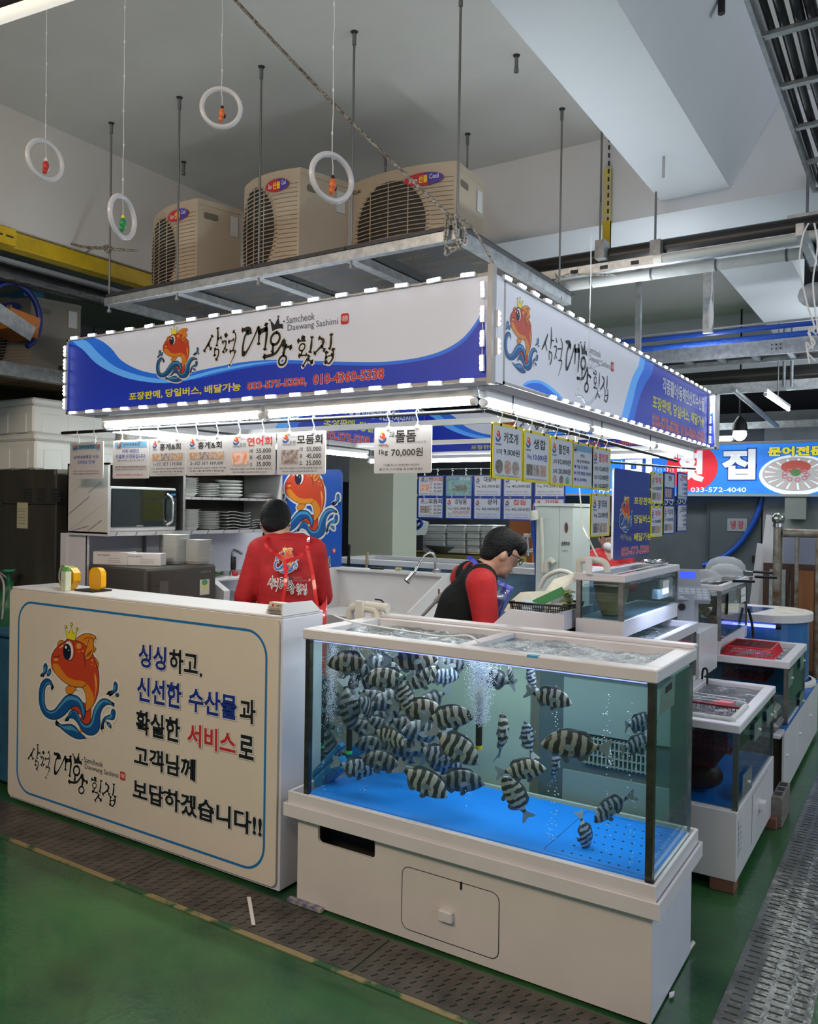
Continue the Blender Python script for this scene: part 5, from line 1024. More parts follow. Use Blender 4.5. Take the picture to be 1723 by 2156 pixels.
b = MB(); q = onz(620, 1900, 0); b.prism([(-2.17, .02), (-2.05, 0), (-1.96, .0), (-2.0, .03), (-2.12, .06)], (0, 0, .012), X, Vector((0, -1, 0)), .006, M('broken_foam', (.50, .46, .38), .8, col2=(.10, .12, .25), vscale=25)) if False else b.box(-2.155, -1.985, 2.505, 2.528, 0.004, .020, M('peeling_caulk', (.50, .47, .40), .8, col2=(.10, .12, .25), vscale=25)); mk('peeling_skirt', b, st)
tk = E('fish_tank', (-1.4, 2.78, .452), 'big glass fish tank full of striped fish with blue floor', 'fish tank')
b = MB(); b.box(TX0, TX1, TY0, TY1, .386, TB, PW); mk('base', b, tk)
b = MB(); b.box(TX0+.012, TX1-.012, TY0+.012, TY1-.012, TB, TB+.006, BLUF); fl = mk('blue_floor', b, tk)
b = MB()
for i in range(9):
    for j in range(6): x_, y_ = -1.02+i*.032+(.016 if j % 2 else 0), TY0+.06+j*.065; b.lathe((x_, y_, TB+.0062), [(.0001, .0004), (.0045, .0004), (.0048, 0)], DARK, 8)
mk('drain_hole', b, fl)['kind'] = 'stuff'
b = MB(); b.geo(ribbon2(rrect(-1.08, -.73, TY0+.03, TY1-.03, .02, 3), .0016), (0, 0, TB+.0064), X, Y, DARK, .0002); mk('grate_outline', b, fl)
zf0, zf1 = TB, TT
pane(tk, 'glass_front', [(TX0+.018, TY0+.004, zf0), (TX1-.018, TY0+.004, zf0), (TX1-.018, TY0+.004, zf1), (TX0+.018, TY0+.004, zf1)], GLS)
pane(tk, 'glass_side', [(TX1-.004, TY0+.018, zf0), (TX1-.004, TY1, zf0), (TX1-.004, TY1, zf1), (TX1-.004, TY0+.018, zf1)], GLS2)
pane(tk, 'glass_side', [(TX0+.004, TY0+.018, zf0), (TX0+.004, TY1, zf0), (TX0+.004, TY1, zf1), (TX0+.004, TY0+.018, zf1)], GLS)
pane(tk, 'glass_back', [(TX1, TY1-.004, zf0), (TX0, TY1-.004, zf0), (TX0, TY1-.004, zf1), (TX1, TY1-.004, zf1)], glass('back_glass', (.84, .90, .88), .05))
b = MB(); b.box(TX0-.002, TX0+.020, TY0-.003, TY0+.020, .39, TT, POSTM); mk('corner_post', b, tk); b = MB(); b.box(TX1-.020, TX1+.003, TY0-.003, TY0+.020, .39, TT, POSTM); mk('corner_post', b, tk)
b = MB(); b.box(TX0, TX0+.02, TY1-.015, TY1, .45, TT, POST2); mk('corner_post', b, tk); b = MB(); b.box(TX1-.008, TX1+.001, TY1-.012, TY1+.001, .45, TT, POST2); mk('corner_post', b, tk)
b = MB(); rim(b, TX0-.012, TX1+.012, TY0-.012, TY1+.012, 1.068, 1.110, .062); b.box(-1.43, -1.385, TY0+.05, TY1-.05, 1.085, 1.108, PW, .003); b.box(TX0-.012, TX1+.012, TY1-.03, TY1+.02, 1.110, 1.125, PW, .003); mk('rim', b, tk)
b = MB(); b.box(-1.43, -1.24, 2.535, 2.55, 1.1102, 1.1112, GLS); mk('rim_tape', MB().box(-1.13, -1.09, TY0-.0125, TY0+.01, 1.103, 1.1112, M('sky_tape', (.08, .42, .75), .4)), tk)
b = MB(); b.box(TX0+.03, TX1-.03, TY0+.014, TY0+.026, 1.060, 1.0665, LEDB); mk('light_strip', b, tk)
WB = glass('water_body', (.84, .925, .925), .02)
b = MB(); b.box(TX0+.014, TX1-.014, TY0+.014, TY1-.014, TB+.008, 1.055, WB); mk('water', b, tk)
b = MB(); ripple(b, TX0+.014, -1.43, TY0+.014, TY1-.014, 1.082, water_surf('rippled_water_dark', .65, (.42, .55, .58)), .010, 90); mk('water_surface', b, tk)
b = MB(); ripple(b, -1.385, TX1-.014, TY0+.014, TY1-.014, 1.085, water_surf('rippled_water_foam', 1.25, (.42, .55, .58), 6), .012, 90, 4); mk('water_surface', b, tk)
def alight(name, loc, sx, sy, pw, col, up=False, par=None):
    l = bpy.data.lights.new(name, 'AREA'); l.shape = 'RECTANGLE'; l.size = sx; l.size_y = sy; l.energy = pw; l.color = col
    o = bpy.data.objects.new(name, l); COL.objects.link(o); o.location = loc; return o
alight('tank_lamp', (-1.4, 2.78, 1.055), 1.25, .3, 7.0, (.95, .96, 1.0))
# sticker on the side glass, vent sticker
b = MB(); ps = [onx(x, y, TX1+.001) for x, y in ((1391, 1450), (1423, 1420), (1420, 1484), (1388, 1507))]
b.add(ps, [(0, 1, 2, 3)], M('clear_holder', (.20, .27, .27), .15, coat=1)); ps = [onx(x, y, TX1+.002) for x, y in ((1403, 1447), (1416, 1436), (1415, 1450), (1402, 1461))]; b.add(ps, [(0, 1, 2, 3)], DARK); mk('card_holder', b, tk)
# air stones with bubble plumes
BUB = glass('bubble', (.9, .95, 1), 1.2, .05); BUBW = M('bubble_white', (.70, .78, .92), .3, coat=.6)
def stone(px, py0, py1, y, capm, label):
    a, c = ony(px, py0, y), ony(px, py1, y); e = E('air_stone', (c.x, c.y, c.z), label, 'air stone', 'black air stones')
    b = MB(); b.cyl((a.x, y, a.z), (a.x, y, c.z+.012), .0125, BLACK, 10); mk('rod', b, e); b = MB(); b.cyl((a.x, y, c.z), (a.x, y, c.z+.014), .0135, capm, 10); b.cyl((a.x, y, a.z), (a.x, y, a.z+.02), .0125, M('stone_tip', (.5, .42, .12), .5), 10); mk('cap', b, e)
    b = MB(); b.tube([(a.x, y, a.z+.02), (a.x+.01, y+.02, 1.06)], .002, CLR, 5); mk('air_line', b, e)
stone(1010, 1465, 1577, 2.66, M('yellow_cap', (.75, .55, .02), .4), 'black air stone with yellow cap in the middle of the big tank')
stone(736, 1530, 1587, 2.68, M('green_cap', (.05, .6, .18), .4), 'black air stone with green cap beside the blue pump'); stone(677, 1500, 1575, 2.86, M('green_cap'), 'black air stone with green cap at the left side of the tank')
def ico(b, c, r, m):
    V = [(0, 0, 1), (1, 0, 0), (0, 1, 0), (-1, 0, 0), (0, -1, 0), (0, 0, -1)]; b.add([(c[0]+r*v[0], c[1]+r*v[1], c[2]+r*v[2]*.8) for v in V], [(0, 1, 2), (0, 2, 3), (0, 3, 4), (0, 4, 1), (5, 2, 1), (5, 3, 2), (5, 4, 3), (5, 1, 4)], m, True)
g = rng(11); b = MB()
for px, py0, y, n, sp, rr in ((1012, 1470, 2.64, 5200, .030, .0019), (690, 1470, 2.66, 2600, .030, .0017), (745, 1400, 2.75, 500, .02, .0015), (800, 1340, 2.66, 250, .05, .0015)):
    a = ony(px, py0, y)
    for k in range(n): t = g.random()**.8; ico(b, (max(TX0+.03, a.x+g.gauss(0, sp*(.35+.65*t))), y+g.gauss(0, sp*.6), min(1.05, a.z-.10+(1.15-a.z)*t)), rr*g.uniform(.5, 1.2), BUBW)
mk('fine_bubbles', b, label='cloud of fine air bubbles rising through the big tank', cat='bubbles', kind='stuff')
b = MB()
for px, pya, pyb, n in ((681, 1370, 1680, 60), (716, 1420, 1600, 40), (1172, 1440, 1830, 40), (1277, 1450, 1800, 46), (1330, 1480, 1840, 46), (757, 1440, 1500, 14), (985, 1480, 1600, 14), (1160, 1640, 1780, 26), (1282, 1580, 1610, 24), (690, 1650, 1680, 8), (985, 1660, 1700, 10), (766, 1600, 1690, 20), (1120, 1540, 1560, 3)):
    for k in range(n): y_ = g.uniform(2.57, 2.70); q = ony(px+g.gauss(0, 5), g.uniform(pya, pyb), y_); ico(b, q, g.uniform(.0016, .0036), BUBW)
mk('large_bubbles', b, label='columns of larger bubbles scattered across the big tank', cat='bubbles', kind='stuff')
# blue pump at the left
BPM = M('blue_pump_plastic', (.010, .20, .48), .35)
e = E('pump', ony(690, 1640, 2.72), 'blue slotted filter pump lying at the left bottom of the tank', 'pump')
def bar(b, p, q, y, w_, th, m):
    a, c = ony(*p, y), ony(*q, y); d = (c-a); n = d.normalized().cross(Y); b.obox(a-n*w_/2, d, n*w_, Y*th, m, .006)
b = MB(); bar(b, (662, 1655), (716, 1607), 2.66, .055, .06, BPM); mk('body', b, e)
b = MB()
for k in range(9): t = k/8; bar(b, (672+t*30, 1640-t*26+3), (684+t*30, 1651-t*26+3), 2.655, .0035, .004, NAVY)
mk('slot', b, e); b = MB(); bar(b, (652, 1638), (718, 1568), 2.74, .026, .03, BPM); bar(b, (728, 1590), (764, 1572), 2.82, .05, .05, BPM); mk('arm', b, e)
# pvc overflow pipes hooked over the rim
e = E('overflow_pipe', (-1.93, 3.0, 1.11), 'cream elbow pipes hooked over the back rim of the big tank', 'pipe'); y_ = 2.99; b = MB()
Q = lambda x, y, yy=y_: tuple(ony(x, y, yy))
for L in ([(738, 1305), (738, 1288), (741, 1280), (752, 1277), (768, 1278)], [(796, 1306), (796, 1292), (792, 1284), (782, 1281), (768, 1280)]): b.tube([Q(*p) for p in L], .019, PVC, 12)
b.tube([Q(770, 1272), Q(806, 1278)], .016, PVC, 12); b.tube([Q(806, 1278), Q(817, 1281)], .020, PVC, 12); mk('elbow', b, e)
b = MB(); a = ony(758, 1305, y_); c = ony(776, 1265, y_); b.box(a.x-.012, a.x+.035, y_-.025, y_-.012, a.z, c.z, PVC, .004); mk('clip', b, e)
b = MB(); pts = [ony(700, 1310, 2.9), ony(730, 1322, 2.8), ony(770, 1335, 2.75), ony(850, 1342, 2.7), ony(930, 1340, 2.66), ony(985, 1338, 2.62), ony(1008, 1352, 2.56)]; pts = [Vector((p.x, p.y, max(p.z, 1.113))) for p in pts]; b.tube(catmull([tuple(p) for p in pts], 5, False), .004, HOOKM, 6); mk('air_hose', b, label='thin clear air hose trailing over the rim of the big tank', cat='hose')
b = MB(); b.tube(catmull([tuple(ony(x, y, 3.03)) for x, y in ((790, 1262), (806, 1266), (812, 1290), (802, 1304))], 4, False), .004, BLACK, 6); mk('cable', b, label='short black cable looping by the cream elbow pipes', cat='cable')
# what shows behind the tank
mk('back_board', MB().box(-2.16, -1.36, 3.075, 3.09, .01, 1.03, M('pale_green_board', (.50, .50, .43), .6)), label='pale board behind the left and middle of the big tank', cat='board')
b = MB(); e = E('chiller', (-1.06, 3.2, 0), 'grey chiller cabinet with a vent grille behind the right of the tank', 'chiller'); b.box(-1.33, -.80, 3.10, 3.40, .02, .98, M('chiller_grey', (.12, .14, .16), .5)); mk('casing', b, e)
b = MB(); b.box(-1.22, -.80, 3.085, 3.10, .72, .93, M('chiller_white', (.34, .37, .37), .5)); b.box(-1.22, -.80, 3.085, 3.10, .44, .56, M('chiller_white')); mk('front_panel', b, e)
b = MB()
for k in range(16): b.box(-1.13+k*.017, -1.124+k*.017, 3.083, 3.1, .60, .71, M('chiller_white'))
for k in range(4): b.box(-1.14, -.86, 3.082, 3.1, .605+k*.032, .608+k*.032, M('chiller_white'))
mk('vent_grille', b, e)

# ---------------------------------------------------------------- striped fish
def fish_mat(name, light, dark, fr=1.0, ph=0.):
    m = bpy.data.materials.new(name); m.use_nodes = True; nt = m.node_tree; N = nt.nodes.new; L = nt.links.new; b = nt.nodes['Principled BSDF']; b.inputs['Roughness'].default_value = .35
    tc = N('ShaderNodeTexCoord'); nz = N('ShaderNodeTexNoise'); nz.inputs['Scale'].default_value = 7; L(tc.outputs['Object'], nz.inputs['Vector'])
    sx = N('ShaderNodeSeparateXYZ'); L(tc.outputs['Object'], sx.inputs[0])
    a = N('ShaderNodeMath'); a.operation = 'MULTIPLY_ADD'; L(nz.outputs['Fac'], a.inputs[0]); a.inputs[1].default_value = .11; L(sx.outputs['X'], a.inputs[2])
    z2 = N('ShaderNodeMath'); z2.operation = 'MULTIPLY_ADD'; L(sx.outputs['Z'], z2.inputs[0]); z2.inputs[1].default_value = .22; L(a.outputs[0], z2.inputs[2])
    s = N('ShaderNodeMath'); s.operation = 'MULTIPLY_ADD'; L(z2.outputs[0], s.inputs[0]); s.inputs[1].default_value = 2*pi*6.8*fr; s.inputs[2].default_value = ph
    q = N('ShaderNodeMath'); q.operation = 'SINE'; L(s.outputs[0], q.inputs[0])
    r = N('ShaderNodeValToRGB'); r.color_ramp.elements[0].position = .44; r.color_ramp.elements[1].position = .56; r.color_ramp.elements[0].color = (*light, 1); r.color_ramp.elements[1].color = (*dark, 1)
    m2 = N('ShaderNodeMath'); m2.operation = 'MULTIPLY_ADD'; m2.inputs[1].default_value = .5; m2.inputs[2].default_value = .5; L(q.outputs[0], m2.inputs[0]); L(m2.outputs[0], r.inputs[0]); L(r.outputs[0], b.inputs['Base Color']); m.diffuse_color = (*light, 1); MATS[name] = m; return m
FM = [fish_mat('striped_scales', (.44, .44, .40), (.030, .034, .042)), fish_mat('striped_scales_brown', (.36, .33, .27), (.030, .027, .028), .95, 1.), fish_mat('striped_scales_blue', (.30, .38, .48), (.025, .035, .07), 1.1, 2.), fish_mat('striped_scales_dark', (.16, .19, .21), (.014, .02, .028), 1., .5)]
FINM = M('fish_fin', (.26, .32, .36), .5, alpha=.8); FIND = M('fish_fin_dark', (.08, .10, .13), .5, alpha=.9); EYEM = M('fish_eye', (.005, .005, .006), .1, coat=1); LIPM = M('fish_mouth', (.03, .03, .035), .5)
def fish_proto(mat, bend):
    """unit-length fish along x: head at +.5, tail at -.5"""
    r = bpy.data.objects.new('striped_fish', None); COL.objects.link(r); r.empty_display_size = .02
    def bx(x): return bend*(x-.1)**2*(1 if x < .1 else .3)
    prof = [(.50, .006, .0, .006), (.485, .030, -.004, .022), (.45, .068, .0, .040), (.40, .112, .008, .054), (.33, .155, .014, .066), (.23, .192, .016, .075), (.12, .208, .012, .078), (0, .202, .006, .074), (-.10, .170, .002, .062), (-.19, .118, .0, .044), (-.26, .066, .0, .026), (-.31, .042, 0, .016), (-.34, .040, 0, .011)]
    n = 14; b = MB(); V = []
    for x, h, zc, w_ in prof:
        for k in range(n): a = 2*pi*k/n; V.append((x, bx(x)+w_*cos(a)*(1-.25*abs(sin(a))), zc+h*sin(a)))
    b.add(V, [(i*n+k, i*n+(k+1) % n, (i+1)*n+(k+1) % n, (i+1)*n+k) for i in range(len(prof)-1) for k in range(n)]+[tuple(range(n)), tuple(range((len(prof)-1)*n, len(prof)*n))[::-1]], mat, True)
    body = mk('body', b, r, local=True)
    def fin(name, pts, m, y0=0., tilt=0., th=.004):
        b = MB(); P = catmull(pts, 3); n_ = len(P); V = [(x, bx(x)+y0+tilt*abs(z)+th*s, z) for s in (-1, 1) for x, z in P]; tr = tessellate_polygon([[Vector((x, z, 0)) for x, z in P]])
        b.add(V, [tuple(t) for t in tr]+[tuple(n_+i for i in t[::-1]) for t in tr]+[(i, (i+1) % n_, n_+(i+1) % n_, n_+i) for i in range(n_)], m); mk(name, b, r, local=True)
    fin('tail_fin', [(-.33, .030), (-.40, .080), (-.50, .150), (-.515, .10), (-.47, .0), (-.515, -.10), (-.50, -.150), (-.40, -.080), (-.33, -.030)], FINM)
    fin('dorsal_fin', [(.26, .19), (.18, .235), (.05, .245), (-.06, .228), (-.15, .215), (-.215, .150), (-.22, .09), (-.10, .155), (.05, .19)], FIND)
    fin('anal_fin', [(-.03, -.17), (-.07, -.235), (-.15, -.21), (-.22, -.12), (-.24, -.07), (-.15, -.125)], FIND)
    fin('pelvic_fin', [(.20, -.16), (.15, -.26), (.08, -.25), (.11, -.18)], FIND, .02)
    for s in (-1, 1):
        b = MB(); P = [(.20, -.02), (.12, .035), (.03, .02), (.02, -.05), (.10, -.07)]; b.add([(x, bx(x)+s*(.074+(.20-x)*.35), z) for x, z in P]+[(x, bx(x)+s*(.071+(.20-x)*.35), z) for x, z in P], [(0, 1, 2, 3, 4), (9, 8, 7, 6, 5)], FINM); mk('pectoral_fin', b, r, local=True)
        b = MB(); b.ball((.405, s*.047, .035), .021, EYEM, 10, 6, (1, .5, 1)); mk('eye', b, r, local=True)
    b = MB(); b.tube([(.505, 0, -.004), (.47, .020, -.018)], .006, LIPM, 5); b.tube([(.505, 0, -.004), (.47, -.020, -.018)], .006, LIPM, 5); mk('mouth', b, r, local=True)
    return r
PR = [fish_proto(FM[i % 4], (0, .5, -.6, .3)[i % 4]) for i in range(4)]+[fish_proto(FM[0], -.5), fish_proto(FM[2], .6)]
used_ = set()
def put_fish(px, py, y, L, head, pitch, yaw, kind, label, group='striped fish in the big tank', roll=0.):
    """head +1 right / -1 left in the picture; pitch degrees up at the head; yaw turns it out of the picture plane"""
    src = PR[kind]
    p = ony(px, py, y); d = (p-CAM).dot(CD); cp, sp_ = cos(radians(pitch)), sin(radians(pitch)); Lm = L*1.1*d/F/max(.5, sqrt((cp*cos(radians(yaw))*.95)**2+sp_**2))
    hd = Vector((R0.x, R0.y, 0))*head; a = math.atan2(hd.y, hd.x)+radians(yaw)*1.0 - (radians(0))
    M_ = Matrix.Rotation(a, 4, 'Z') @ Matrix.Rotation(-radians(pitch), 4, 'Y') @ Matrix.Rotation(radians(roll), 4, 'X')
    rot = M_.to_euler()
    if kind not in used_: used_.add(kind); o = src; o.location = p; o.rotation_euler = rot; o.scale = (Lm,)*3
    else: o = dup(src, p, rot, scale=(Lm,)*3)
    tag(o, label, 'fish', group); return o
A = lambda x, y: (640+x/4.102, 1300+y/4.102)
B = lambda x, y: (1000+x/3.746, 1340+y/3.746)
DN = 'dark striped fish crowded in the murky left part of the tank'
fl_ = [(A(410, 385), 2.60, 90, -1, -8, -12, 1, 'striped fish at the top left of the tank, facing left'), (A(930, 365), 2.62, 100, 1, 2, 10, 1, 'striped fish just under the rim facing right, left of the bubble plume'), (A(735, 525), 2.64, 92, -1, -4, -10, 0, 'striped fish facing left, second row below the rim'),
 (A(865, 650), 2.585, 74, 1, -70, 20, 4, 'pale striped fish diving, tail down beside the second row'), (A(1050, 500), 2.70, 88, -1, -35, -15, 0, 'striped fish with head down in front of the blue strip'), (A(1190, 500), 2.78, 66, 1, -10, 35, 2, 'bluish striped fish just left of the bubble plume'),
 (A(985, 795), 2.62, 96, 1, -6, 5, 1, 'large striped fish in the middle of the school facing right'), (A(1240, 865), 2.60, 98, 1, 6, -8, 0, 'striped fish facing right with a dark eye, left of the yellow capped stone'), (A(1300, 1110), 2.57, 112, 1, -36, 0, 0, 'large pale striped fish slanting down right in the middle'),
 (A(385, 750), 2.62, 100, 1, -82, 30, 3, 'thin looking striped fish hanging head down beside the air stone'), (A(535, 760), 2.66, 60, 1, -40, 70, 3, 'dark striped fish seen head on in the left school'), (A(730, 1025), 2.585, 62, 1, -12, -40, 4, 'small pale striped fish facing out, center left'),
 (A(450, 1300), 2.62, 78, 1, -14, 20, 5, 'blue tinted striped fish beside the blue pump'), (A(1020, 1410), 2.57, 108, 1, -28, -10, 0, 'big striped fish low in the tank facing down right, with pale tail'), (A(1330, 1410), 2.66, 100, 1, -8, 6, 3, 'dark striped fish low in the tank behind the big one'),
 (A(700, 1245), 2.66, 86, -1, 4, -10, 3, 'dark striped fish facing left above the blue floor'), (A(1150, 1190), 2.64, 84, 1, -22, 15, 5, 'bright blue striped fish below the large pale one'), (A(1180, 1250), 2.70, 84, 1, -16, 12, 2, 'blue striped fish low behind the big slanting one'),
 (B(160, 330), 2.72, 78, -1, 10, -20, 3, 'dark fish beside the bubble plume with its pale tail to the right'), (B(280, 285), 2.70, 48, 1, -60, 60, 3, 'small dark fish just under the rim right of the plume'), (B(445, 330), 2.66, 56, -1, 70, 40, 5, 'small bluish fish rising under the rim'),
 (B(585, 475), 2.60, 84, 1, -14, -12, 4, 'clean white striped fish facing right at the upper middle right'), (B(225, 790), 2.60, 96, -1, 84, 55, 4, 'thin striped fish swimming straight up beside the yellow capped stone'), (B(415, 810), 2.66, 72, -1, 78, 30, 5, 'grey blue striped fish pointing up, right of the thin one'),
 (B(370, 1050), 2.60, 86, 1, 8, -15, 4, 'white striped fish facing right in the lower middle'), (B(325, 1270), 2.62, 96, -1, 58, 5, 0, 'striped fish pointing up left with tail at lower right'), (B(790, 855), 2.60, 122, -1, 0, -6, 1, 'largest dark striped fish facing left before the chiller grille'),
 (B(640, 1030), 2.68, 72, -1, 82, 50, 2, 'narrow bluish fish pointing up below the largest one'), (B(1075, 1340), 2.62, 84, -1, -30, 25, 5, 'blue striped fish facing down left near the right post'), (B(1275, 850), 2.60, 80, 1, 6, 15, 2, 'fish half behind the right post with pale tail to the left, lower'),
 (B(1290, 680), 2.70, 76, 1, 0, 20, 2, 'fish half behind the right post, upper of the two'), (B(872, 1550), 2.66, 74, 1, -84, 30, 5, 'striped fish head down over the perforated blue floor')]
for pxy, y, L, hd, pt, yw, kd, lb in fl_: put_fish(pxy[0], pxy[1], y, L, hd, pt, yw, kd, lb)
g = rng(21)
for pxy in (A(650, 410), A(520, 550), A(620, 700), A(760, 700), A(830, 1080), A(640, 930), A(950, 1120), A(620, 1110), A(1100, 720), A(720, 850), A(560, 980), A(880, 930), A(1040, 990), A(480, 440), A(1300, 400), A(780, 1140)):
    put_fish(pxy[0], pxy[1], g.uniform(2.74, 2.93), g.uniform(72, 90), g.choice((-1, 1)), g.uniform(-40, 30), g.uniform(-35, 35), 3, DN, 'dark fish in the left school')
for pxy in (A(160, 620), A(120, 900), A(210, 760), A(180, 1090)): put_fish(pxy[0], pxy[1], 2.90, 88, g.choice((-1, 1)), g.uniform(-70, 70), g.uniform(10, 40), 3, 'dim fish in the shadow near the left wall of the tank', 'dim fish near the left wall')

# ---------------------------------------------------------------- second tank
def tank(name, x0, x1, y0, y1, zb, zg, zr, label, base_h=.0, inside=None, post=POST2, rw=.045, rh=.035, foam=.5, tint=(.6, .75, .78), wz=None, sg=None, cat='fish tank', group=None, wb=None):
    r = E(name, ((x0+x1)/2, (y0+y1)/2, zb), label, cat, group)
    b = MB(); b.box(x0, x1, y0, y1, zb, zb+max(base_h, .004), PW, .001); mk('base', b, r)
    z0 = zb+base_h
    pane(r, 'glass_front', [(x0+.01, y0+.006, z0), (x1-.01, y0+.006, z0), (x1-.01, y0+.006, zr), (x0+.01, y0+.006, zr)], GLS)
    pane(r, 'glass_side', [(x1-.006, y0+.01, z0), (x1-.006, y1-.01, z0), (x1-.006, y1-.01, zr), (x1-.006, y0+.01, zr)], sg or GLS)
    pane(r, 'glass_back', [(x1-.01, y1-.006, z0), (x0+.01, y1-.006, z0), (x0+.01, y1-.006, zr), (x1-.01, y1-.006, zr)], GLS)
    for x_, y_ in ((x0, y0), (x1-.022, y0), (x1-.012, y1-.012)): b = MB(); w_ = .022 if y_ == y0 else .012; b.box(x_, x_+w_, y_, y_+w_, z0, zr, post); mk('corner_post', b, r)
    b = MB(); rim(b, x0-.008, x1+.008, y0-.008, y1+.008, zr, zr+rh, rw); mk('rim', b, r)
    if wz: 
        b = MB(); ripple(b, x0+.008, x1-.008, y0+.008, y1-.008, wz, water_surf('water_'+name+str(foam), foam, tint, 9), .006, 46, x0*7); mk('water_surface', b, r)
        b = MB(); b.box(x0+.01, x1-.01, y0+.01, y1-.01, z0+.004, wz-.012, wb or WB); mk('water', b, r)
    return r
WBD = glass('murky_water', (.55, .66, .68), .02)
t2s = E('tank_stand', (-.85, 4.09, .05), 'white low stand on brown blocks under the second tank', 'stand')
b = MB(); b.box(-1.02, -.652, 3.60, 4.56, .055, .345, PW, .002); mk('cabinet', b, t2s)
b = MB(); b.prism(rrect(3.95, 4.38, .09, .32, .02), (-.6505, 0, 0), Y, Z, .0012, PW, DARK); dd = mk('hatch_door', b, t2s)
b = MB(); b.box(-.652, -.625, 4.12, 4.18, .20, .235, PW, .003); mk('knob', b, dd)
b = MB(); b.obox((-.6505, 3.63, .15), (0, .07, 0), (0, 0, .15), (.0006, 0, 0), M('faint_label', (.62, .62, .68), .5)); 
for k in range(5): b.obox((-.6502, 3.637, .17+k*.024), (0, .055, 0), (0, 0, .003), (.0008, 0, 0), GRY)
mk('paper_label', b, t2s)
BRN = M('brown_block', (.22, .095, .065), .6)
for x_, y_, lb in ((-.76, 3.605, 'brown painted block under the front corner of the second stand'), (-.72, 4.46, 'brown painted block under the rear corner of the second stand'), (-1.0, 4.2, 'brown painted block hidden far under the second stand')): b = MB(); b.box(x_, x_+.10, y_, y_+.09, 0, .055, BRN, .003); mk('support_block', b, label=lb, cat='block')
t2 = tank('fish_tank', -1.02, -.655, 3.62, 4.55, .345, 0, .672, 'second low glass tank holding a dark red net crate', rh=.036, rw=.05, foam=.55, wz=.685, post=M('greenish_steel_post', (.16, .18, .16), .35, .8), wb=WBD, sg=GLS2)
b = MB(); b.box(-1.0, -.67, 3.64, 4.53, .346, .350, BLUF); mk('blue_floor', b, t2)
def holders(r, X_, L):
    b = MB()
    for p in L: ps = [onx(x, y, X_) for x, y in p]; b.add(ps, [(0, 1, 2, 3)], M('clear_holder'))
    mk('card_holder', b, r)
    b = MB()
    for p in L:
        c = onx(sum(q[0] for q in p)/4+4, sum(q[1] for q in p)/4, X_); b.ball(c, .008, HOOKM, 8, 5)
    mk('sucker', b, r)
C6 = lambda x, y: (1380+x/3.92, 1250+y/3.92)
holders(t2, -.652, [[C6(820, 1080), C6(880, 1010), C6(876, 1160), C6(818, 1230)], [C6(725, 1500), C6(800, 1415), C6(798, 1600), C6(718, 1690)], [C6(920, 960), C6(975, 900), C6(972, 1040), C6(925, 1100)]])
RED1 = M('red_crate_plastic', (.74, .014, .03), .35); RED2 = M('dark_red_crate', (.26, .010, .018), .4)
def basket(name, x0, x1, y0, y1, z0, z1, m, label, nx=12, ny=8, nz=4, top=False, cat='crate', flare=.0, inv=False):
    """open lattice crate: thin bars and real gaps"""
    r = E(name, ((x0+x1)/2, (y0+y1)/2, z0), label, cat); t = .004
    fl1, fl0 = (0, flare) if not inv else (flare, 0)
    def cor(z): f = fl0+(fl1-fl0)*(z-z0)/(z1-z0); return x0+f, x1-f, y0+f, y1-f
    b = MB()
    for z in (z0, z1):
        a = cor(z); 
        P = [Vector((a[0], a[2], z)), Vector((a[1], a[2], z)), Vector((a[1], a[3], z)), Vector((a[0], a[3], z))]; b.tube(P, .006 if z == z1 or inv else .004, m, 6, closed=True)
    mk('crate_rim', b, r)
    b = MB()
    for k in range(1, nz): a = cor(z0+(z1-z0)*k/nz); P = [Vector((a[0], a[2], z0+(z1-z0)*k/nz)), Vector((a[1], a[2], z0+(z1-z0)*k/nz)), Vector((a[1], a[3], z0+(z1-z0)*k/nz)), Vector((a[0], a[3], z0+(z1-z0)*k/nz))]; b.tube(P, .0022, m, 4, closed=True)
    A0, A1 = cor(z0), cor(z1)
    for k in range(nx+1):
        u = k/nx
        for j in (2, 3): b.tube([(A0[0]+(A0[1]-A0[0])*u, A0[j], z0), (A1[0]+(A1[1]-A1[0])*u, A1[j], z1)], .0024, m, 4)
    for k in range(ny+1):
        u = k/ny
        for j in (0, 1): b.tube([(A0[j], A0[2]+(A0[3]-A0[2])*u, z0), (A1[j], A1[2]+(A1[3]-A1[2])*u, z1)], .0024, m, 4)
    mk('side_lattice', b, r)
    b = MB(); zz = z1 if top else z0; a = cor(zz)
    for k in range(nx+1): u = k/nx; b.box(a[0]+(a[1]-a[0])*u-.003, a[0]+(a[1]-a[0])*u+.003, a[2], a[3], zz-.002, zz+.002, m)
    for k in range(ny+1): u = k/ny; b.box(a[0], a[1], a[2]+(a[3]-a[2])*u-.003, a[2]+(a[3]-a[2])*u+.003, zz-.002, zz+.002, m)
    mk('flat_lattice', b, r); return r
basket('net_crate', -.98, -.70, 3.70, 3.98, .56, .70, RED2, 'dark red lattice crate floating in the second tank', 16, 12, 4)
b = MB(); b.tube(catmull([(-.985, 3.685, .708), (-.72, 3.685, .708), (-.695, 3.72, .708), (-.692, 3.99, .708)], 4, False), .014, M('white_foam_tube', (.62, .64, .60), .6, bump=.5, bscale=60), 10); mk('foam_float', b, label='white foam tube edging the dark red crate in the second tank', cat='float')
b = MB(); b.prism([(0, 0), (.08, .01), (.09, .05), (.03, .06)], (-.84, 3.99, .712), X, Y, .012, M('pink_sponge', (.75, .22, .25), .7)); mk('sponge', b, label='small pink sponge on the dark red crate', cat='sponge')
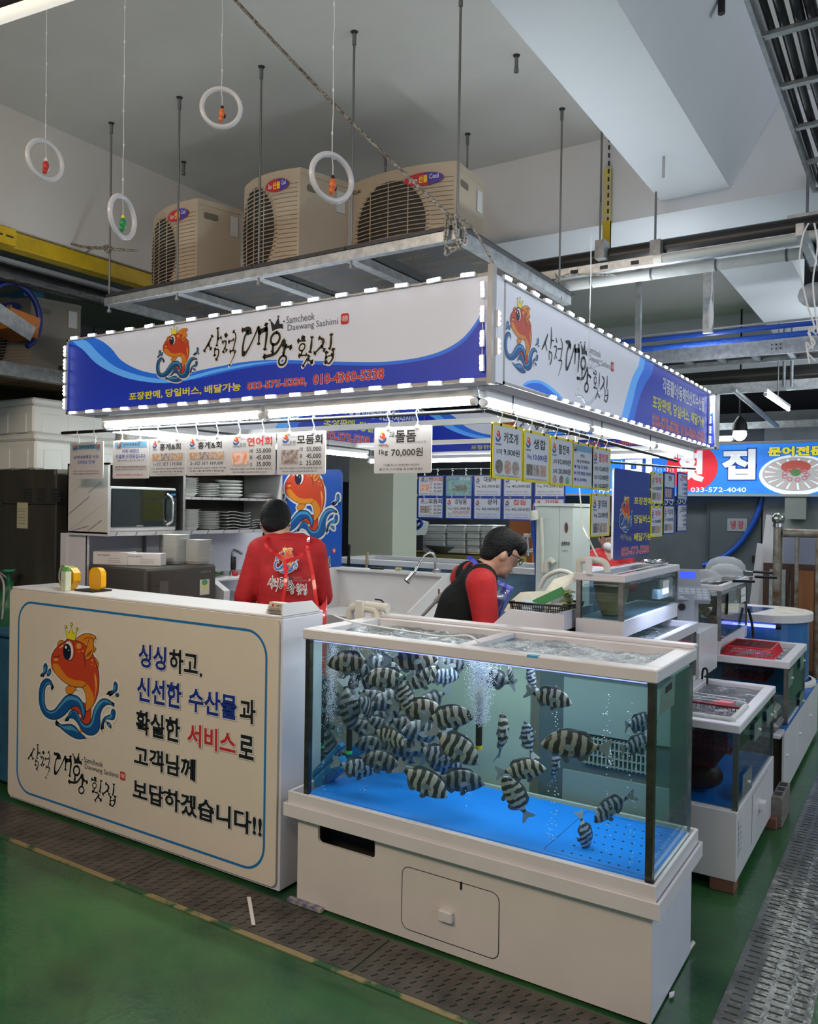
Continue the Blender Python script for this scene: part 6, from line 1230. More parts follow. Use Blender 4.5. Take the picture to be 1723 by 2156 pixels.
b = MB(); b.ball((-.86, 3.78, .43), .09, M('red_brown_fish', (.20, .045, .03), .4, col2=(.07, .03, .03), vscale=20), 14, 9, (1.3, .7, .8)); b.ball((-.93, 3.72, .41), .04, M('pale_belly', (.38, .36, .25), .4), 10, 7, (1.6, .6, .5)); mk('red_fish', b, label='reddish brown fish resting at the bottom of the second tank', cat='fish')
b = MB(); b.box(-.99, -.76, 3.66, 3.9, .50, .504, M('dim_red_sheet', (.18, .012, .02), .4)); mk('sunken_tray', b, label='dim red tray hanging inside the second tank', cat='tray')
b = MB(); b.tube(catmull([(-1.00, 4.50, .60), (-1.0, 4.5, .75), (-.97, 4.47, .765), (-.96, 4.43, .70)], 4, False), .006, BLACK, 6); mk('cable', b, label='black cable hooked over the back rim of the second tank', cat='cable')
for k in range(3): b = MB(); b.tube([(-1.0, 4.02+k*.07, .706), (-.78+k*.03, 4.04+k*.05, .706)], .003, HOOKM, 5); mk('thin_rod', b, label=['thin pale rod across the second tank, nearest the crate', 'thin pale rod across the second tank, middle of three', 'thin pale rod across the second tank, farthest'][k], cat='rod')

# ---------------------------------------------------------------- centre tank with the small tank on top
ct = tank('fish_tank', -1.385, -1.03, 3.45, 4.48, .70, .0, .965, 'middle glass tank with bright rippling blue water behind the big tank', rh=.05, rw=.035, foam=.35, wz=.985, base_h=.03)
b = MB(); b.box(-1.385, -1.03, 3.45, 4.48, .01, .70, PW); mk('stand', b, ct)
alight('tank_lamp', (-1.10, 4.1, 1.20), .16, .5, 2.0, (.55, .66, 1.0))
ut = tank('fish_tank', -1.375, -1.152, 3.61, 4.56, 1.025, .0, 1.275, 'small upper glass tank with a tan filter bag, on a white base', base_h=.075, rh=.035, rw=.04, foam=.2, wz=1.255, wb=WBD)
b = MB(); b.lathe((-1.27, 3.80, 1.105), [(.045, 0), (.07, .06), (.085, .15), (.09, .17)], M('tan_filter_bag', (.42, .34, .13), .7, var=.2, bump=.3), 16); b.lathe((-1.27, 3.80, 1.105), [(.092, .165), (.094, .185), (.088, .185)], WHITE, 16); mk('filter_bag', b, ut)
b = MB(); b.tube([(-1.20, 3.62, 1.31), (-1.21, 4.56, 1.315)], .004, HOOKM, 5); mk('rim_rod', b, ut)
e = E('siphon_pipe', (-1.30, 3.6, 1.31), 'white looped pipe clipped on the front rim of the small upper tank', 'pipe')
b = MB(); y_ = 3.63; b.tube(catmull([tuple(ony(x, y, y_)) for x, y in ((1221, 1208), (1220, 1186), (1227, 1179), (1262, 1180), (1276, 1188), (1280, 1205))], 4, False), .016, PVC, 12); mk('loop', b, e)
b = MB(); a = ony(1245, 1196, 3.61); b.box(a.x-.02, a.x+.01, 3.585, 3.60, a.z-.03, a.z+.05, WHITE, .003); mk('clip', b, e)
b = MB(); p0_, p1_ = ony(1228, 1112, 4.2), ony(1262, 1180, 3.66); b.tube([p0_, p1_, (p1_.x, p1_.y, p1_.z-.02)], .005, PVC, 8); b.tube([ony(1205, 860, 4.2), p0_], .004, PVC, 8); mk('slack_rope', b, label='pale cord running down from the side sign to the small upper tank', cat='cord')
# items on the small tank: scoops and trays
b = MB(); q = onx(1410, 1180, -1.19); b.lathe((-1.24, 4.40, 1.318), [(.02, 0), (.07, .008), (.075, .02), (.07, .014), (.02, .004)], CHROME, 18, sx=.7, sy=1.5); mk('steel_tray', b, label='oval steel tray on the back end of the small upper tank', cat='tray')
b = MB(); b.box(-1.19, -1.151, 4.20, 4.45, 1.15, 1.25, M('clear_holder')); b.obox((-1.150, 4.25, 1.17), (0, .12, 0), (0, 0, .07), (.001, 0, 0), WHITE); mk('name_card', b, ut)

# ---------------------------------------------------------------- third tank, scallop tank on it, scale, cabinets
cb = E('cabinet', (-.95, 5.7, .03), 'long low white cabinet with doors under the third tank', 'cabinet')
b = MB(); b.box(-1.38, -.665, 4.95, 6.55, .04, .385, M('dark_brown_inside', (.035, .022, .018), .7)); mk('carcass', b, cb)
for k in range(3): b = MB(); b.box(-.665, -.650, 4.93+k*.54, 5.46+k*.54, .035, .385, PW, .002); d_ = mk('door', b, cb); b = MB(); b.ball((-.645, 5.0+k*.54, .24), .009, WHITE, 8, 5); mk('knob', b, d_)
b = MB(); b.box(-1.38, -.65, 4.93, 6.55, .385, .398, M('cabinet_top_blue', (.03, .14, .50), .4)); mk('cabinet_top', b, cb)
b = MB(); b.box(-.653, -.60, 4.50, 4.78, .0, .155, M('grey_concrete_block', (.20, .18, .16), .85, var=.3, vscale=30, bump=.4), .004)
for k in range(3): b.box(-.645, -.61, 4.53+k*.085, 4.59+k*.085, .150, .1565, DARK)
mk('concrete_block', b, label='grey hollow concrete block standing by the aisle drain plates', cat='block')
t3 = tank('fish_tank', -1.37, -.655, 5.05, 5.82, .40, .0, .715, 'third low glass tank with a bright red basket on top', rh=.042, rw=.055, foam=.8, wz=.72, post=POST2, wb=WBD, sg=GLS2)
b = MB(); b.box(-1.36, -1.0, 5.40, 5.42, .41, .70, M('tank_back_blue', (.06, .22, .42), .4)); b.box(-1.36, -.67, 5.80, 5.805, .41, .70, M('tank_back_blue')); mk('blue_back', b, t3)
holders(t3, -.652, [[C6(1100, 650), C6(1140, 600), C6(1136, 740), C6(1098, 790)], [C6(1195, 840), C6(1230, 790), C6(1228, 930), C6(1192, 980)], [C6(1200, 500), C6(1232, 470), C6(1230, 600), C6(1200, 640)]])
RB = basket('red_basket', -1.02, -.735, 5.07, 5.42, .758, .808, RED1, 'bright red upturned plastic basket lying on the third tank', 26, 20, 3, top=True, flare=.02, inv=True, cat='basket')
b = MB(); b.prism(rrect(-.995, -.76, 5.095, 5.395, .02), (0, 0, .810), X, Y, .003, RED1); mk('basket_bottom', b, RB)
b = MB(); 
for k in range(9): b.box(-.93+k*.012, -.925+k*.012, 5.19, 5.30, .8101, .8112, DARK)
mk('mesh_slot', b, RB)
basket('net_crate', -1.02, -.78, 5.10, 5.40, .62, .70, RED2, 'dim red crate hanging below the water of the third tank', 12, 10, 3)
sc = tank('fish_tank', -1.215, -1.03, 5.075, 5.93, .757, .0, 1.13, 'tall narrow tank of brown scallops and weed on the third tank', base_h=.075, rh=.035, rw=.03, foam=.1, wz=1.10, wb=WBD)
g = rng(4); SCL = [M('scallop_a', (.38, .17, .07), .7, col2=(.16, .07, .04), vscale=18), M('scallop_b', (.48, .30, .14), .7, col2=(.22, .11, .06), vscale=18)]
for k in range(90):
    x_, y_, z_ = g.uniform(-1.18, -1.06), g.uniform(5.11, 5.88), .85+g.random()**1.3*.18; b = MB(); b.ball((0, 0, 0), g.uniform(.020, .034), SCL[k % 2], 10, 5, (1, 1, .45)); o = mk('scallop', b, local=True); o.location = (x_, y_, z_); o.rotation_euler = (g.uniform(-1.4, 1.4), g.uniform(-1.4, 1.4), g.uniform(0, 6)); tag(o, 'brown scallop in the heap inside the tall narrow tank', 'scallop', 'scallops in the narrow tank')
b = MB(); b.box(-1.2, -1.04, 5.90, 5.905, .84, 1.1, M('tank_back_blue')); mk('blue_back', b, sc)
holders(sc, -1.028, [[(1535, 1245), (1560, 1238), (1555, 1290), (1533, 1296)], [(1560, 1238), (1571, 1233), (1570, 1262), (1559, 1268)]])
b = MB(); ps = [onx(x, y, -1.0275) for x, y in ((1561, 1240), (1571, 1235), (1571, 1250), (1561, 1255))]; b.add(ps, [(0, 1, 2, 3)], WHT); ps = [onx(x, y, -1.0275) for x, y in ((1561, 1257), (1571, 1252), (1571, 1265), (1561, 1270))]; b.add(ps, [(0, 1, 2, 3)], WHT); mk('name_card', b, sc)
# landing nets on the narrow tank
NETM = M('sheer_net', (.62, .63, .66), .6, alpha=.5)
for i, (x_, y_, r_, lb) in enumerate(((-1.17, 5.30, .10, 'nearest'), (-1.10, 5.55, .11, 'middle'), (-1.15, 5.80, .13, 'rear and largest'))):
    e = E('hand_net', (x_, y_, 1.166), f'sheer white hand net with black handle on the narrow tank, {lb}', 'net', 'hand nets')
    b = MB(); b.tube([(x_+r_*cos(a), y_+r_*sin(a)*1.1, 1.172+.02*i) for a in [k*pi/12 for k in range(24)]], .0028, CHROME, 6, closed=True); mk('hoop', b, e)
    b = MB(); b.lathe((x_, y_, 1.172+.02*i), [(r_, 0), (r_*.95, r_*.25), (r_*.75, r_*.5), (r_*.4, r_*.66), (.001, r_*.7)], NETM, 18, sy=1.1); mk('net_bag', b, e)
    d_ = Vector((.75, .35-.3*i, 0)).normalized(); s_ = Vector((x_, y_, 1.172+.02*i))+d_*r_*1.05; b = MB(); b.tube([s_, s_+d_*.07], .003, CHROME, 6); b.tube([s_+d_*.06, s_+d_*.19], .0085, BLACK, 8); mk('handle', b, e)
# weighing scale
e = E('weighing_scale', (-1.13, 4.80, .96), 'grey electronic scale head with keypad and lit blue display', 'scale')
SCM = M('scale_grey', (.38, .40, .44), .4); KY = M('scale_keys', (.55, .62, .70), .4)
b = MB(); y_ = 4.75; a = ony(1426, 1302, y_); c = ony(1462, 1250, y_); b.box(a.x, c.x, y_, y_+.12, .95, c.z, SCM, .006); mk('pedestal', b, e)
P = [ony(x, y, y_-.03) for x, y in ((1424, 1262), (1476, 1255), (1444, 1215), (1426, 1222))]; n = Vector((.35, -.55, .75)).normalized()
b = MB(); b.prism([(0, 0), (.19, 0), (.19, .13), (0, .13)], P[0]+Vector((0, 0, .0)), Vector((.92, .38, 0)), Vector((-.2, .45, .55)), .035, SCM)
o_ = P[0]; ux_, uy_ = Vector((.92, .38, 0)), Vector((-.2, .45, .55))
for i in range(5):
    for j in range(4): b.geo(([(0, 0), (.026, 0), (.026, .018), (0, .018)], [(0, 1, 2, 3)]), o_+ux_*(.02+i*.033)+uy_*(.015+j*.026), ux_, uy_, KY, .001)
mk('keypad', b, e)
b = MB(); o2_ = P[0]+uy_*.13; ux2, uy2 = ux_, Vector((-.05, .10, .99)); b.prism([(0, 0), (.15, 0), (.14, .10), (.01, .10)], o2_, ux2, uy2, .02, SCM); b.geo(([(.03, .045), (.12, .045), (.12, .085), (.03, .085)], [(0, 1, 2, 3)]), o2_, ux2, uy2, M('blue_display', (.05, .10, .8), .3, emit=.7), .001); mk('display', b, e)
b = MB(); b.cyl(ony(1436, 1278, y_), ony(1436, 1278, y_-.03), .02, BLACK, 14); mk('dial', b, e)
b = MB(); q = ony(1448, 1300, 4.7); b.box(-1.37, -1.02, 4.50, 4.95, .70, .95, PW); mk('scale_table', b, label='white box table carrying the electronic scale', cat='table')
# steel tub on the cabinet
e = E('steel_tub', (-.77, 5.0, .39), 'two stacked steel tubs with lids at the front of the cabinet', 'tub')
mk('lower_tub', MB().box(-.90, -.665, 4.80, 5.04, .405, .455, POST2, .02), e); mk('upper_tub', MB().box(-.885, -.68, 4.815, 5.03, .462, .53, M('satin_steel', (.50, .50, .48), .3, .9), .02), e)
mk('tub_shelf', MB().box(-1.0, -.652, 4.76, 4.93, .385, .40, PW), label='white shelf board under the steel tubs', cat='board')
# round ended tank at the back
rt = E('round_tank', (-.95, 6.1, .3), 'round ended blue tank with white rim at the end of the row', 'fish tank')
def stadium(x0, x1, yc, r, n=16): return [(x0, yc-r), (x1, yc-r)]+[(x1+r*.8*cos(a), yc+r*sin(a)) for a in [radians(-90+k*180/n) for k in range(1, n)]]+[(x1, yc+r), (x0, yc+r)]
b = MB(); b.prism(stadium(-1.35, -.93, 6.33, .33), (0, 0, .90), X, Y, .05, PW); mk('rim', b, rt)
b = MB(); b.prism(stadium(-1.32, -.93, 6.33, .30), (0, 0, .855), X, Y, .43, M('blue_tank_wall', (.04, .17, .45), .25, coat=.6)); mk('tank_wall', b, rt)
b = MB(); b.geo(poly2([(-1.25, 6.08), (-1.02, 6.08), (-.94, 6.5), (-1.2, 6.5)]), (0, 0, .9005), X, Y, M('pool_blue', (.02, .07, .22), .1), .0004); mk('opening', b, rt)
b = MB(); b.geo(poly2([(x, y) for x, y in stadium(-.93, -.93, 6.33, .31)]), (0, 0, .9005), X, Y, M('algae_stain', (.50, .44, .34), .7, col2=(.68, .65, .58), vscale=12), .0003); mk('stained_lid', b, rt)
b = MB(); b.box(-1.2, -.86, 6.01, 6.025, .815, .835, LEDB); b.box(-1.15, -1.05, 6.008, 6.02, .818, .833, LEDV); b.cyl((-.86, 6.018, .825), (-.83, 6.018, .825), .018, BLACK, 10); mk('light_strip', b, rt)
b = MB(); b.lathe((-.95, 6.33, .40), [(.31, 0), (.31, .03), (.28, .035)], PVC, 20); mk('foot_ring', b, rt)
b = MB(); b.tube(catmull([(-1.02, 5.90, .95), (-1.0, 5.92, .86), (-.985, 5.9, .76), (-.99, 5.82, .74)], 4, False), .009, BLACK, 8); mk('cable', b, label='thick black cable dropping behind the red basket', cat='cable')
ORD = ['first', 'second', 'third', 'fourth', 'fifth', 'sixth', 'seventh', 'eighth', 'ninth', 'tenth', 'eleventh', 'twelfth', 'thirteenth', 'fourteenth', 'fifteenth', 'sixteenth', 'seventeenth', 'eighteenth', 'nineteenth']
# ================================================================ left wall of the stall: shelf, microwave, fridge
lw_ = MB(); lw_.box(-4.36, -4.30, 2.97, 4.62, 0, 1.42, LILAC); lw_.box(-4.30, -4.115, 2.975, 2.99, 0, 1.42, LILAC); lw_.box(-4.12, -4.115, 2.97, 2.975, .9, 1.42, DARK); mk('partition', lw_, label='lilac white partition under the microwave shelf', cat='panel')
FILM = M('film_covered_steel', (.62, .61, .60), .25)
sh = E('wall_shelf', (-4.1, 3.7, 1.42), 'steel two bay wall shelf still in its striped protective film', 'shelf')
b = MB(); x0, x1, y0, y1, z0, z1 = -4.27, -3.90, 2.95, 4.42, 1.425, 1.83
b.box(x0, x1, y0, y0+.015, z0, z1, FILM); b.box(x0, x1, y1-.015, y1, z0, z1, FILM); b.box(x0, x0+.01, y0, y1, z0, z1, M('shelf_inside_shade', (.05, .048, .045), .5, .5)); b.box(x0, x1, y0, y1, z1-.012, z1, STEEL); b.box(x0, x1, y0, y1, z0-.012, z0+.01, FILM); b.box(x0, x1, 3.50, 3.52, z0, z1, STEEL); mk('carcass', b, sh)  # back wall darkened in colour to stand for shade inside the shelf
b = MB(); b.box(x0, x1, 3.52, y1-.015, 1.632, 1.648, FILM); mk('shelf_board', b, sh)
b = MB(); o_ = Vector((x0, y0-.0008, z0))
for k in range(5):
    v = -.12+k*.11; col = NAVY if k % 2 == 0 else GRY; w_ = .003 if k % 2 == 0 else .001
    P = [(0, v), (.37, v+.20)]; P = [(max(0, a), min(.40, max(0, c))) for a, c in P]
    if P[1][1] > P[0][1]+.05: b.geo(ribbon2([P[0], ((P[0][0]+P[1][0])*.55, P[0][1]+(P[1][1]-P[0][1])*.55)] if k % 2 == 0 else P, w_, False), o_, X, Z, col, 0)
    if k in (1, 3): ttext(b, 'STAINLESS STEEL', 0, .14, 0, .010, o_+Vector((.2, 0, v+.02)), Vector((.88, 0, .47)), Vector((-.47, 0, .88)), GRY, lift=.0002)
b.box(x1-.002, x1+.001, y0, y1, z0-.01, z0+.012, FILM)
for k in range(10): b.quad((x1+.0015, 3.0+k*.14, z0-.01), (x1+.0015, 3.006+k*.14, z0-.01), (x1+.0015, 3.02+k*.14, z0+.011), (x1+.0015, 3.014+k*.14, z0+.011), NAVY); b.quad((x1+.0012, 3.56+k*.085, 1.633), (x1+.0012, 3.565+k*.085, 1.633), (x1+.0012, 3.575+k*.085, 1.647), (x1+.0012, 3.57+k*.085, 1.647), NAVY)
mk('film_print', b, sh)
mw = E('microwave', (-4.08, 3.22, 1.44), 'white microwave with black glass door and curved chrome handle', 'microwave')
b = MB(); b.box(-4.24, -3.925, 2.985, 3.47, 1.437, 1.70, WHITE, .008); mk('casing', b, mw)
b = MB(); b.box(-3.926, -3.915, 2.99, 3.465, 1.462, 1.685, M('black_glass', (.008, .016, .018), .06, coat=1), .003); mk('door_glass', b, mw)
b = MB(); b.tube(catmull([(-3.912, 3.385, 1.66), (-3.885, 3.40, 1.63), (-3.880, 3.402, 1.56), (-3.885, 3.40, 1.50), (-3.912, 3.385, 1.475)], 5, False), .009, CHROME, 8); mk('handle', b, mw)
b = MB(); ttext(b, 'SAMSUNG', 3.16, 3.21, 1.467, 1.474, (-3.914, 0, 0), Y, Z, WHT)
for k in range(6): b.geo(poly2(ell(3.44, 1.52+k*.022, .004, .004, 8)), (-3.914, 0, 0), Y, Z, GRY, .0006)
ttext(b, '12:30', 3.42, 3.45, 1.655, 1.665, (-3.914, 0, 0), Y, Z, M('clock_blue', (.05, .4, .6), .5, emit=1)); mk('control_print', b, mw)
PLT = M('glazed_white_ceramic', (.66, .68, .66), .2, coat=.5); FOAM = M('white_foam_plastic', (.78, .80, .78), .5)
def stack(x, y, z, n, prof, dz, name, label, group, cat, sx=1., sy=1., m=PLT, sq=False, rz=0., tilt=0.):
    b = MB(); 
    if sq:
        rr = [(r_, h_) for r_, h_ in prof]
        for i in range(len(rr)-1):
            r0_, h0_ = rr[i]; r1_, h1_ = rr[i+1]; P0 = rrect(-r0_*sx, r0_*sx, -r0_*sy, r0_*sy, r0_*.3, 3); P1 = rrect(-r1_*sx, r1_*sx, -r1_*sy, r1_*sy, r1_*.3, 3); k = len(P0)
            b.add([(p[0], p[1], h0_) for p in P0]+[(p[0], p[1], h1_) for p in P1], [(a, (a+1) % k, k+(a+1) % k, k+a) for a in range(k)], m, False)
    else: b.lathe((0, 0, 0), prof, m, 18, sx=sx, sy=sy)
    o0 = mk(name, b, local=True)
    for i in range(n):
        o = o0 if i == 0 else dup(o0); o.location = (x, y, z+i*dz); o.rotation_euler = (tilt, 0, rz+i*.01); tag(o, label+((', %s from the bottom' % ORD[i]) if i else ', at the very bottom'), cat, group)
PL = [(.001, 0), (.05, .0), (.085, .012), (.09, .014), (.086, .016), (.05, .006), (.001, .005)]
BW = [(.001, 0), (.05, 0), (.085, .016), (.088, .026), (.080, .026), (.05, .008), (.001, .006)]
TR = [(.001, 0), (.045, 0), (.060, .022), (.068, .024), (.067, .026), (.057, .024), (.044, .003), (.001, .003)]
stack(-4.0, 3.60, 1.648, 9, TR, .012, 'foam_tray', 'white foam tray in the stack left on the upper shelf', 'foam trays on the upper shelf', 'tray', sq=True, m=FOAM)
stack(-3.99, 3.78, 1.648, 8, PL, .0105, 'plate', 'thin white plate in the stack on the upper shelf', 'plates in the middle of the upper shelf', 'plate', .95, .95)
stack(-3.99, 3.98, 1.648, 5, BW, .023, 'serving_bowl', 'thick white oval dish in the stack of five', 'thick oval dishes on the upper shelf', 'bowl', .9, 1.25)
stack(-3.99, 4.26, 1.648, 3, PL, .009, 'plate', 'flat grey white plate at the right end of the upper shelf', 'plates at the right end of the upper shelf', 'plate', .95, 1.3)
stack(-4.0, 3.62, 1.436, 10, TR, .012, 'foam_tray', 'white foam tray in the tall stack on the lower shelf', 'foam trays on the lower shelf', 'tray', sq=True, m=FOAM)
stack(-3.99, 3.79, 1.436, 11, PL, .0105, 'plate', 'white plate in the tall stack on the lower shelf', 'plates on the lower shelf', 'plate', .9, .9)
# wavy rectangular plates
b = MB(); n = 10; V = []
for i in range(n+1):
    for j, x_ in enumerate((-.07, .07)): V += [(x_, -.11+.22*i/n, .006*sin(i/n*2*pi)), (x_, -.11+.22*i/n, .006*sin(i/n*2*pi)+.004)]
b.add(V, [f for i in range(n) for f in ((4*i, 4*i+2, 4*i+6, 4*i+4), (4*i+1, 4*i+5, 4*i+7, 4*i+3), (4*i+2, 4*i+3, 4*i+7, 4*i+6), (4*i, 4*i+4, 4*i+5, 4*i+1))]+[(0, 1, 3, 2), (4*n, 4*n+2, 4*n+3, 4*n+1)], PLT)
w0 = mk('wavy_plate', b, local=True)
for i in range(6): o = w0 if i == 0 else dup(w0); o.location = (-3.98, 4.00, 1.445+i*.021); tag(o, 'wavy rectangular white plate on the lower shelf, '+ORD[i]+' from the bottom', 'plate', 'wavy plates on the lower shelf')
for i in range(4): o = dup(w0); o.location = (-3.98, 4.24, 1.445+i*.016); tag(o, 'wavy white plate in the low stack at the shelf end, '+ORD[i]+' from the bottom', 'plate', 'wavy plates at the shelf end')
# small fridge with boxes and tray stacks on it
FR = M('dark_grey_fridge', (.085, .080, .072), .35, .3)
fg = E('small_fridge', (-3.85, 3.2, .4), 'low dark grey fridge with energy label under the shelf', 'fridge')
b = MB(); b.box(-4.10, -3.60, 2.97, 3.50, .40, 1.243, FR, .012); mk('casing', b, fg)
b = MB(); b.prism([(3.0, .45), (3.47, .45), (3.47, 1.225), (3.0, 1.225)], (-3.588, 0, 0), Y, Z, .012, FR); mk('door', b, fg)
b = MB(); O_ = (-3.587, 0, 0); b.geo(([(3.355, 1.07), (3.43, 1.07), (3.43, 1.16), (3.355, 1.16)], [(0, 1, 2, 3)]), O_, Y, Z, M('energy_label', (.75, .75, .62), .5), 0); b.geo(poly2(ell(3.392, 1.143, .024, .017, 12)), O_, Y, Z, M('energy_green', (.10, .40, .15), .5), .0004); b.geo(poly2(ell(3.392, 1.115, .012, .012, 10)), O_, Y, Z, YEL, .0006)
for k in range(5): b.geo(poly2(ell(3.30-k*.03, 1.05-.02*k, .004, .004, 6)), O_, Y, Z, GRY, .0002)
ttext(b, 'SAMSUNG', 3.36, 3.44, 1.20, 1.212, O_, Y, Z, M('silver_ink', (.4, .4, .4), .3, 1.)); ttext(b, '주의', 3.03, 3.06, 1.14, 1.15, O_, Y, Z, DARK); ttext(b, '안내', 3.03, 3.06, 1.04, 1.05, O_, Y, Z, DARK)
b.geo(([(3.06, 0.98), (3.12, .98), (3.12, 1.17), (3.06, 1.17)], [(0, 1, 2, 3)]), O_, Y, Z, M('dull_print', (.12, .12, .11), .4), .0002); mk('stickers', b, fg)
for (ox, oy, l_, w_, h_, rz, lb) in ((-3.98, 3.06, .17, .22, .075, .12, 'white carton lying on the fridge, left of two'), (-3.80, 3.13, .15, .22, .07, .30, 'white carton lying on the fridge, right and nearer of two')):
    ux, uy = Vector((cos(rz+.2), sin(rz+.2), 0)), Vector((-sin(rz+.2), cos(rz+.2), 0)); e = E('carton', (ox, oy, 1.245), lb, 'box'); b = MB(); o_ = Vector((ox-.1, oy-.07, 1.245)); b.obox(o_, ux*w_, uy*l_*.6, Z*h_, M('white_carton', (.68, .66, .66), .5), .002); mk('box', b, e)
    b = MB(); ttext(b, 'Simple', .03, .11, h_*.66, h_*.82, o_-uy*.0005, ux, Z, GRY); 
    for k in range(3): b.geo(([(.10, h_*(.2+.14*k)), (.18, h_*(.2+.14*k)), (.18, h_*(.22+.14*k)), (.10, h_*(.22+.14*k))], [(0, 1, 2, 3)]), o_-uy*.0005, ux, Z, GRY, .0003)
    mk('box_print', b, e)
TR2 = [(.001, 0), (.05, 0), (.062, .016), (.066, .017), (.060, .017), (.048, .003), (.001, .003)]
stack(-3.80, 3.36, 1.245, 17, TR2, .0098, 'foam_bowl', 'white foam bowl in the nearer tall stack on the fridge', 'nearer stack of foam bowls on the fridge', 'bowl', sq=True, m=FOAM)
stack(-3.70, 3.44, 1.245, 14, TR2, .0098, 'foam_bowl', 'white foam bowl in the right stack on the fridge', 'right stack of foam bowls on the fridge', 'bowl', sq=True, m=FOAM)
stack(-3.95, 3.46, 1.245, 19, TR2, .0098, 'foam_bowl', 'white foam bowl in the rear stack behind the cartons', 'rear stack of foam bowls on the fridge', 'bowl', sq=True, m=FOAM)
# washing counter behind the fridge
wc = E('washing_counter', (-3.7, 4.0, 0), 'white counter with small shelf and faucet between fridge and man in red', 'counter')
b = MB(); b.box(-4.29, -3.55, 3.53, 4.62, 0, .98, LILAC); b.box(-4.29, -4.27, 3.53, 4.62, .98, 1.42, LILAC); b.box(-4.28, -3.75, 3.60, 4.4, 1.12, 1.13, WHITE); mk('cabinet', b, wc)
b = MB(); q = ony(488, 1205, 3.95); b.tube(catmull([(q.x, 3.95, 1.13), (q.x, 3.95, 1.26), (q.x+.03, 3.94, 1.30), (q.x+.11, 3.93, 1.28)], 5, False), .009, CHROME, 8); b.cyl((q.x, 3.95, 1.13), (q.x, 3.95, 1.16), .018, CHROME, 10); b.ball((q.x+.04, 3.94, 1.145), .022, M('red_knob', (.5, .02, .03), .4), 10, 6); mk('faucet', b, wc)
b = MB(); b.lathe((q.x+.035, 3.93, 1.17), [(.016, 0), (.018, .03), (.016, .085), (.001, .09)], BLACK, 10); mk('soap_bottle', b, label='small black pump bottle beside the faucet', cat='bottle')
g = rng(3); b = MB(); GRN = M('leafy_green', (.06, .15, .03), .6, col2=(.015, .04, .01), vscale=30)
for k in range(60):
    c = Vector((-3.93+g.gauss(0, .05), 3.72+g.gauss(0, .06), 1.135+abs(g.gauss(0, .014)))); a = g.uniform(0, 6.3); u, v = Vector((cos(a), sin(a), g.uniform(-.3, .5)))*.03, Vector((-sin(a), cos(a), g.uniform(-.3, .3)))*.018; b.add([c-u, c-v, c+u, c+v+Z*.006], [(0, 1, 2, 3)], GRN)
mk('greens', b, label='heap of dark green leaves on the small shelf', cat='vegetables', kind='stuff')
b = MB(); P = [ony(x, y, 3.60) for x, y in ((432, 1262), (445, 1222), (472, 1245), (470, 1280), (430, 1275))]; P = [(p.x, p.z) for p in P]; b.prism(P, (0, 3.60, 0), X, Z, .05, WHITE); b.prism([(P[3][0]-.07, P[3][1]+.01), (P[3][0]-.015, P[3][1]+.03), (P[3][0]-.015, P[3][1]+.05), (P[3][0]-.07, P[3][1]+.03)], (0, 3.598, 0), X, Z, .002, BLU); mk('white_bag', b, label='white paper sack with blue print beside the fridge', cat='bag')
# things standing on the front counter
e = E('tape_dispenser', (-3.72, 2.62, 1.147), 'yellow and orange tape dispenser at the left end of the counter', 'tape dispenser'); TY = M('orange_yellow_plastic', (.80, .40, .01), .3)
b = MB(); b.prism([(0, 0), (.06, 0), (.10, .05), (.10, .09), (.07, .115), (.02, .095), (.0, .05)], (-3.80, 2.60, 1.148), X, Z, .04, TY); b.prism(rrect(.0, .10, .0, .12, .04), (-3.66, 2.66, 1.148), X, Z, .03, TY); mk('body', b, e)
b = MB(); c = Vector((-3.84, 2.66, 1.148+.062)); P = [(.062, -.025), (.062, .025), (.045, .025), (.045, -.025), (.062, -.025)]; b.lathe(c, P, M('clear_tan_tape', (.42, .40, .20), .15, coat=1), 24, ax=(.25, 1, 0)); b.lathe(c, [(.044, -.024), (.044, .024), (.036, .024), (.036, -.024), (.044, -.024)], NAVY, 20, ax=(.25, 1, 0)); mk('tape_roll', b, e)
b = MB(); b.box(-3.745, -3.705, 2.555, 2.59, 1.148, 1.248, M('carton_green_white', (.66, .70, .52), .4, col2=(.30, .45, .10), vscale=12, vpow=(.35, .42)), .002); b.add([(-3.745, 2.555, 1.248), (-3.705, 2.555, 1.248), (-3.705, 2.5725, 1.27), (-3.745, 2.5725, 1.27), (-3.745, 2.59, 1.248), (-3.705, 2.59, 1.248)], [(0, 1, 2, 3), (3, 2, 5, 4), (0, 3, 4), (1, 5, 2)], M('carton_top', (.10, .35, .08), .4)); mk('drink_carton', b, label='small white and green drink carton in front of the tape dispenser', cat='carton')
b = MB(); b.box(-3.70, -3.55, 2.60, 2.72, 1.148, 1.156, BLACK, .002); mk('phone', b, label='flat black tray behind the tape dispenser on the counter', cat='tray')
e = E('card_holder', (-2.29, 2.57, 1.147), 'clear stand of business cards on the right end of the counter', 'card holder'); b = MB(); a = ony(561, 1297, 2.55); c = ony(602, 1279, 2.55); b.obox((a.x, 2.548, 1.149), ((c.x-a.x), 0, 0), (0, .05, 0), (0, .01, .03), CLR); b.obox((a.x, 2.545, 1.149), ((c.x-a.x), 0, 0), (0, .003, 0), (0, .006, .018), CLR); mk('holder', b, e)
b = MB(); b.obox((a.x+.004, 2.552, 1.152), (c.x-a.x-.008, 0, 0), (0, .03, 0), (0, .012, .044), M('card_cream', (.70, .66, .55), .5), .0); W_ = c.x-a.x; o_ = Vector((a.x+.004, 2.5515, 1.152)); uu = Vector((0, .012, .044)).normalized(); b.geo(poly2(ell(W_*.22, .034, .007, .007, 8)), o_, X, uu, E_RED, .0006); ttext(b, '대왕횟집', W_*.36, W_*.8, .029, .038, o_, X, uu, INK)
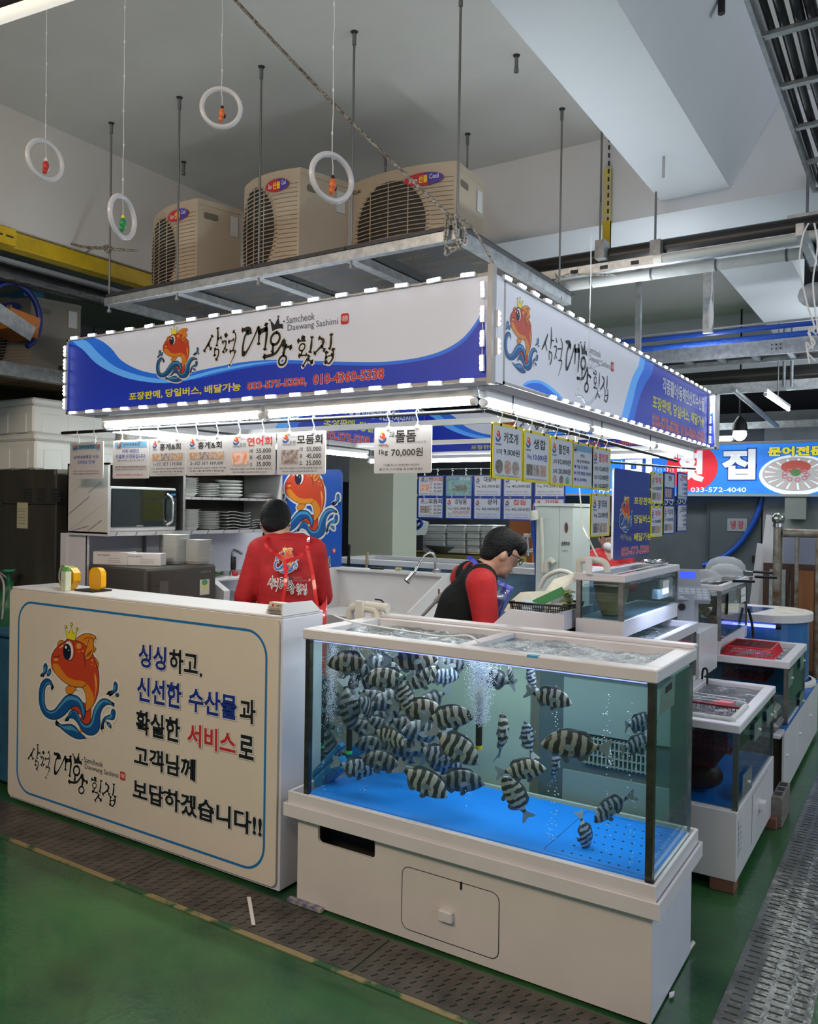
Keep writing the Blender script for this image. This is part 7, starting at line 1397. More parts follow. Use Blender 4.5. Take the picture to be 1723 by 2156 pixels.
for k in range(2): ttext(b, '033-575-5338', W_*.1, W_*.6, .010+k*.008, .014+k*.008, o_, X, uu, GRY)
mk('business_card', b, e)

# ================================================================ big steel fridge, foam boxes and things at the left edge
bf = E('steel_fridge', (-4.6, 3.2, 0), 'tall dark stainless fridge carrying white foam boxes', 'fridge')
b = MB(); b.box(-4.99, -4.40, 2.97, 3.60, .0, 1.80, M('smoky_stainless', (.24, .23, .20), .3, .8, var=.2, stretch=(1, 1, .2))); mk('casing', b, bf)
b = MB(); q0, q1 = ony(32, 1060, 2.968), ony(128, 992, 2.968); b.box(-4.985, -4.41, 2.958, 2.97, q0.z, 1.795, M('smoky_stainless')); b.box(-4.985, -4.41, 2.958, 2.97, .15, q0.z-.008, M('smoky_stainless')); mk('door', b, bf)
b = MB()
for i in range(3):
    for j in range(5): q = ony(50+i*29, 1030+j*6.3, 2.957); b.box(q.x, q.x+.085, 2.954, 2.958, q.z-.005, q.z+.006, DARK)
mk('vent_slot', b, bf); b = MB(); q = ony(36, 1112, 2.956); b.box(q.x, q.x+.11, 2.954, 2.957, q.z, q.z+.16, M('old_paper', (.52, .50, .36), .6)); 
for k in range(6): b.box(q.x+.01, q.x+.09, 2.9535, 2.9542, q.z+.03+k*.018, q.z+.032+k*.018, GRY)
mk('paper_label', b, bf)
def foam_box(x0, x1, y0, y1, z0, z1, label, group, m=FOAM, panels=True):
    e = E('foam_box', ((x0+x1)/2, (y0+y1)/2, z0), label, 'foam box', group); zl = z1-(z1-z0)*.20
    b = MB(); b.box(x0+.006, x1-.006, y0+.006, y1-.006, z0+.002, zl, m, .012); mk('box', b, e); b = MB(); b.box(x0, x1, y0, y1, zl+.001, z1, m, .012); mk('lid', b, e)
    if panels:
        h = (zl-z0)
        for k in range(2): b = MB(); u = x0+(x1-x0)*(.12+.45*k); b.box(u, u+(x1-x0)*.26, y0+.001, y0+.008, z0+.006, z0+h*.72, m, .003); mk('raised_panel', b, e)
        for k in range(3): b = MB(); u = y0+(y1-y0)*(.10+.30*k); b.box(x1-.008, x1-.001, u, u+(y1-y0)*.2, z0+.006, z0+h*.72, m, .003); mk('raised_panel', b, e)
    return e
GF = 'foam boxes on the steel fridge'
foam_box(-5.10, -4.66, 2.99, 3.62, 1.802, 2.03, 'large white foam box on the steel fridge, lower front', GF); foam_box(-5.14, -4.70, 3.0, 3.63, 2.032, 2.255, 'large white foam box on the steel fridge, upper front', GF)
foam_box(-5.06, -4.62, 3.66, 4.30, 1.802, 2.03, 'white foam box behind the front pair, lower', GF); foam_box(-5.08, -4.64, 3.67, 4.31, 2.032, 2.25, 'white foam box behind the front pair, upper', GF)
mk('support_table', MB().box(-5.1, -4.42, 3.62, 4.35, 0, 1.80, DWALL), label='dark cabinet behind the steel fridge', cat='cabinet')
b = MB(); c = ony(18, 1250, 2.86); b.lathe((c.x, 2.86, 0), [(.001, 0), (.10, 0), (.10, .95), (.085, 1.02), (.03, 1.08), (.03, 1.12), (.001, 1.12)], M('green_cylinder', (.012, .10, .035), .35), 20); 
e = E('gas_cylinder', (c.x, 2.86, 0), 'dark green gas cylinder at the left edge with valve and hose', 'gas cylinder'); mk('cylinder', b, e); b = MB(); b.lathe((c.x, 2.86, 1.12), [(.012, 0), (.012, .05), (.04, .055), (.04, .07), (.001, .07)], M('green_wheel', (.02, .18, .10), .4), 14); b.tube(catmull([(c.x, 2.86, 1.13), (c.x-.08, 2.84, 1.17), (c.x+.05, 2.80, 1.10), (c.x+.07, 2.78, .9)], 5, False), .007, PVCG, 6); ttext(b, '산소', c.x-.07, c.x-.01, .80, .98, (0, 2.755, 0), X, Z, WHT); mk('valve', b, e)
b = MB(); a = ony(-30, 1640, 2.62); c = ony(38, 1345, 2.62); b.box(a.x, c.x, 2.62, 2.95, .02, c.z, M('faded_blue_plastic', (.03, .12, .22), .5, var=.3), .02); b.box(a.x-.01, c.x+.012, 2.60, 2.97, c.z, c.z+.03, M('faded_blue_plastic'), .008); mk('blue_crate', b, label='tall faded blue plastic container at the left edge', cat='container')
b = MB(); a = ony(-30, 1078, 4.6); c = ony(26, 1044, 4.6); b.box(a.x, c.x, 4.6, 4.62, a.z, c.z, M('yellow_sign', (.55, .52, .03), .5, emit=.12)); ttext(b, '킹크랩', a.x+.06, c.x-.01, a.z+.09, c.z-.01, (0, 4.599, 0), X, Z, INK, bold=.03); ttext(b, '대게', a.x+.09, c.x-.04, a.z+.005, a.z+.085, (0, 4.599, 0), X, Z, INK, bold=.03); b.box(a.x-.4, a.x+.02, 4.6, 4.64, 0, a.z+.1, DWALL); b.box(c.x-.1, c.x-.08, 4.62, 4.66, 0, c.z, DWALL); mk('crab_sign', b, label='small yellow sign with black lettering at the far left edge', cat='sign')
mk('dark_cabinet', MB().box(-7.2, -5.3, 4.7, 5.3, 0, 1.9, M('dark_teal_cabinet', (.012, .03, .04), .6)), label='dark cabinet in the shadow at the left edge', cat='cabinet')

# ================================================================ sink, basket, back tanks inside the stall
sk = E('sink', (-2.9, 4.2, 0), 'white acrylic sink with high back and slanted side panels', 'sink')
yb = 4.50; b = MB(); L_, R_ = ony(716, 1197, yb), ony(948, 1222, yb)
xl, xr = L_.x, -2.44; zt_ = 1.165
b.box(xl, xr, yb-.02, yb, .2, zt_, WHITE); b.box(xl, xr, yb-.06, yb+.03, zt_, zt_+.02, WHITE, .003); mk('back_panel', b, sk)
b = MB(); b.box(xl, xr, 3.98, yb-.02, .90, .925, WHITE); b.box(xl, xr, 3.96, 3.98, .1, .935, WHITE, .003); mk('basin', b, sk)
for x_ in (xl, xr-.10): b = MB(); b.prism([(3.96, .1), (yb, .1), (yb, zt_+.02), (yb-.10, zt_+.02), (3.97, .99)], (x_+.012, 0, 0), Y, Z, .012, WHITE); mk('side_panel', b, sk)
b = MB(); fx = ony(918, 1204, yb); b.tube(catmull([(fx.x, yb-.01, 1.185), (fx.x, yb-.01, 1.25), tuple(ony(916, 1172, 4.47)), tuple(ony(906, 1164, 4.43)), tuple(ony(892, 1172, 4.38)), tuple(ony(880, 1192, 4.33)), tuple(ony(872, 1207, 4.30))], 5, False), .008, CHROME, 8); b.cyl((fx.x, yb-.01, 1.185), (fx.x, yb-.01, 1.21), .017, CHROME, 12); b.cyl((fx.x, yb-.01, 1.20), (fx.x+.04, yb-.02, 1.205), .012, CHROME, 10); mk('faucet', b, sk)
b = MB(); p_, q_ = ony(874, 1204, 4.30), ony(858, 1223, 4.28); b.tube([p_, p_.lerp(q_, .5), q_], [.012, .018, .020], CHROME, 10); b.tube([q_, q_+(q_-p_)*.1], .021, BLACK, 10); mk('spray_head', b, sk)
b = MB(); p_, q_ = ony(890, 1296, 3.94), ony(946, 1236, 3.94); b.tube([p_, q_], .010, PVCG, 10); m_ = p_.lerp(q_, .62); b.tube([m_, m_+Vector((.0, 0, .05))], .006, M('red_lever', (.35, .05, .03), .4), 6); b.tube([p_.lerp(q_, .5), p_.lerp(q_, .75)], .016, PVCG, 10); b.tube([p_, (p_.x, p_.y, p_.z-.15)], .010, PVCG, 8); mk('water_pipe', b, label='grey water pipe with valve slanting across the sink side panel', cat='pipe')
b = MB(); q = ony(862, 1274, 4.1)
for k, (dx, r_) in enumerate(((0, .022), (.035, .018), (-.03, .02))): b.ball((-3.0+dx+.35, 4.16+dx*.4, .938), r_, M('fish_scrap', (.60, .30, .22), .4, col2=(.65, .60, .35), vscale=60), 10, 6, (1.5, .8, .6))
mk('fish_piece', b, label='cut pink and yellow fish pieces lying in the sink', cat='fish piece')
b = MB(); q = ony(868, 1284, 4.05); b.box(q.x, q.x+.03, 4.04, 4.06, .926, .94, BLACK); mk('black_clip', b, label='small black clip beside the fish pieces', cat='clip')
mk('knife_handle', MB().tube([(-3.15, yb-.03, 1.19), (-3.05, yb-.03, 1.19)], .010, BLACK, 8), label='black handled tool on top of the sink back', cat='knife')
b = MB(); q = ony(845, 1199, yb); b.tube([(q.x-.02, yb-.03, 1.195), (q.x+.02, yb-.03, 1.195)], .012, M('pale_cork', (.5, .45, .25), .6), 8); mk('cork', b, label='pale stub lying on the sink back left of the faucet', cat='stub')
# splash panel in front of the man in the vest
sp = E('splash_box', (-1.75, 3.45, 0), 'white box table with a slanted splash panel before the man in the vest', 'table')
b = MB(); P = [ony(x, y, 3.38) for x, y in ((1020, 1330), (1066, 1288), (1075, 1283), (1188, 1295), (1188, 1380), (1020, 1380))]; b.prism([(p.x, p.z) for p in P], (0, 3.38, 0), X, Z, .012, LILAC); mk('splash_panel', b, sp)
xr_ = P[3].x; b = MB(); xr_ = min(xr_, -1.395); b.box(xr_-.012, xr_, 3.392, 3.9, .0, P[3].z-.005, LILAC); b.box(P[2].x, xr_, 3.40, 3.9, .0, P[3].z-.09, WHITE); mk('cabinet', b, sp)
zb_ = P[3].z-.088
bk = basket('black_basket', -1.70, -1.415, 3.58, 3.82, zb_+.003, zb_+.10, M('black_net_plastic', (.010, .010, .012), .35), 'black lattice basket with paper bags and greens right of the man in the vest', 24, 16, 5, cat='basket', flare=.02)
bk.location.z += 0; g = rng(9)
PAP = M('cream_paper_bag', (.66, .64, .54), .6, var=.1, vscale=12)
b = MB(); o_ = Vector((-1.74, 3.60, zb_+.05)); b.add([o_, o_+Vector((.20, .03, -.01)), o_+Vector((.24, .10, .11)), o_+Vector((.05, .08, .09)), o_+Vector((.0, .06, .04)), o_+Vector((.10, .04, .10))], [(0, 1, 5, 4), (1, 2, 3, 5), (4, 5, 3)], PAP); b.add([o_+Vector((.14, .06, .04)), o_+Vector((.30, .08, .14)), o_+Vector((.34, .16, .21)), o_+Vector((.20, .14, .16))], [(0, 1, 2, 3)], PAP); b.add([o_+Vector((.14, .06, .04)), o_+Vector((.30, .08, .14)), o_+Vector((.32, .09, .06)), o_+Vector((.2, .05, .0))], [(0, 1, 2, 3)], WHITE); mk('paper_bags', b, label='crumpled cream paper bags in the black basket', cat='paper bag')
b = MB(); b.obox(o_+Vector((.17, .0, .03)), (.13, .04, .07), (-.02, .0, .035), (0, .01, 0), M('green_packet', (.03, .20, .06), .4)); mk('green_packet', b, label='green and white packet in the black basket', cat='packet')
b = MB(); b.ball(o_+Vector((.13, .02, .03)), .05, M('pale_blue_bag', (.50, .60, .66), .4, alpha=.8), 10, 6, (1.5, .8, .7)); mk('clear_bag', b, label='pale bluish plastic bag in the black basket', cat='bag')
b = MB()
for k in range(50): c = o_+Vector((.31+g.gauss(0, .018), .06+g.gauss(0, .02), .03+g.uniform(0, .09))); a = g.uniform(0, 6.3); u, v = Vector((cos(a), sin(a), g.uniform(-.5, .8)))*.018, Vector((-sin(a), cos(a), .2))*.008; b.add([c-u, c-v, c+u, c+v], [(0, 1, 2, 3)], M('yellow_green_leaf', (.20, .28, .03), .6))
mk('garnish', b, label='yellow green leaves at the right end of the black basket', cat='vegetables', kind='stuff')
b = MB(); b.tube(catmull([tuple(ony(x, y, 3.95)) for x, y in ((1137, 1238), (1150, 1215), (1178, 1202), (1202, 1208), (1214, 1222))], 5, False), .012, M('white_corrugated_hose', (.62, .62, .58), .5), 10); mk('hose', b, label='white curved hose arching behind the black basket', cat='hose')
# rear tank row
rr = E('rear_tank', (-3.1, 5.7, .3), 'rear tank row with white rim behind the sink', 'fish tank')
b = MB(); b.box(-4.25, -2.05, 5.45, 5.53, 1.125, 1.17, PW, .003); b.box(-4.25, -2.05, 5.98, 6.06, 1.125, 1.17, PW, .003); b.box(-4.25, -4.17, 5.53, 5.98, 1.125, 1.17, PW); b.box(-2.12, -2.05, 5.53, 5.98, 1.125, 1.17, PW); mk('rim', b, rr)
b = MB(); b.box(-4.23, -2.07, 5.47, 6.04, .3, 1.125, M('deep_blue_tank', (.04, .09, .16), .12, col2=(.12, .24, .36), vscale=2.5, coat=1)); mk('tank_body', b, rr)
b = MB(); ripple(b, -4.2, -2.08, 5.5, 6.0, 1.14, water_surf('rear_water', .6, (.5, .66, .7)), .006, 60, 9); mk('water_surface', b, rr)
for px, lb, m_, h_ in ((738, 'thin dark bottle on the rear tank rim at left', BLACK, 48), (776, 'thin tan wooden stick standing on the rear tank rim', M('tan_wood', (.45, .32, .15), .6), 32)): b = MB(); q = ony(px, 1194, 5.47); t_ = ony(px+2, 1194-h_, 5.47); b.tube([(q.x, 5.44, 1.0), (t_.x, 5.44, t_.z)], .012, m_, 8); mk('stick', b, label=lb, cat='stick')
b = MB(); q = onz(1030, 1176, 1.18); 
fu = E('filter_unit', (-2.05, 5.3, 1.0), 'tall white filter box with round emblem and pipes', 'filter')
b = MB(); a, c = ony(1128, 1200, 5.05), ony(1178, 1066, 5.05); b.box(a.x, c.x, 5.05, 5.37, .0, c.z, M('filter_white', (.66, .72, .70), .4), .004); b.box(a.x-.01, c.x+.11, 5.03, 5.39, c.z, c.z+.02, M('filter_white')); b.box(c.x+.001, c.x+.10, 5.05, 5.37, .0, c.z, M('filter_white'), .004); mk('tank_box', b, fu)
b = MB(); o_ = Vector((c.x+.004, 5.048, 0)); b.geo(poly2(ell(.048, c.z-.14, .013, .035, 16)), o_, X, Z, M('maroon', (.15, .05, .05), .5), .001); ttext(b, '순환여과', .015, .075, c.z-.26, c.z-.23, o_, X, Z, INK, bold=.03); ttext(b, '여과기', .02, .06, c.z-.30, c.z-.285, o_, X, Z, GRY); ttext(b, '수산', .03, .065, c.z-.50, c.z-.485, o_, X, Z, GRY); mk('printed_lettering', b, fu)
b = MB()
for L_, r_ in (([(1140, 1090), (1142, 1160), (1143, 1205)], .014), ([(1150, 1205), (1152, 1185), (1160, 1178), (1168, 1186)], .020), ([(1124, 1075), (1126, 1095)], .03)): b.tube([ony(x, y, 5.01) for x, y in L_], r_, PVC, 10)
mk('pvc_pipe', b, fu); b = MB(); b.tube(catmull([tuple(ony(x, y, 5.1)) for x, y in ((1122, 1090), (1126, 1140), (1131, 1200), (1130, 1235))], 4, False), .016, BHO, 10); mk('blue_pipe', b, fu)
b = MB(); b.tube([ony(1110, 1125, 5.6), ony(1112, 1170, 5.6)], .012, CHROME, 8); b.tube([ony(1104, 1128, 5.6), ony(1118, 1128, 5.6)], .014, CHROME, 8); b.tube([ony(1100, 1160, 5.6), ony(1124, 1160, 5.6)], .016, CHROME, 8); mk('valve_pipe', b, fu)
mk('stall_column', MB().box(-5.05, -4.50, 6.75, 7.2, 0, 3.08, M('cream_column', (.60, .62, .50), .5)), label='plain cream column behind the blue fish board', cat='column')

# ================================================================ neighbouring stalls behind
YF = 8.6
mk('counter_behind', MB().box(ony(830, 1180, YF).x, ony(1080, 1180, YF).x, YF, YF+.6, 0, ony(900, 1166, YF).z, M('ochre_table', (.30, .24, .08), .6)), label='ochre topped table of the stall behind', cat='table')
g = rng(2); k_ = 0
cols = [(888, 938, 4), (939, 980, 4), (981, 1010, 4), (1011, 1040, 2)]
for ci, (xa, xb, n) in enumerate(cols):
    for r_ in range(4):
        yt, yb_ = 1106+r_*15, 1120+r_*15; a, c = ony(xa, yb_, YF+.1), ony(xb-1, yt, YF+.1); foam_box(a.x, c.x, YF+.1, YF+.45, a.z+.004, c.z, ['leftmost', 'second', 'third', 'rightmost'][ci]+' column of small foam boxes far behind, '+['top', 'second', 'third', 'bottom'][r_]+' box', 'small foam boxes of the stall behind', panels=False)
b = MB(); a, c = ony(1072, 1170, 9.0), ony(1122, 1080, 9.0); b.box(a.x, c.x, 9.0, 9.05, 0, c.z+.1, M('orange_wood', (.40, .13, .04), .5)); mk('wood_panel', b, label='orange brown wooden panel behind the man in the vest', cat='panel')
b = MB(); a = ony(858, 1165, 8.2); b.lathe((a.x, 8.15, .6), [(.2, 0), (.30, .35), (.32, .38), (.3, .38)], M('maroon_tub', (.16, .02, .025), .4), 20); b.box(a.x-.3, a.x+.3, 7.9, 8.4, 0, .6, DWALL); mk('tub', b, label='dark maroon plastic tub of the stall behind', cat='tub')
b = MB(); a = ony(845, 1095, 8.4); b.obox(a-Vector((.15, 0, .1)), (.36, 0, -.08), (0, .25, 0), (.04, 0, .16), M('grey_foam_lid', (.45, .48, .47), .6)); mk('grey_box', b, label='tilted grey box on the maroon tub behind', cat='box')
b = MB(); a = ony(830, 1150, 8.0); b.tube(catmull([tuple(ony(x, y, 8.0)) for x, y in ((806, 1078), (850, 1108), (885, 1096), (880, 1112), (820, 1130))], 4, False), .02, BHO, 8); mk('hose', b, label='blue hose tangled over the maroon tub behind', cat='hose')
b = MB(); a = ony(940, 1160, 8.85); b.lathe((a.x, 8.85, ony(900, 1166, YF).z+.002), [(.15, 0), (.25, .09), (.26, .10), (.24, .10)], M('dull_bowl', (.22, .24, .23), .4, .5), 18); mk('metal_basin', b, label='dull metal basin in front of the small foam boxes', cat='basin')
bn = MB(); a, c = ony(803, 1066, 8.0), ony(842, 1002, 8.0); bn.box(a.x, c.x, 8.0, 8.02, a.z, c.z, M('sky_banner', (.10, .45, .75), .5, emit=.2)); ttext(bn, '집', a.x+.03, c.x-.05, a.z+.17, c.z-.03, (0, 7.999, 0), X, Z, M('orange_ink', (.85, .35, .02), .5), bold=.04); ttext(bn, '-1596', a.x+.01, c.x-.05, a.z+.09, a.z+.14, (0, 7.999, 0), X, Z, NAVY, bold=.02); ttext(bn, '배가능)', a.x+.01, c.x-.05, a.z+.01, a.z+.07, (0, 7.999, 0), X, Z, REDI, bold=.02); mk('banner', bn, label='small hanging banner with orange and red lettering behind the stall', cat='banner')
b = MB(); a, c = ony(862, 1030, 9.6), ony(882, 1007, 9.6); b.tube([(a.x-.25, 9.61, c.z), (a.x-.25, 9.61, 3.72)], .01, BLACK, 6); b.box(a.x-.3, c.x+.1, 9.6, 9.62, a.z-.1, c.z+.02, M('yellow_lit', (.6, .55, .02), .5, emit=.3)); ttext(b, '대게', a.x-.28, c.x+.05, a.z-.08, c.z, (0, 9.599, 0), X, Z, NAVY, bold=.03); mk('lit_sign', b, label='tiny yellow lit sign far behind the blue framed cards', cat='sign')
# far shop sign
FS = 11.0; fs = E('far_shop_sign', ony(1500, 1040, FS), 'bright blue shop sign with white letters, red disc and octopus dish at right', 'sign')
SKY = M('sign_sky', (.02, .28, .80), .4, emit=.75, col2=(.012, .13, .62), vscale=.5); a, c = ony(1168, 1041, FS), ony(1900, 932, FS)
z0_, z1_ = ony(1500, 1040, FS).z, ony(1500, 937, FS).z
b = MB(); b.box(a.x, c.x, FS, FS+.15, z0_, z1_, SKY); mk('light_box', b, fs); b = MB(); b.box(a.x-.02, c.x, FS-.03, FS+.16, z1_, z1_+.03, ALU); b.box(a.x-.02, c.x, FS-.03, FS+.16, z0_-.03, z0_, ALU); mk('frame', b, fs)
LW_ = M('sign_letter_white', (.8, .85, .9), .5, emit=.55); LB_ = M('sign_letter_edge', (.01, .06, .40), .5, emit=.3); b = MB()
def fq(x, y): p = ony(x, y, FS-.001); return p.x, p.z
rc = fq(1457, 984); b.geo(poly2(ell(rc[0], rc[1], .33, .31, 28)), (0, FS-.001, 0), X, Z, M('sign_red_disc', (.75, .02, .04), .5, emit=.5), .003)
for s_, bl, tr in (('미', (1316, 1003), (1374, 963)), ('횟', (1425, 1015), (1484, 948)), ('집', (1520, 1010), (1592, 945)), ('다', (1218, 1010), (1262, 962))):
    p0, p1 = fq(*bl), fq(*tr); ttext(b, s_, p0[0], p1[0], p0[1], p1[1], (0, FS-.001, 0), X, Z, LW_, bold=.05, halo=LB_ if s_ != '횟' else None, hb=.09, lift=.006)
p0, p1 = fq(1617, 961), fq(1738, 938); ttext(b, '문어전문', p0[0], p1[0], p0[1], p1[1], (0, FS-.001, 0), X, Z, M('sign_letter_yellow', (.9, .8, .05), .5, emit=.5), bold=.05, halo=LB_, hb=.09, lift=.006)
p0, p1 = fq(1455, 1036), fq(1572, 1026); ttext(b, '033-572-4040', p0[0], p1[0], p0[1], p1[1], (0, FS-.001, 0), X, Z, LW_, bold=.01, lift=.006); p0, p1 = fq(1262, 1037), fq(1289, 1029); ttext(b, 'H.P', p0[0], p1[0], p0[1], p1[1], (0, FS-.001, 0), X, Z, LW_, lift=.006)
mk('sign_lettering', b, fs)
b = MB(); dc = fq(1676, 1000); O_ = (0, FS-.001, 0); b.geo(poly2(ell(dc[0], dc[1], .42, .25, 32)), O_, X, Z, LW_, .004); b.geo(poly2(ell(dc[0], dc[1]+.01, .38, .21, 32)), O_, X, Z, M('dish_grey', (.5, .5, .5), .5, emit=.3), .005)
for k in range(34): a_ = 2*pi*k/34; u = (cos(a_), sin(a_)); b.geo(([(dc[0]+u[0]*.36-u[1]*.012, dc[1]+.01+u[1]*.19+u[0]*.010), (dc[0]+u[0]*.36+u[1]*.012, dc[1]+.01+u[1]*.19-u[0]*.010), (dc[0]+u[0]*.22+u[1]*.008, dc[1]+.01+u[1]*.11), (dc[0]+u[0]*.22-u[1]*.008, dc[1]+.01+u[1]*.11)], [(0, 1, 2, 3)]), O_, X, Z, M('sashimi_pink', (.75, .45, .45), .5, emit=.3) if k % 2 else LW_, .006)
OCT = M('octopus_red', (.55, .10, .08), .5, emit=.25); b.geo(poly2(ell(dc[0], dc[1]+.10, .17, .08, 20)), O_, X, Z, OCT, .007)
for k in range(9): a_ = 2*pi*k/9; b.geo(ribbon2(ell(dc[0]+.13*cos(a_), dc[1]+.06*sin(a_)+.0, .028, .02, 10), .014), O_, X, Z, M('octopus_pink', (.60, .22, .28), .5, emit=.25), .0075)
b.geo(poly2(ell(dc[0], dc[1]+.03, .06, .045, 14)), O_, X, Z, M('wasabi', (.12, .28, .10), .5, emit=.15), .008); mk('dish_picture', b, fs)
# cold store wall, door, plaster
cs_ = MB(); xa, xb = ony(1180, 1100, 11.3).x, ony(1520, 1100, 11.3).x; 
mk('wall_cold_store', MB().box(-9, ony(1608, 1100, 11.3).x-.001, 11.3, 11.4, 0, 2.9, DWALL), kind='structure', keep0=True)
mk('wall_right_plaster', MB().box(ony(1608, 1100, 11.3).x, 3, 11.25, 11.4, 0, 2.9, M('grey_plaster', (.30, .31, .31), .8, var=.15)), kind='structure', keep0=True)
dr = E('door_1', (-2.2, 11.28, 0), 'grey cold store door', 'door', kind='structure'); del dr['category']; b = MB(); a, c = ony(1492, 1290, 11.28), ony(1600, 1060, 11.28); b.box(a.x, c.x, 11.25, 11.3, 0, c.z, M('cold_door', (.07, .085, .10), .4)); 
for q0, q1, q2, q3 in ((a.x-.03, a.x, 0, c.z+.03), (c.x, c.x+.03, 0, c.z+.03), (a.x, c.x, c.z, c.z+.03)): b.box(q0, q1, 11.23, 11.3, q2, q3, M('cold_door_frame', (.05, .06, .07), .4))
mk('leaf', b, dr); b = MB(); q0, q1 = ony(1532, 1118, 11.24), ony(1574, 1092, 11.24); b.box(q0.x, q1.x, 11.235, 11.249, q0.z, q1.z, M('dim_plate', (.25, .27, .30), .5)); ttext(b, '냉 장', q0.x+.04, q1.x-.04, q0.z+.03, q1.z-.03, (0, 11.234, 0), X, Z, M('dim_red', (.35, .03, .05), .5), bold=.04); mk('door_sign', b, dr)
b = MB(); q = ony(1593, 1180, 11.2); b.box(q.x-.05, q.x+.05, 11.18, 11.25, q.z-.03, q.z+.06, BLACK); mk('door_handle', b, dr)
b = MB(); b.tube(catmull([tuple(ony(x, y, 11.185)) for x, y in ((1608, 1000), (1604, 1046), (1592, 1090), (1565, 1135), (1535, 1165), (1500, 1184), (1480, 1190))], 5, False), .035, BHO, 10); mk('hose', b, label='thick blue hose hanging in a curve before the cold store door', cat='hose')
b = MB(); a, c = ony(1590, 1085, 10.9), ony(1600, 1000, 10.9); b.box(c.x+.28, c.x+.52, 11.0, 11.2, ony(1600, 1092, 10.9).z, 1.84, M('meter_grey', (.25, .27, .26), .5)); mk('meter_box', b, label='grey electric box under the far blue sign', cat='box')
WY = 7.6
for i, L_ in enumerate(([(1560, 1484), (1610, 1083), (1632, 1088), (1582, 1484)], [(1555, 1484), (1599, 1143), (1612, 1145), (1578, 1484)])): b = MB(); P = [ony(x, y, WY+.1*i) for x, y in L_]; b.prism([(p.x, p.z) for p in P], (0, WY+.1-.1*i, 0), X, Z, .03, PW); mk('leaning_board', b, label=['tall white board leaning beside the steel post', 'shorter white board leaning left of the tall one'][i], cat='board', group='leaning white boards')
RUS = M('rusty_painted_steel', (.35, .34, .30), .5, .5, col2=(.14, .07, .03), vscale=9)
e = E('rail_post', ony(1637, 1290, 7.2), 'steel post with ball top and rail, rust stained', 'railing'); b = MB(); q, t_ = ony(1637, 1330, 7.2), ony(1639, 1107, 7.2); b.tube([(t_.x, 7.2, 0), (t_.x, 7.2, t_.z)], .035, RUS, 14); mk('post', b, e); b = MB(); b.ball((t_.x, 7.2, t_.z+.055), .05, M('rail_ball', (.3, .32, .30), .25, .9), 16, 10); b.cyl((t_.x, 7.2, t_.z-.01), (t_.x, 7.2, t_.z+.02), .04, CHROME, 14); mk('ball_cap', b, e)
b = MB(); z_ = ony(1690, 1123, 7.2).z; b.tube([(t_.x+.04, 7.2, z_), (1.2, 7.2, z_)], .035, RUS, 12); mk('rail', b, e)
for px in (1678, 1722): b = MB(); q = ony(px, 1200, 7.2); b.tube([(q.x, 7.2, .3), (q.x, 7.2, z_)], .016, RUS, 8); mk('baluster', b, e)
b = MB(); a, c = ony(1650, 1200, 7.6), ony(1790, 1130, 7.6); b.box(a.x, c.x, 7.6, 7.61, a.z-.1, c.z, M('clear_sheet_board', (.30, .32, .42), .3)); mk('punched_sheet', b, label='pale lilac sheet behind the rusty railing', cat='sheet')
e = E('old_doors', ony(1665, 1290, 7.5), 'pair of old cabinet doors with worn white and orange wood panels', 'door panel'); WD = M('dark_brown_wood', (.07, .03, .018), .5)
a, c = ony(1606, 1290, 7.45), ony(1722, 1190, 7.45); 
for k, (pxa, pxb, m_) in enumerate(((1606, 1662, M('peeling_white', (.45, .47, .46), .7, col2=(.22, .24, .24), vscale=14)), (1664, 1722, M('orange_plank', (.30, .11, .04), .55, stretch=(3, 1, .3), var=.3)))):
    x0_, x1_ = ony(pxa, 1290, 7.45).x, ony(pxb, 1290, 7.45).x; z1_ = c.z; b = MB(); b.box(x0_, x1_, 7.45, 7.49, .2, z1_, WD); mk('door_frame', b, e); b = MB(); b.box(x0_+.05, x1_-.03, 7.44, 7.45, .3, z1_-.05, m_); mk('door_panel', b, e)
# far ceiling lamps and rails
e = tube_light(ony(1612, 830, 7.3), ony(1612, 830, 7.3)+Vector((.02, 1.2, 0)), 'lit slanting tube lamp over the aisle at the right', 'far lamps', 14); e2 = tube_light(ony(1500, 928, 9.8)-X*.4, ony(1545, 926, 9.8), 'lit tube lamp above the far blue shop sign', 'far lamps', 8)
b = MB(); q = ony(1558, 914, 9.0); b.ball(q, .07, M('lit_bulb', (1, 1, 1), .5, emit=9, ecol=(1, 1, .98)), 14, 8); 
e = E('spot_lamp', q, 'round lit spot lamp hanging before the far blue sign', 'light'); mk('bulb', b, e); b = MB(); b.lathe(q+Z*.03, [(.08, 0), (.07, .08), (.03, .14), (.012, .16)], BLACK, 14); b.tube([q+Z*.16, (q.x, q.y, 3.72)], .01, BLACK, 6); mk('lamp_body', b, e)
b = MB(); z_ = ony(1600, 815, 8.0).z; b.box(-4.2, 3.5, 8.0, 8.06, z_-.04, z_+.05, GALV); mk('steel_rail', b, label='far galvanised rail crossing under the far beams', cat='rail'); b = MB(); z_ = ony(1600, 790, 8.3).z; b.tube([(-4.2, 8.3, z_), (3.5, 8.3, z_)], .07, BLKP, 12); mk('pipe', b, label='far black pipe above the far galvanised rail', cat='pipe')
for px in (1652, 1668): b = MB(); q = ony(px, 815, 8.0); b.tube([(q.x, 7.98, q.z), (q.x, 7.98, 3.72)], .014, DGALV, 8); mk('hanging_rod', b, label='far grey hanger rod '+('left' if px < 1660 else 'right')+' of a pair at the right', cat='rod', group='far hanger rods')
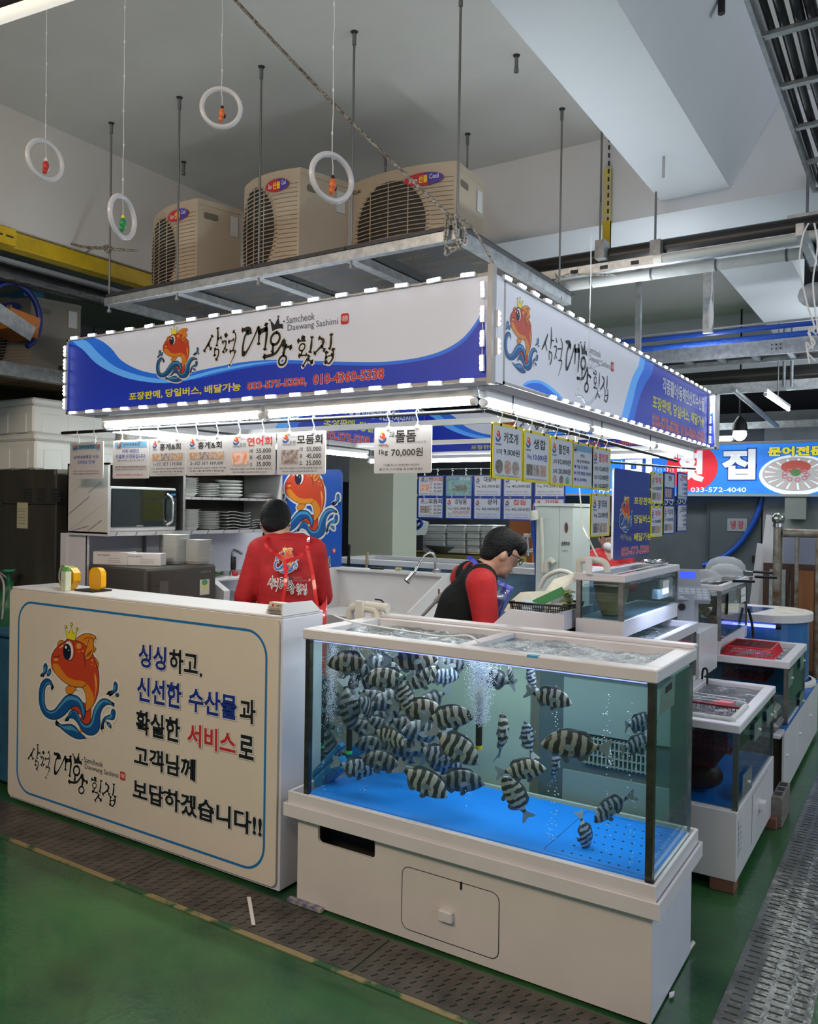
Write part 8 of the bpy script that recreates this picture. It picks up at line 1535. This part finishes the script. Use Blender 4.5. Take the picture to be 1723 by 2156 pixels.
b = MB(); p_, q_ = ony(1545, 820, 7.9), ony(1637, 898, 9.6); b.tube([p_, q_], .025, GALV, 8); mk('steel_brace', b, label='slanting galvanised bar left of the far tube lamp', cat='bar'); z_ = ony(1600, 893, 10.2).z; b = MB(); b.box(-3.2, 3.5, 10.2, 10.25, z_-.05, z_+.03, DGALV); mk('steel_rail', b, label='dull rail right above the far blue sign', cat='rail')
# white tape piece and debris on the floor
b = MB(); P = [onz(x, y, .006) for x, y in ((520, 1889), (528, 1889), (538, 1948), (530, 1948))]; b.add(P+[p+Z*.002 for p in P], [(0, 1, 2, 3), (7, 6, 5, 4), (0, 4, 5, 1), (1, 5, 6, 2), (2, 6, 7, 3), (3, 7, 4, 0)], WHT); mk('paper_strip', b, label='white paper strip lying on the drain plates by the counter corner', cat='paper')
b = MB(); P = [ony(1360+x, y, 0) if False else onz(x, y, .008) for x, y in ((1410, 2093), (1421, 2090), (1419, 2098), (1410, 2102))]; b.add(P+[p+Z*.006 for p in P], [(0, 1, 2, 3), (7, 6, 5, 4), (0, 4, 5, 1), (1, 5, 6, 2), (2, 6, 7, 3), (3, 7, 4, 0)], WHT); mk('paper_scrap', b, label='small white scrap on the green floor right of the tank stand', cat='paper')
b = MB(); q = onz(1446, 2012, 0); b.tube([(q.x, q.y, .012), (q.x+.012, q.y+.05, .03)], .008, PVC, 8); mk('pipe_stub', b, label='short white pipe stub at the rear foot of the tank stand', cat='pipe')

for e_ in [o for o in bpy.data.objects if o.get('group') == 'far lamps']:
    b = MB(); l_ = e_.location; b.tube([(l_.x, l_.y, l_.z+.04), (l_.x, l_.y, 3.72 if l_.y < 9.2 else 3.12)], .006, ROD, 6); mk('hanger', b, e_)
# ================================================================ people
SKIN = M('skin', (.56, .33, .24), .5, var=.06, vscale=12); HAIR = M('black_hair', (.006, .006, .007), .55, bump=.6, bscale=90, spec=.2); REDC = M('red_knit_shirt', (.42, .008, .012), .75, bump=.25, bscale=25, var=.15, vscale=8)
REDA = M('red_shiny_apron', (.62, .010, .010), .2, coat=.8); VEST = M('black_vest', (.008, .009, .010), .75, spec=.15, bump=.3, bscale=20); BLUA = M('blue_apron', (.030, .040, .42), .35, coat=.3); TROU = M('dark_trousers', (.02, .02, .025), .8); GLV = M('pale_glove', (.62, .60, .54), .5)
def blob(name, caps, mat, parent, vox=.012, sm=6):
    b = MB()
    for c in caps:
        if len(c) == 4: p0, p1, r0, r1 = c; p0, p1 = Vector(p0), Vector(p1); n = 6; b.tube([p0.lerp(p1, k/n) for k in range(n+1)], [r0+(r1-r0)*k/n for k in range(n+1)], mat, 14); b.ball(p0, r0, mat, 14, 10); b.ball(p1, r1, mat, 14, 10)
        else: p, rad, ax = c; M3 = Matrix((ax[0], ax[1], ax[2])).transposed(); bb = MB(); bb.ball((0, 0, 0), 1, mat, 20, 14); b.add([Vector(p)+M3 @ Vector((v[0]*rad[0], v[1]*rad[1], v[2]*rad[2])) for v in bb.v], bb.f, mat, True)
    o = mk(name, b, parent); mo = o.modifiers.new('r', 'REMESH'); mo.mode = 'VOXEL'; mo.voxel_size = vox; mo.use_smooth_shade = True; s = o.modifiers.new('s', 'SMOOTH'); s.iterations = sm; s.factor = .5
    dg = bpy.context.evaluated_depsgraph_get(); me = bpy.data.meshes.new_from_object(o.evaluated_get(dg)); o.modifiers.clear(); o.data = me
    if not me.materials: me.materials.append(mat)
    me.polygons.foreach_set('use_smooth', [True]*len(me.polygons)); return o
def person(P, f, label, pel, chest, neck, head, hp, sh_w, sh_z, sh_f, arms, shirt, glasses=False, z0=0., legs=True, vest=None, waist=.13):
    """all offsets (forward, right, z) in the person's own frame"""
    f = Vector((*f, 0)).normalized(); r = Vector((f.y, -f.x, 0)); e = E('person', (P[0], P[1], 0), label, 'person')
    W = lambda a: Vector((P[0], P[1], 0))+f*a[0]+r*a[1]+Z*a[2]
    hf = (f*cos(hp)-Z*sin(hp)).normalized(); hu = (Z*cos(hp)+f*sin(hp)).normalized(); H = W(head); A3 = (hf, r, hu)
    h = lambda a, b_, c: H+hf*a+r*b_+hu*c
    S = [W((sh_f, s*sh_w, sh_z)) for s in (-1, 1)]; hips = [W((pel[0], s*.09, pel[2]-.02)) for s in (-1, 1)]; feet = [W((pel[0]+.05+.05*s, s*.11, .09)) for s in (-1, 1)]; knee = [W((pel[0]+.06, s*.10, .50)) for s in (-1, 1)]
    pv, cv, nv = W(pel), W(chest), W(neck)
    caps = [(H, (.092, .075, .112), A3), (h(.035, 0, -.055), (.058, .056, .066), A3), (h(.015, 0, .03), (.088, .078, .088), A3), (h(.098, 0, -.020), h(.088, 0, .012), .013, .008), (h(.082, 0, -.062), (.014, .026, .010), A3), (h(.070, 0, -.098), (.022, .026, .018), A3)]
    for s in (-1, 1): caps += [(h(-.005, s*.078, -.012), (.020, .010, .032), A3), (h(.075, s*.033, .014), (.016, .018, .012), A3)]
    caps += [(h(-.02, 0, -.06), nv, .052, .060), (nv-Z*.02, cv, .075, .125), (cv, pv, .125, waist), ((nv+S[0])/2-Z*.02, S[0], .06, .062), ((nv+S[1])/2-Z*.02, S[1], .06, .062)]
    for i in (0, 1):
        el, wr, hn = [W(a) for a in arms[i]]; caps += [(S[i], el, .052, .040), (el, wr, .040, .027), (wr, hn, .027, .032)]
        d_ = (hn-wr).normalized(); sd = d_.cross(Z).normalized()
        for k in range(4): o_ = hn+sd*((k-1.5)*.017); caps += [(o_, o_+d_*(.045+.006*(k in (1, 2)))-Z*.012, .0085, .0075), (o_+d_*(.045+.006*(k in (1, 2)))-Z*.012, o_+d_*.055-Z*.04, .0075, .007)]
        caps += [(hn-d_*.02+sd*.025*(1 if i == 0 else -1), hn+d_*.025+sd*.045*(1 if i == 0 else -1)-Z*.012, .010, .008)]
        if legs: caps += [(hips[i], knee[i], .085, .058), (knee[i], feet[i], .055, .038), (feet[i]-Z*.04, feet[i]+f*.16-Z*.055, .036, .03)]
    body = blob('body', caps, SKIN, e, .0085, 3)
    sk_ = .35 if vest else 1.
    tor = [(nv-Z*.03-f*.01, cv, .085, .132), (cv, pv, .132, waist+.012), ((nv+S[0])/2-Z*.02, nv.lerp(S[0], .5+.5*sk_), .075, .076), ((nv+S[1])/2-Z*.02, nv.lerp(S[1], .5+.5*sk_), .075, .076), (cv+r*.04, pv+r*.03, .12, .12), (cv-r*.04, pv-r*.03, .12, .12)]+([] if vest else [(S[0], cv-r*.06, .07, .09), (S[1], cv+r*.06, .07, .09)])
    slv = []
    for i in (0, 1):
        el, wr, hn = [W(a) for a in arms[i]]; slv += [(S[i].lerp(nv, .55), S[i], .074, .080), (S[i], el, .078, .060), (el, el.lerp(wr, .9), .057, .040)]
    if vest: blob('sleeves', slv, shirt, e, .011, 4); blob('vest', [(a[0], a[1], a[2]+.008, a[3]+.008) for a in tor], vest, e, .012, 4)
    else: blob('shirt', tor+slv, shirt, e, .011, 4)
    if legs: blob('trousers', [x for i in (0, 1) for x in ((hips[i], knee[i], .10, .075), (knee[i], feet[i]+Z*.03, .072, .058))]+[(pv, pv-Z*.05, waist+.01, waist)], TROU, e, .016, 3)
    hr = [(h(-.022, 0, .030), (.094, .089, .100), A3), (h(.032, 0, .070), (.082, .083, .060), A3), (h(-.055, 0, -.028), (.050, .070, .060), A3)]
    hr += [(h(.068, s*.032, .058), (.036, .050, .036), A3) for s in (-1, 1)]+[(h(-.005, s*.064, .022), (.046, .020, .050), A3) for s in (-1, 1)]
    blob('hair', hr, HAIR, e, .008, 2)
    b = MB()
    for s in (-1, 1): b.ball(h(.083, s*.033, .010), .0105, WHT, 10, 6); b.ball(h(.0905, s*.033, .010), .0055, BLACK, 8, 5); b.tube([h(.088, s*.018, .034), h(.086, s*.035, .038), h(.074, s*.052, .032)], .003, HAIR, 5)
    b.tube([h(.094, -.020, -.062), h(.097, 0, -.060), h(.094, .020, -.062)], .004, M('lips', (.42, .15, .12), .5), 6); mk('face_detail', b, e)
    if glasses:
        b = MB()
        for s in (-1, 1): b.tube([h(.108, s*.033+.024*cos(a), .006+.018*sin(a)) for a in [k*pi/8 for k in range(16)]], .0022, BLACK, 6, closed=True); b.tube([h(.106, s*.057, .012), h(.06, s*.082, .012), h(.0, s*.088, .006)], .0024, BLACK, 6)
        b.tube([h(.108, -.009, .008), h(.108, .009, .008)], .002, BLACK, 6); mk('glasses', b, e)
    return e, W, f, r, h, S, cv, pv, nv
# man in red seen from behind
e, W, f, r, h, S, cv, pv, nv = person((-2.93, 3.36), (-.60, .80), 'man in a red shirt and red apron seen from behind at the washing counter', (-.02, 0, .92), (.02, 0, 1.20), (.10, -.01, 1.405), (.165, -.075, 1.505), .42, .140, 1.350, .06,
  [[(.04, -.225, 1.10), (.30, -.18, 1.06), (.36, -.15, 1.04)], [(.10, .195, 1.10), (.32, .12, 1.06), (.38, .09, 1.04)]], REDC)
bk_o = lambda s, z: cv*0+W((0, s, z))     # points on the back
def back(s, z, out=.0):
    t = (z-.92)/.28; cx = -.02+.04*min(1, t)+(.08*max(0, t-1)/.7 if t > 1 else 0); return W((cx-.160-out+.35*s*s*4*.35, s, z))
bd = MB()
O_ = back(.0, 1.20); ux = r; nb = (-f); 
def wrap(geo_builder, s0, z0, w_, h_, name):
    t_ = MB(); geo_builder(t_, 0, w_, 0, h_); 
    t_.v = [tuple(back(s0+v[0], z0+v[2], .006-v[1])) for v in t_.v]; return mk(name, t_, e)
wrap(lambda t_, a, b_, c, d: emblem(t_, a, b_, c, d, (0, 0, 0), X, Z, halo=WHT, lift=.0004, step=.00004), -.055, 1.245, .125, .135, 'fish_emblem')
wrap(lambda t_, a, b_, c, d: logo(t_, a, b_, c, d, (0, 0, 0), X, Z, halo=WHT, lift=.0008), -.085, 1.135, .205, .10, 'brush_lettering')
def strap(name, pts, w_, m, par, nrm): 
    b = MB(); P = [Vector(p) for p in catmull([tuple(q) for q in pts], 5, False)]; V = []
    for i, p in enumerate(P): t = (P[min(i+1, len(P)-1)]-P[max(i-1, 0)]).normalized(); s_ = t.cross(nrm).normalized()*w_/2; V += [p+s_, p-s_, p+s_+nrm*.003, p-s_+nrm*.003]
    n = len(P); b.add(V, [q for i in range(n-1) for q in ((4*i, 4*i+1, 4*i+5, 4*i+4), (4*i+2, 4*i+6, 4*i+7, 4*i+3), (4*i, 4*i+4, 4*i+6, 4*i+2), (4*i+1, 4*i+3, 4*i+7, 4*i+5))], m); return mk(name, b, par)
so = .014
strap('apron_strap', [W((.10, -.09, 1.445)), back(-.10, 1.39, so+.02), back(-.04, 1.34, so), back(.0, 1.305, so)], .018, REDA, e, -f); strap('apron_strap', [W((.10, .11, 1.44)), back(.12, 1.40, so+.01), back(.10, 1.345, so), back(.0, 1.305, so)], .018, REDA, e, -f)
strap('apron_strap', [back(.0, 1.305, so), back(.01, 1.22, so), back(.0, 1.12, so+.004), back(-.01, 1.02, so+.004)], .018, REDA, e, -f); strap('apron_strap', [back(.12, 1.36, so+.01), back(.15, 1.24, so+.02), back(.17, 1.12, so+.03), back(.19, 1.02, so+.035)], .018, REDA, e, -f)
def sheet(name, G, m, par, th=.003):
    b = MB(); nr, nc = len(G), len(G[0]); V = [p for row in G for p in row]; b.add(V, [(i*nc+j, i*nc+j+1, (i+1)*nc+j+1, (i+1)*nc+j) for i in range(nr-1) for j in range(nc-1)], m, True); o = mk(name, b, par); s = o.modifiers.new('s', 'SOLIDIFY'); s.thickness = th; s.offset = 1; return o
def ring_pt(a, z, rx_=.20, ry_=.165): return W((-.01+ry_*cos(a), rx_*sin(a), z))
G = [[ring_pt(radians(-178+k*12), zt2+(1.13-zt2)*(k/6)*.6 if zt2 > 1.0 else zt2, .215, .175) for k in range(12)] for zt2 in (1.03, .90, .70, .45)]; sheet('apron', G, REDA, e)
G = [[ring_pt(radians(178-k*8), min(zt2, .985+.012*k), .225, .175) for k in range(12)] for zt2 in (1.12, .90, .70, .45)]; sheet('apron', G, REDA, e)
b = MB(); b.tube([h(.0, -.088, -.01), h(-.06, -.080, -.045), h(-.10, 0, -.050), h(-.06, .080, -.045), h(.0, .088, -.01)], .0028, BLACK, 6); b.ball(h(-.002, -.086, -.02), .014, BLACK, 8, 6, (1, 1, 1.4)); mk('headset', b, e)
b = MB(); b.tube(catmull([tuple(nv+f*.055*cos(a)-f*.012+r*.066*sin(a)+Z*(.018+.006*cos(a))) for a in [radians(40+k*28) for k in range(11)]], 3, False), .017, REDC, 8); mk('collar', b, e)
# man in the vest seen from the side
e, W, f, r, h, S, cv, pv, nv = person((-1.99, 3.72), (.74, .67), 'man in glasses with black vest, red sleeves and blue apron bending to the right', (-.09, 0, .86), (-.03, 0, 1.09), (.06, 0, 1.275), (.160, .01, 1.375), .50, .175, 1.225, .01,
  [[(.05, -.22, .98), (.28, -.12, .95), (.34, -.10, .93)], [(.03, .235, .985), (.25, .14, .975), (.31, .12, .965)]], REDC, glasses=True, vest=VEST)
def fr(s, z, out=0.): t = (z-.86)/.41; return W((-.10+.07*min(1, t*1.8)+.115*max(0, t-.55)/.45+.155+out-.9*s*s, s, z))
G = [[fr(s*wd, z, .012) for s in (-1, -.6, -.2, .2, .6, 1)] for z, wd in ((1.19, .085), (1.12, .13), (1.02, .19), (.92, .20), (.80, .20), (.60, .20), (.40, .19))]; sheet('apron', G, BLUA, e)
side_n = r
strap('apron_strap', [fr(.085, 1.19, .02), W((.06, .105, 1.26)), W((-.01, .095, 1.335)), W((-.03, .05, 1.355))], .022, BLUA, e, (r+Z*.5-f*.2).normalized()); strap('apron_strap', [fr(-.085, 1.19, .02), W((.10, -.10, 1.27)), W((.0, -.09, 1.34))], .022, BLUA, e, f)
b = MB(); b.tube(catmull([tuple(nv+f*.055*cos(a)+r*.068*sin(a)+Z*(.012-.015*cos(a))) for a in [radians(k*30) for k in range(13)]], 3, False), .018, REDC, 8); mk('collar', b, e)
b = MB(); a_ = W((.26, .135, .975)); c_ = W((.31, .12, .965)); b.tube([a_, c_, c_+f*.03], [.034, .036, .03], GLV, 12); mk('glove_cuff', b, e)
# woman in a mask behind the tall board
P_ = ony(1279, 1200, 7.0)
e, W, f, r, h, S, cv, pv, nv = person((P_.x, P_.y), (.55, -.83), 'person with dark hair, white mask and red top behind the tall blue board', (0, 0, .78), (.0, 0, 1.05), (.02, 0, 1.22), (.03, 0, 1.36), .25, .16, 1.17, .0,
  [[(.05, -.2, .95), (.2, -.1, .95), (.25, -.08, .95)], [(.05, .2, .95), (.2, .1, .95), (.25, .08, .95)]], M('bright_red_top', (.60, .02, .025), .6))
blob('mask', [(h(.070, 0, -.055), (.045, .062, .048), (h(1, 0, 0)-h(0, 0, 0), h(0, 1, 0)-h(0, 0, 0), h(0, 0, 1)-h(0, 0, 0)))], WHT, e, .008, 2)
P_ = ony(822, 1150, 7.5)
e, W, f, r, h, S, cv, pv, nv = person((P_.x, P_.y), (-.3, .95), 'small figure with dark hair and red vest far behind, beside the cream column', (0, 0, .72), (.0, 0, .98), (.02, 0, 1.13), (.03, 0, 1.27), .25, .16, 1.08, .0,
  [[(.05, -.2, .9), (.2, -.1, .9), (.25, -.08, .9)], [(.05, .2, .9), (.2, .1, .9), (.25, .08, .9)]], M('dull_red_top', (.25, .015, .02), .6))
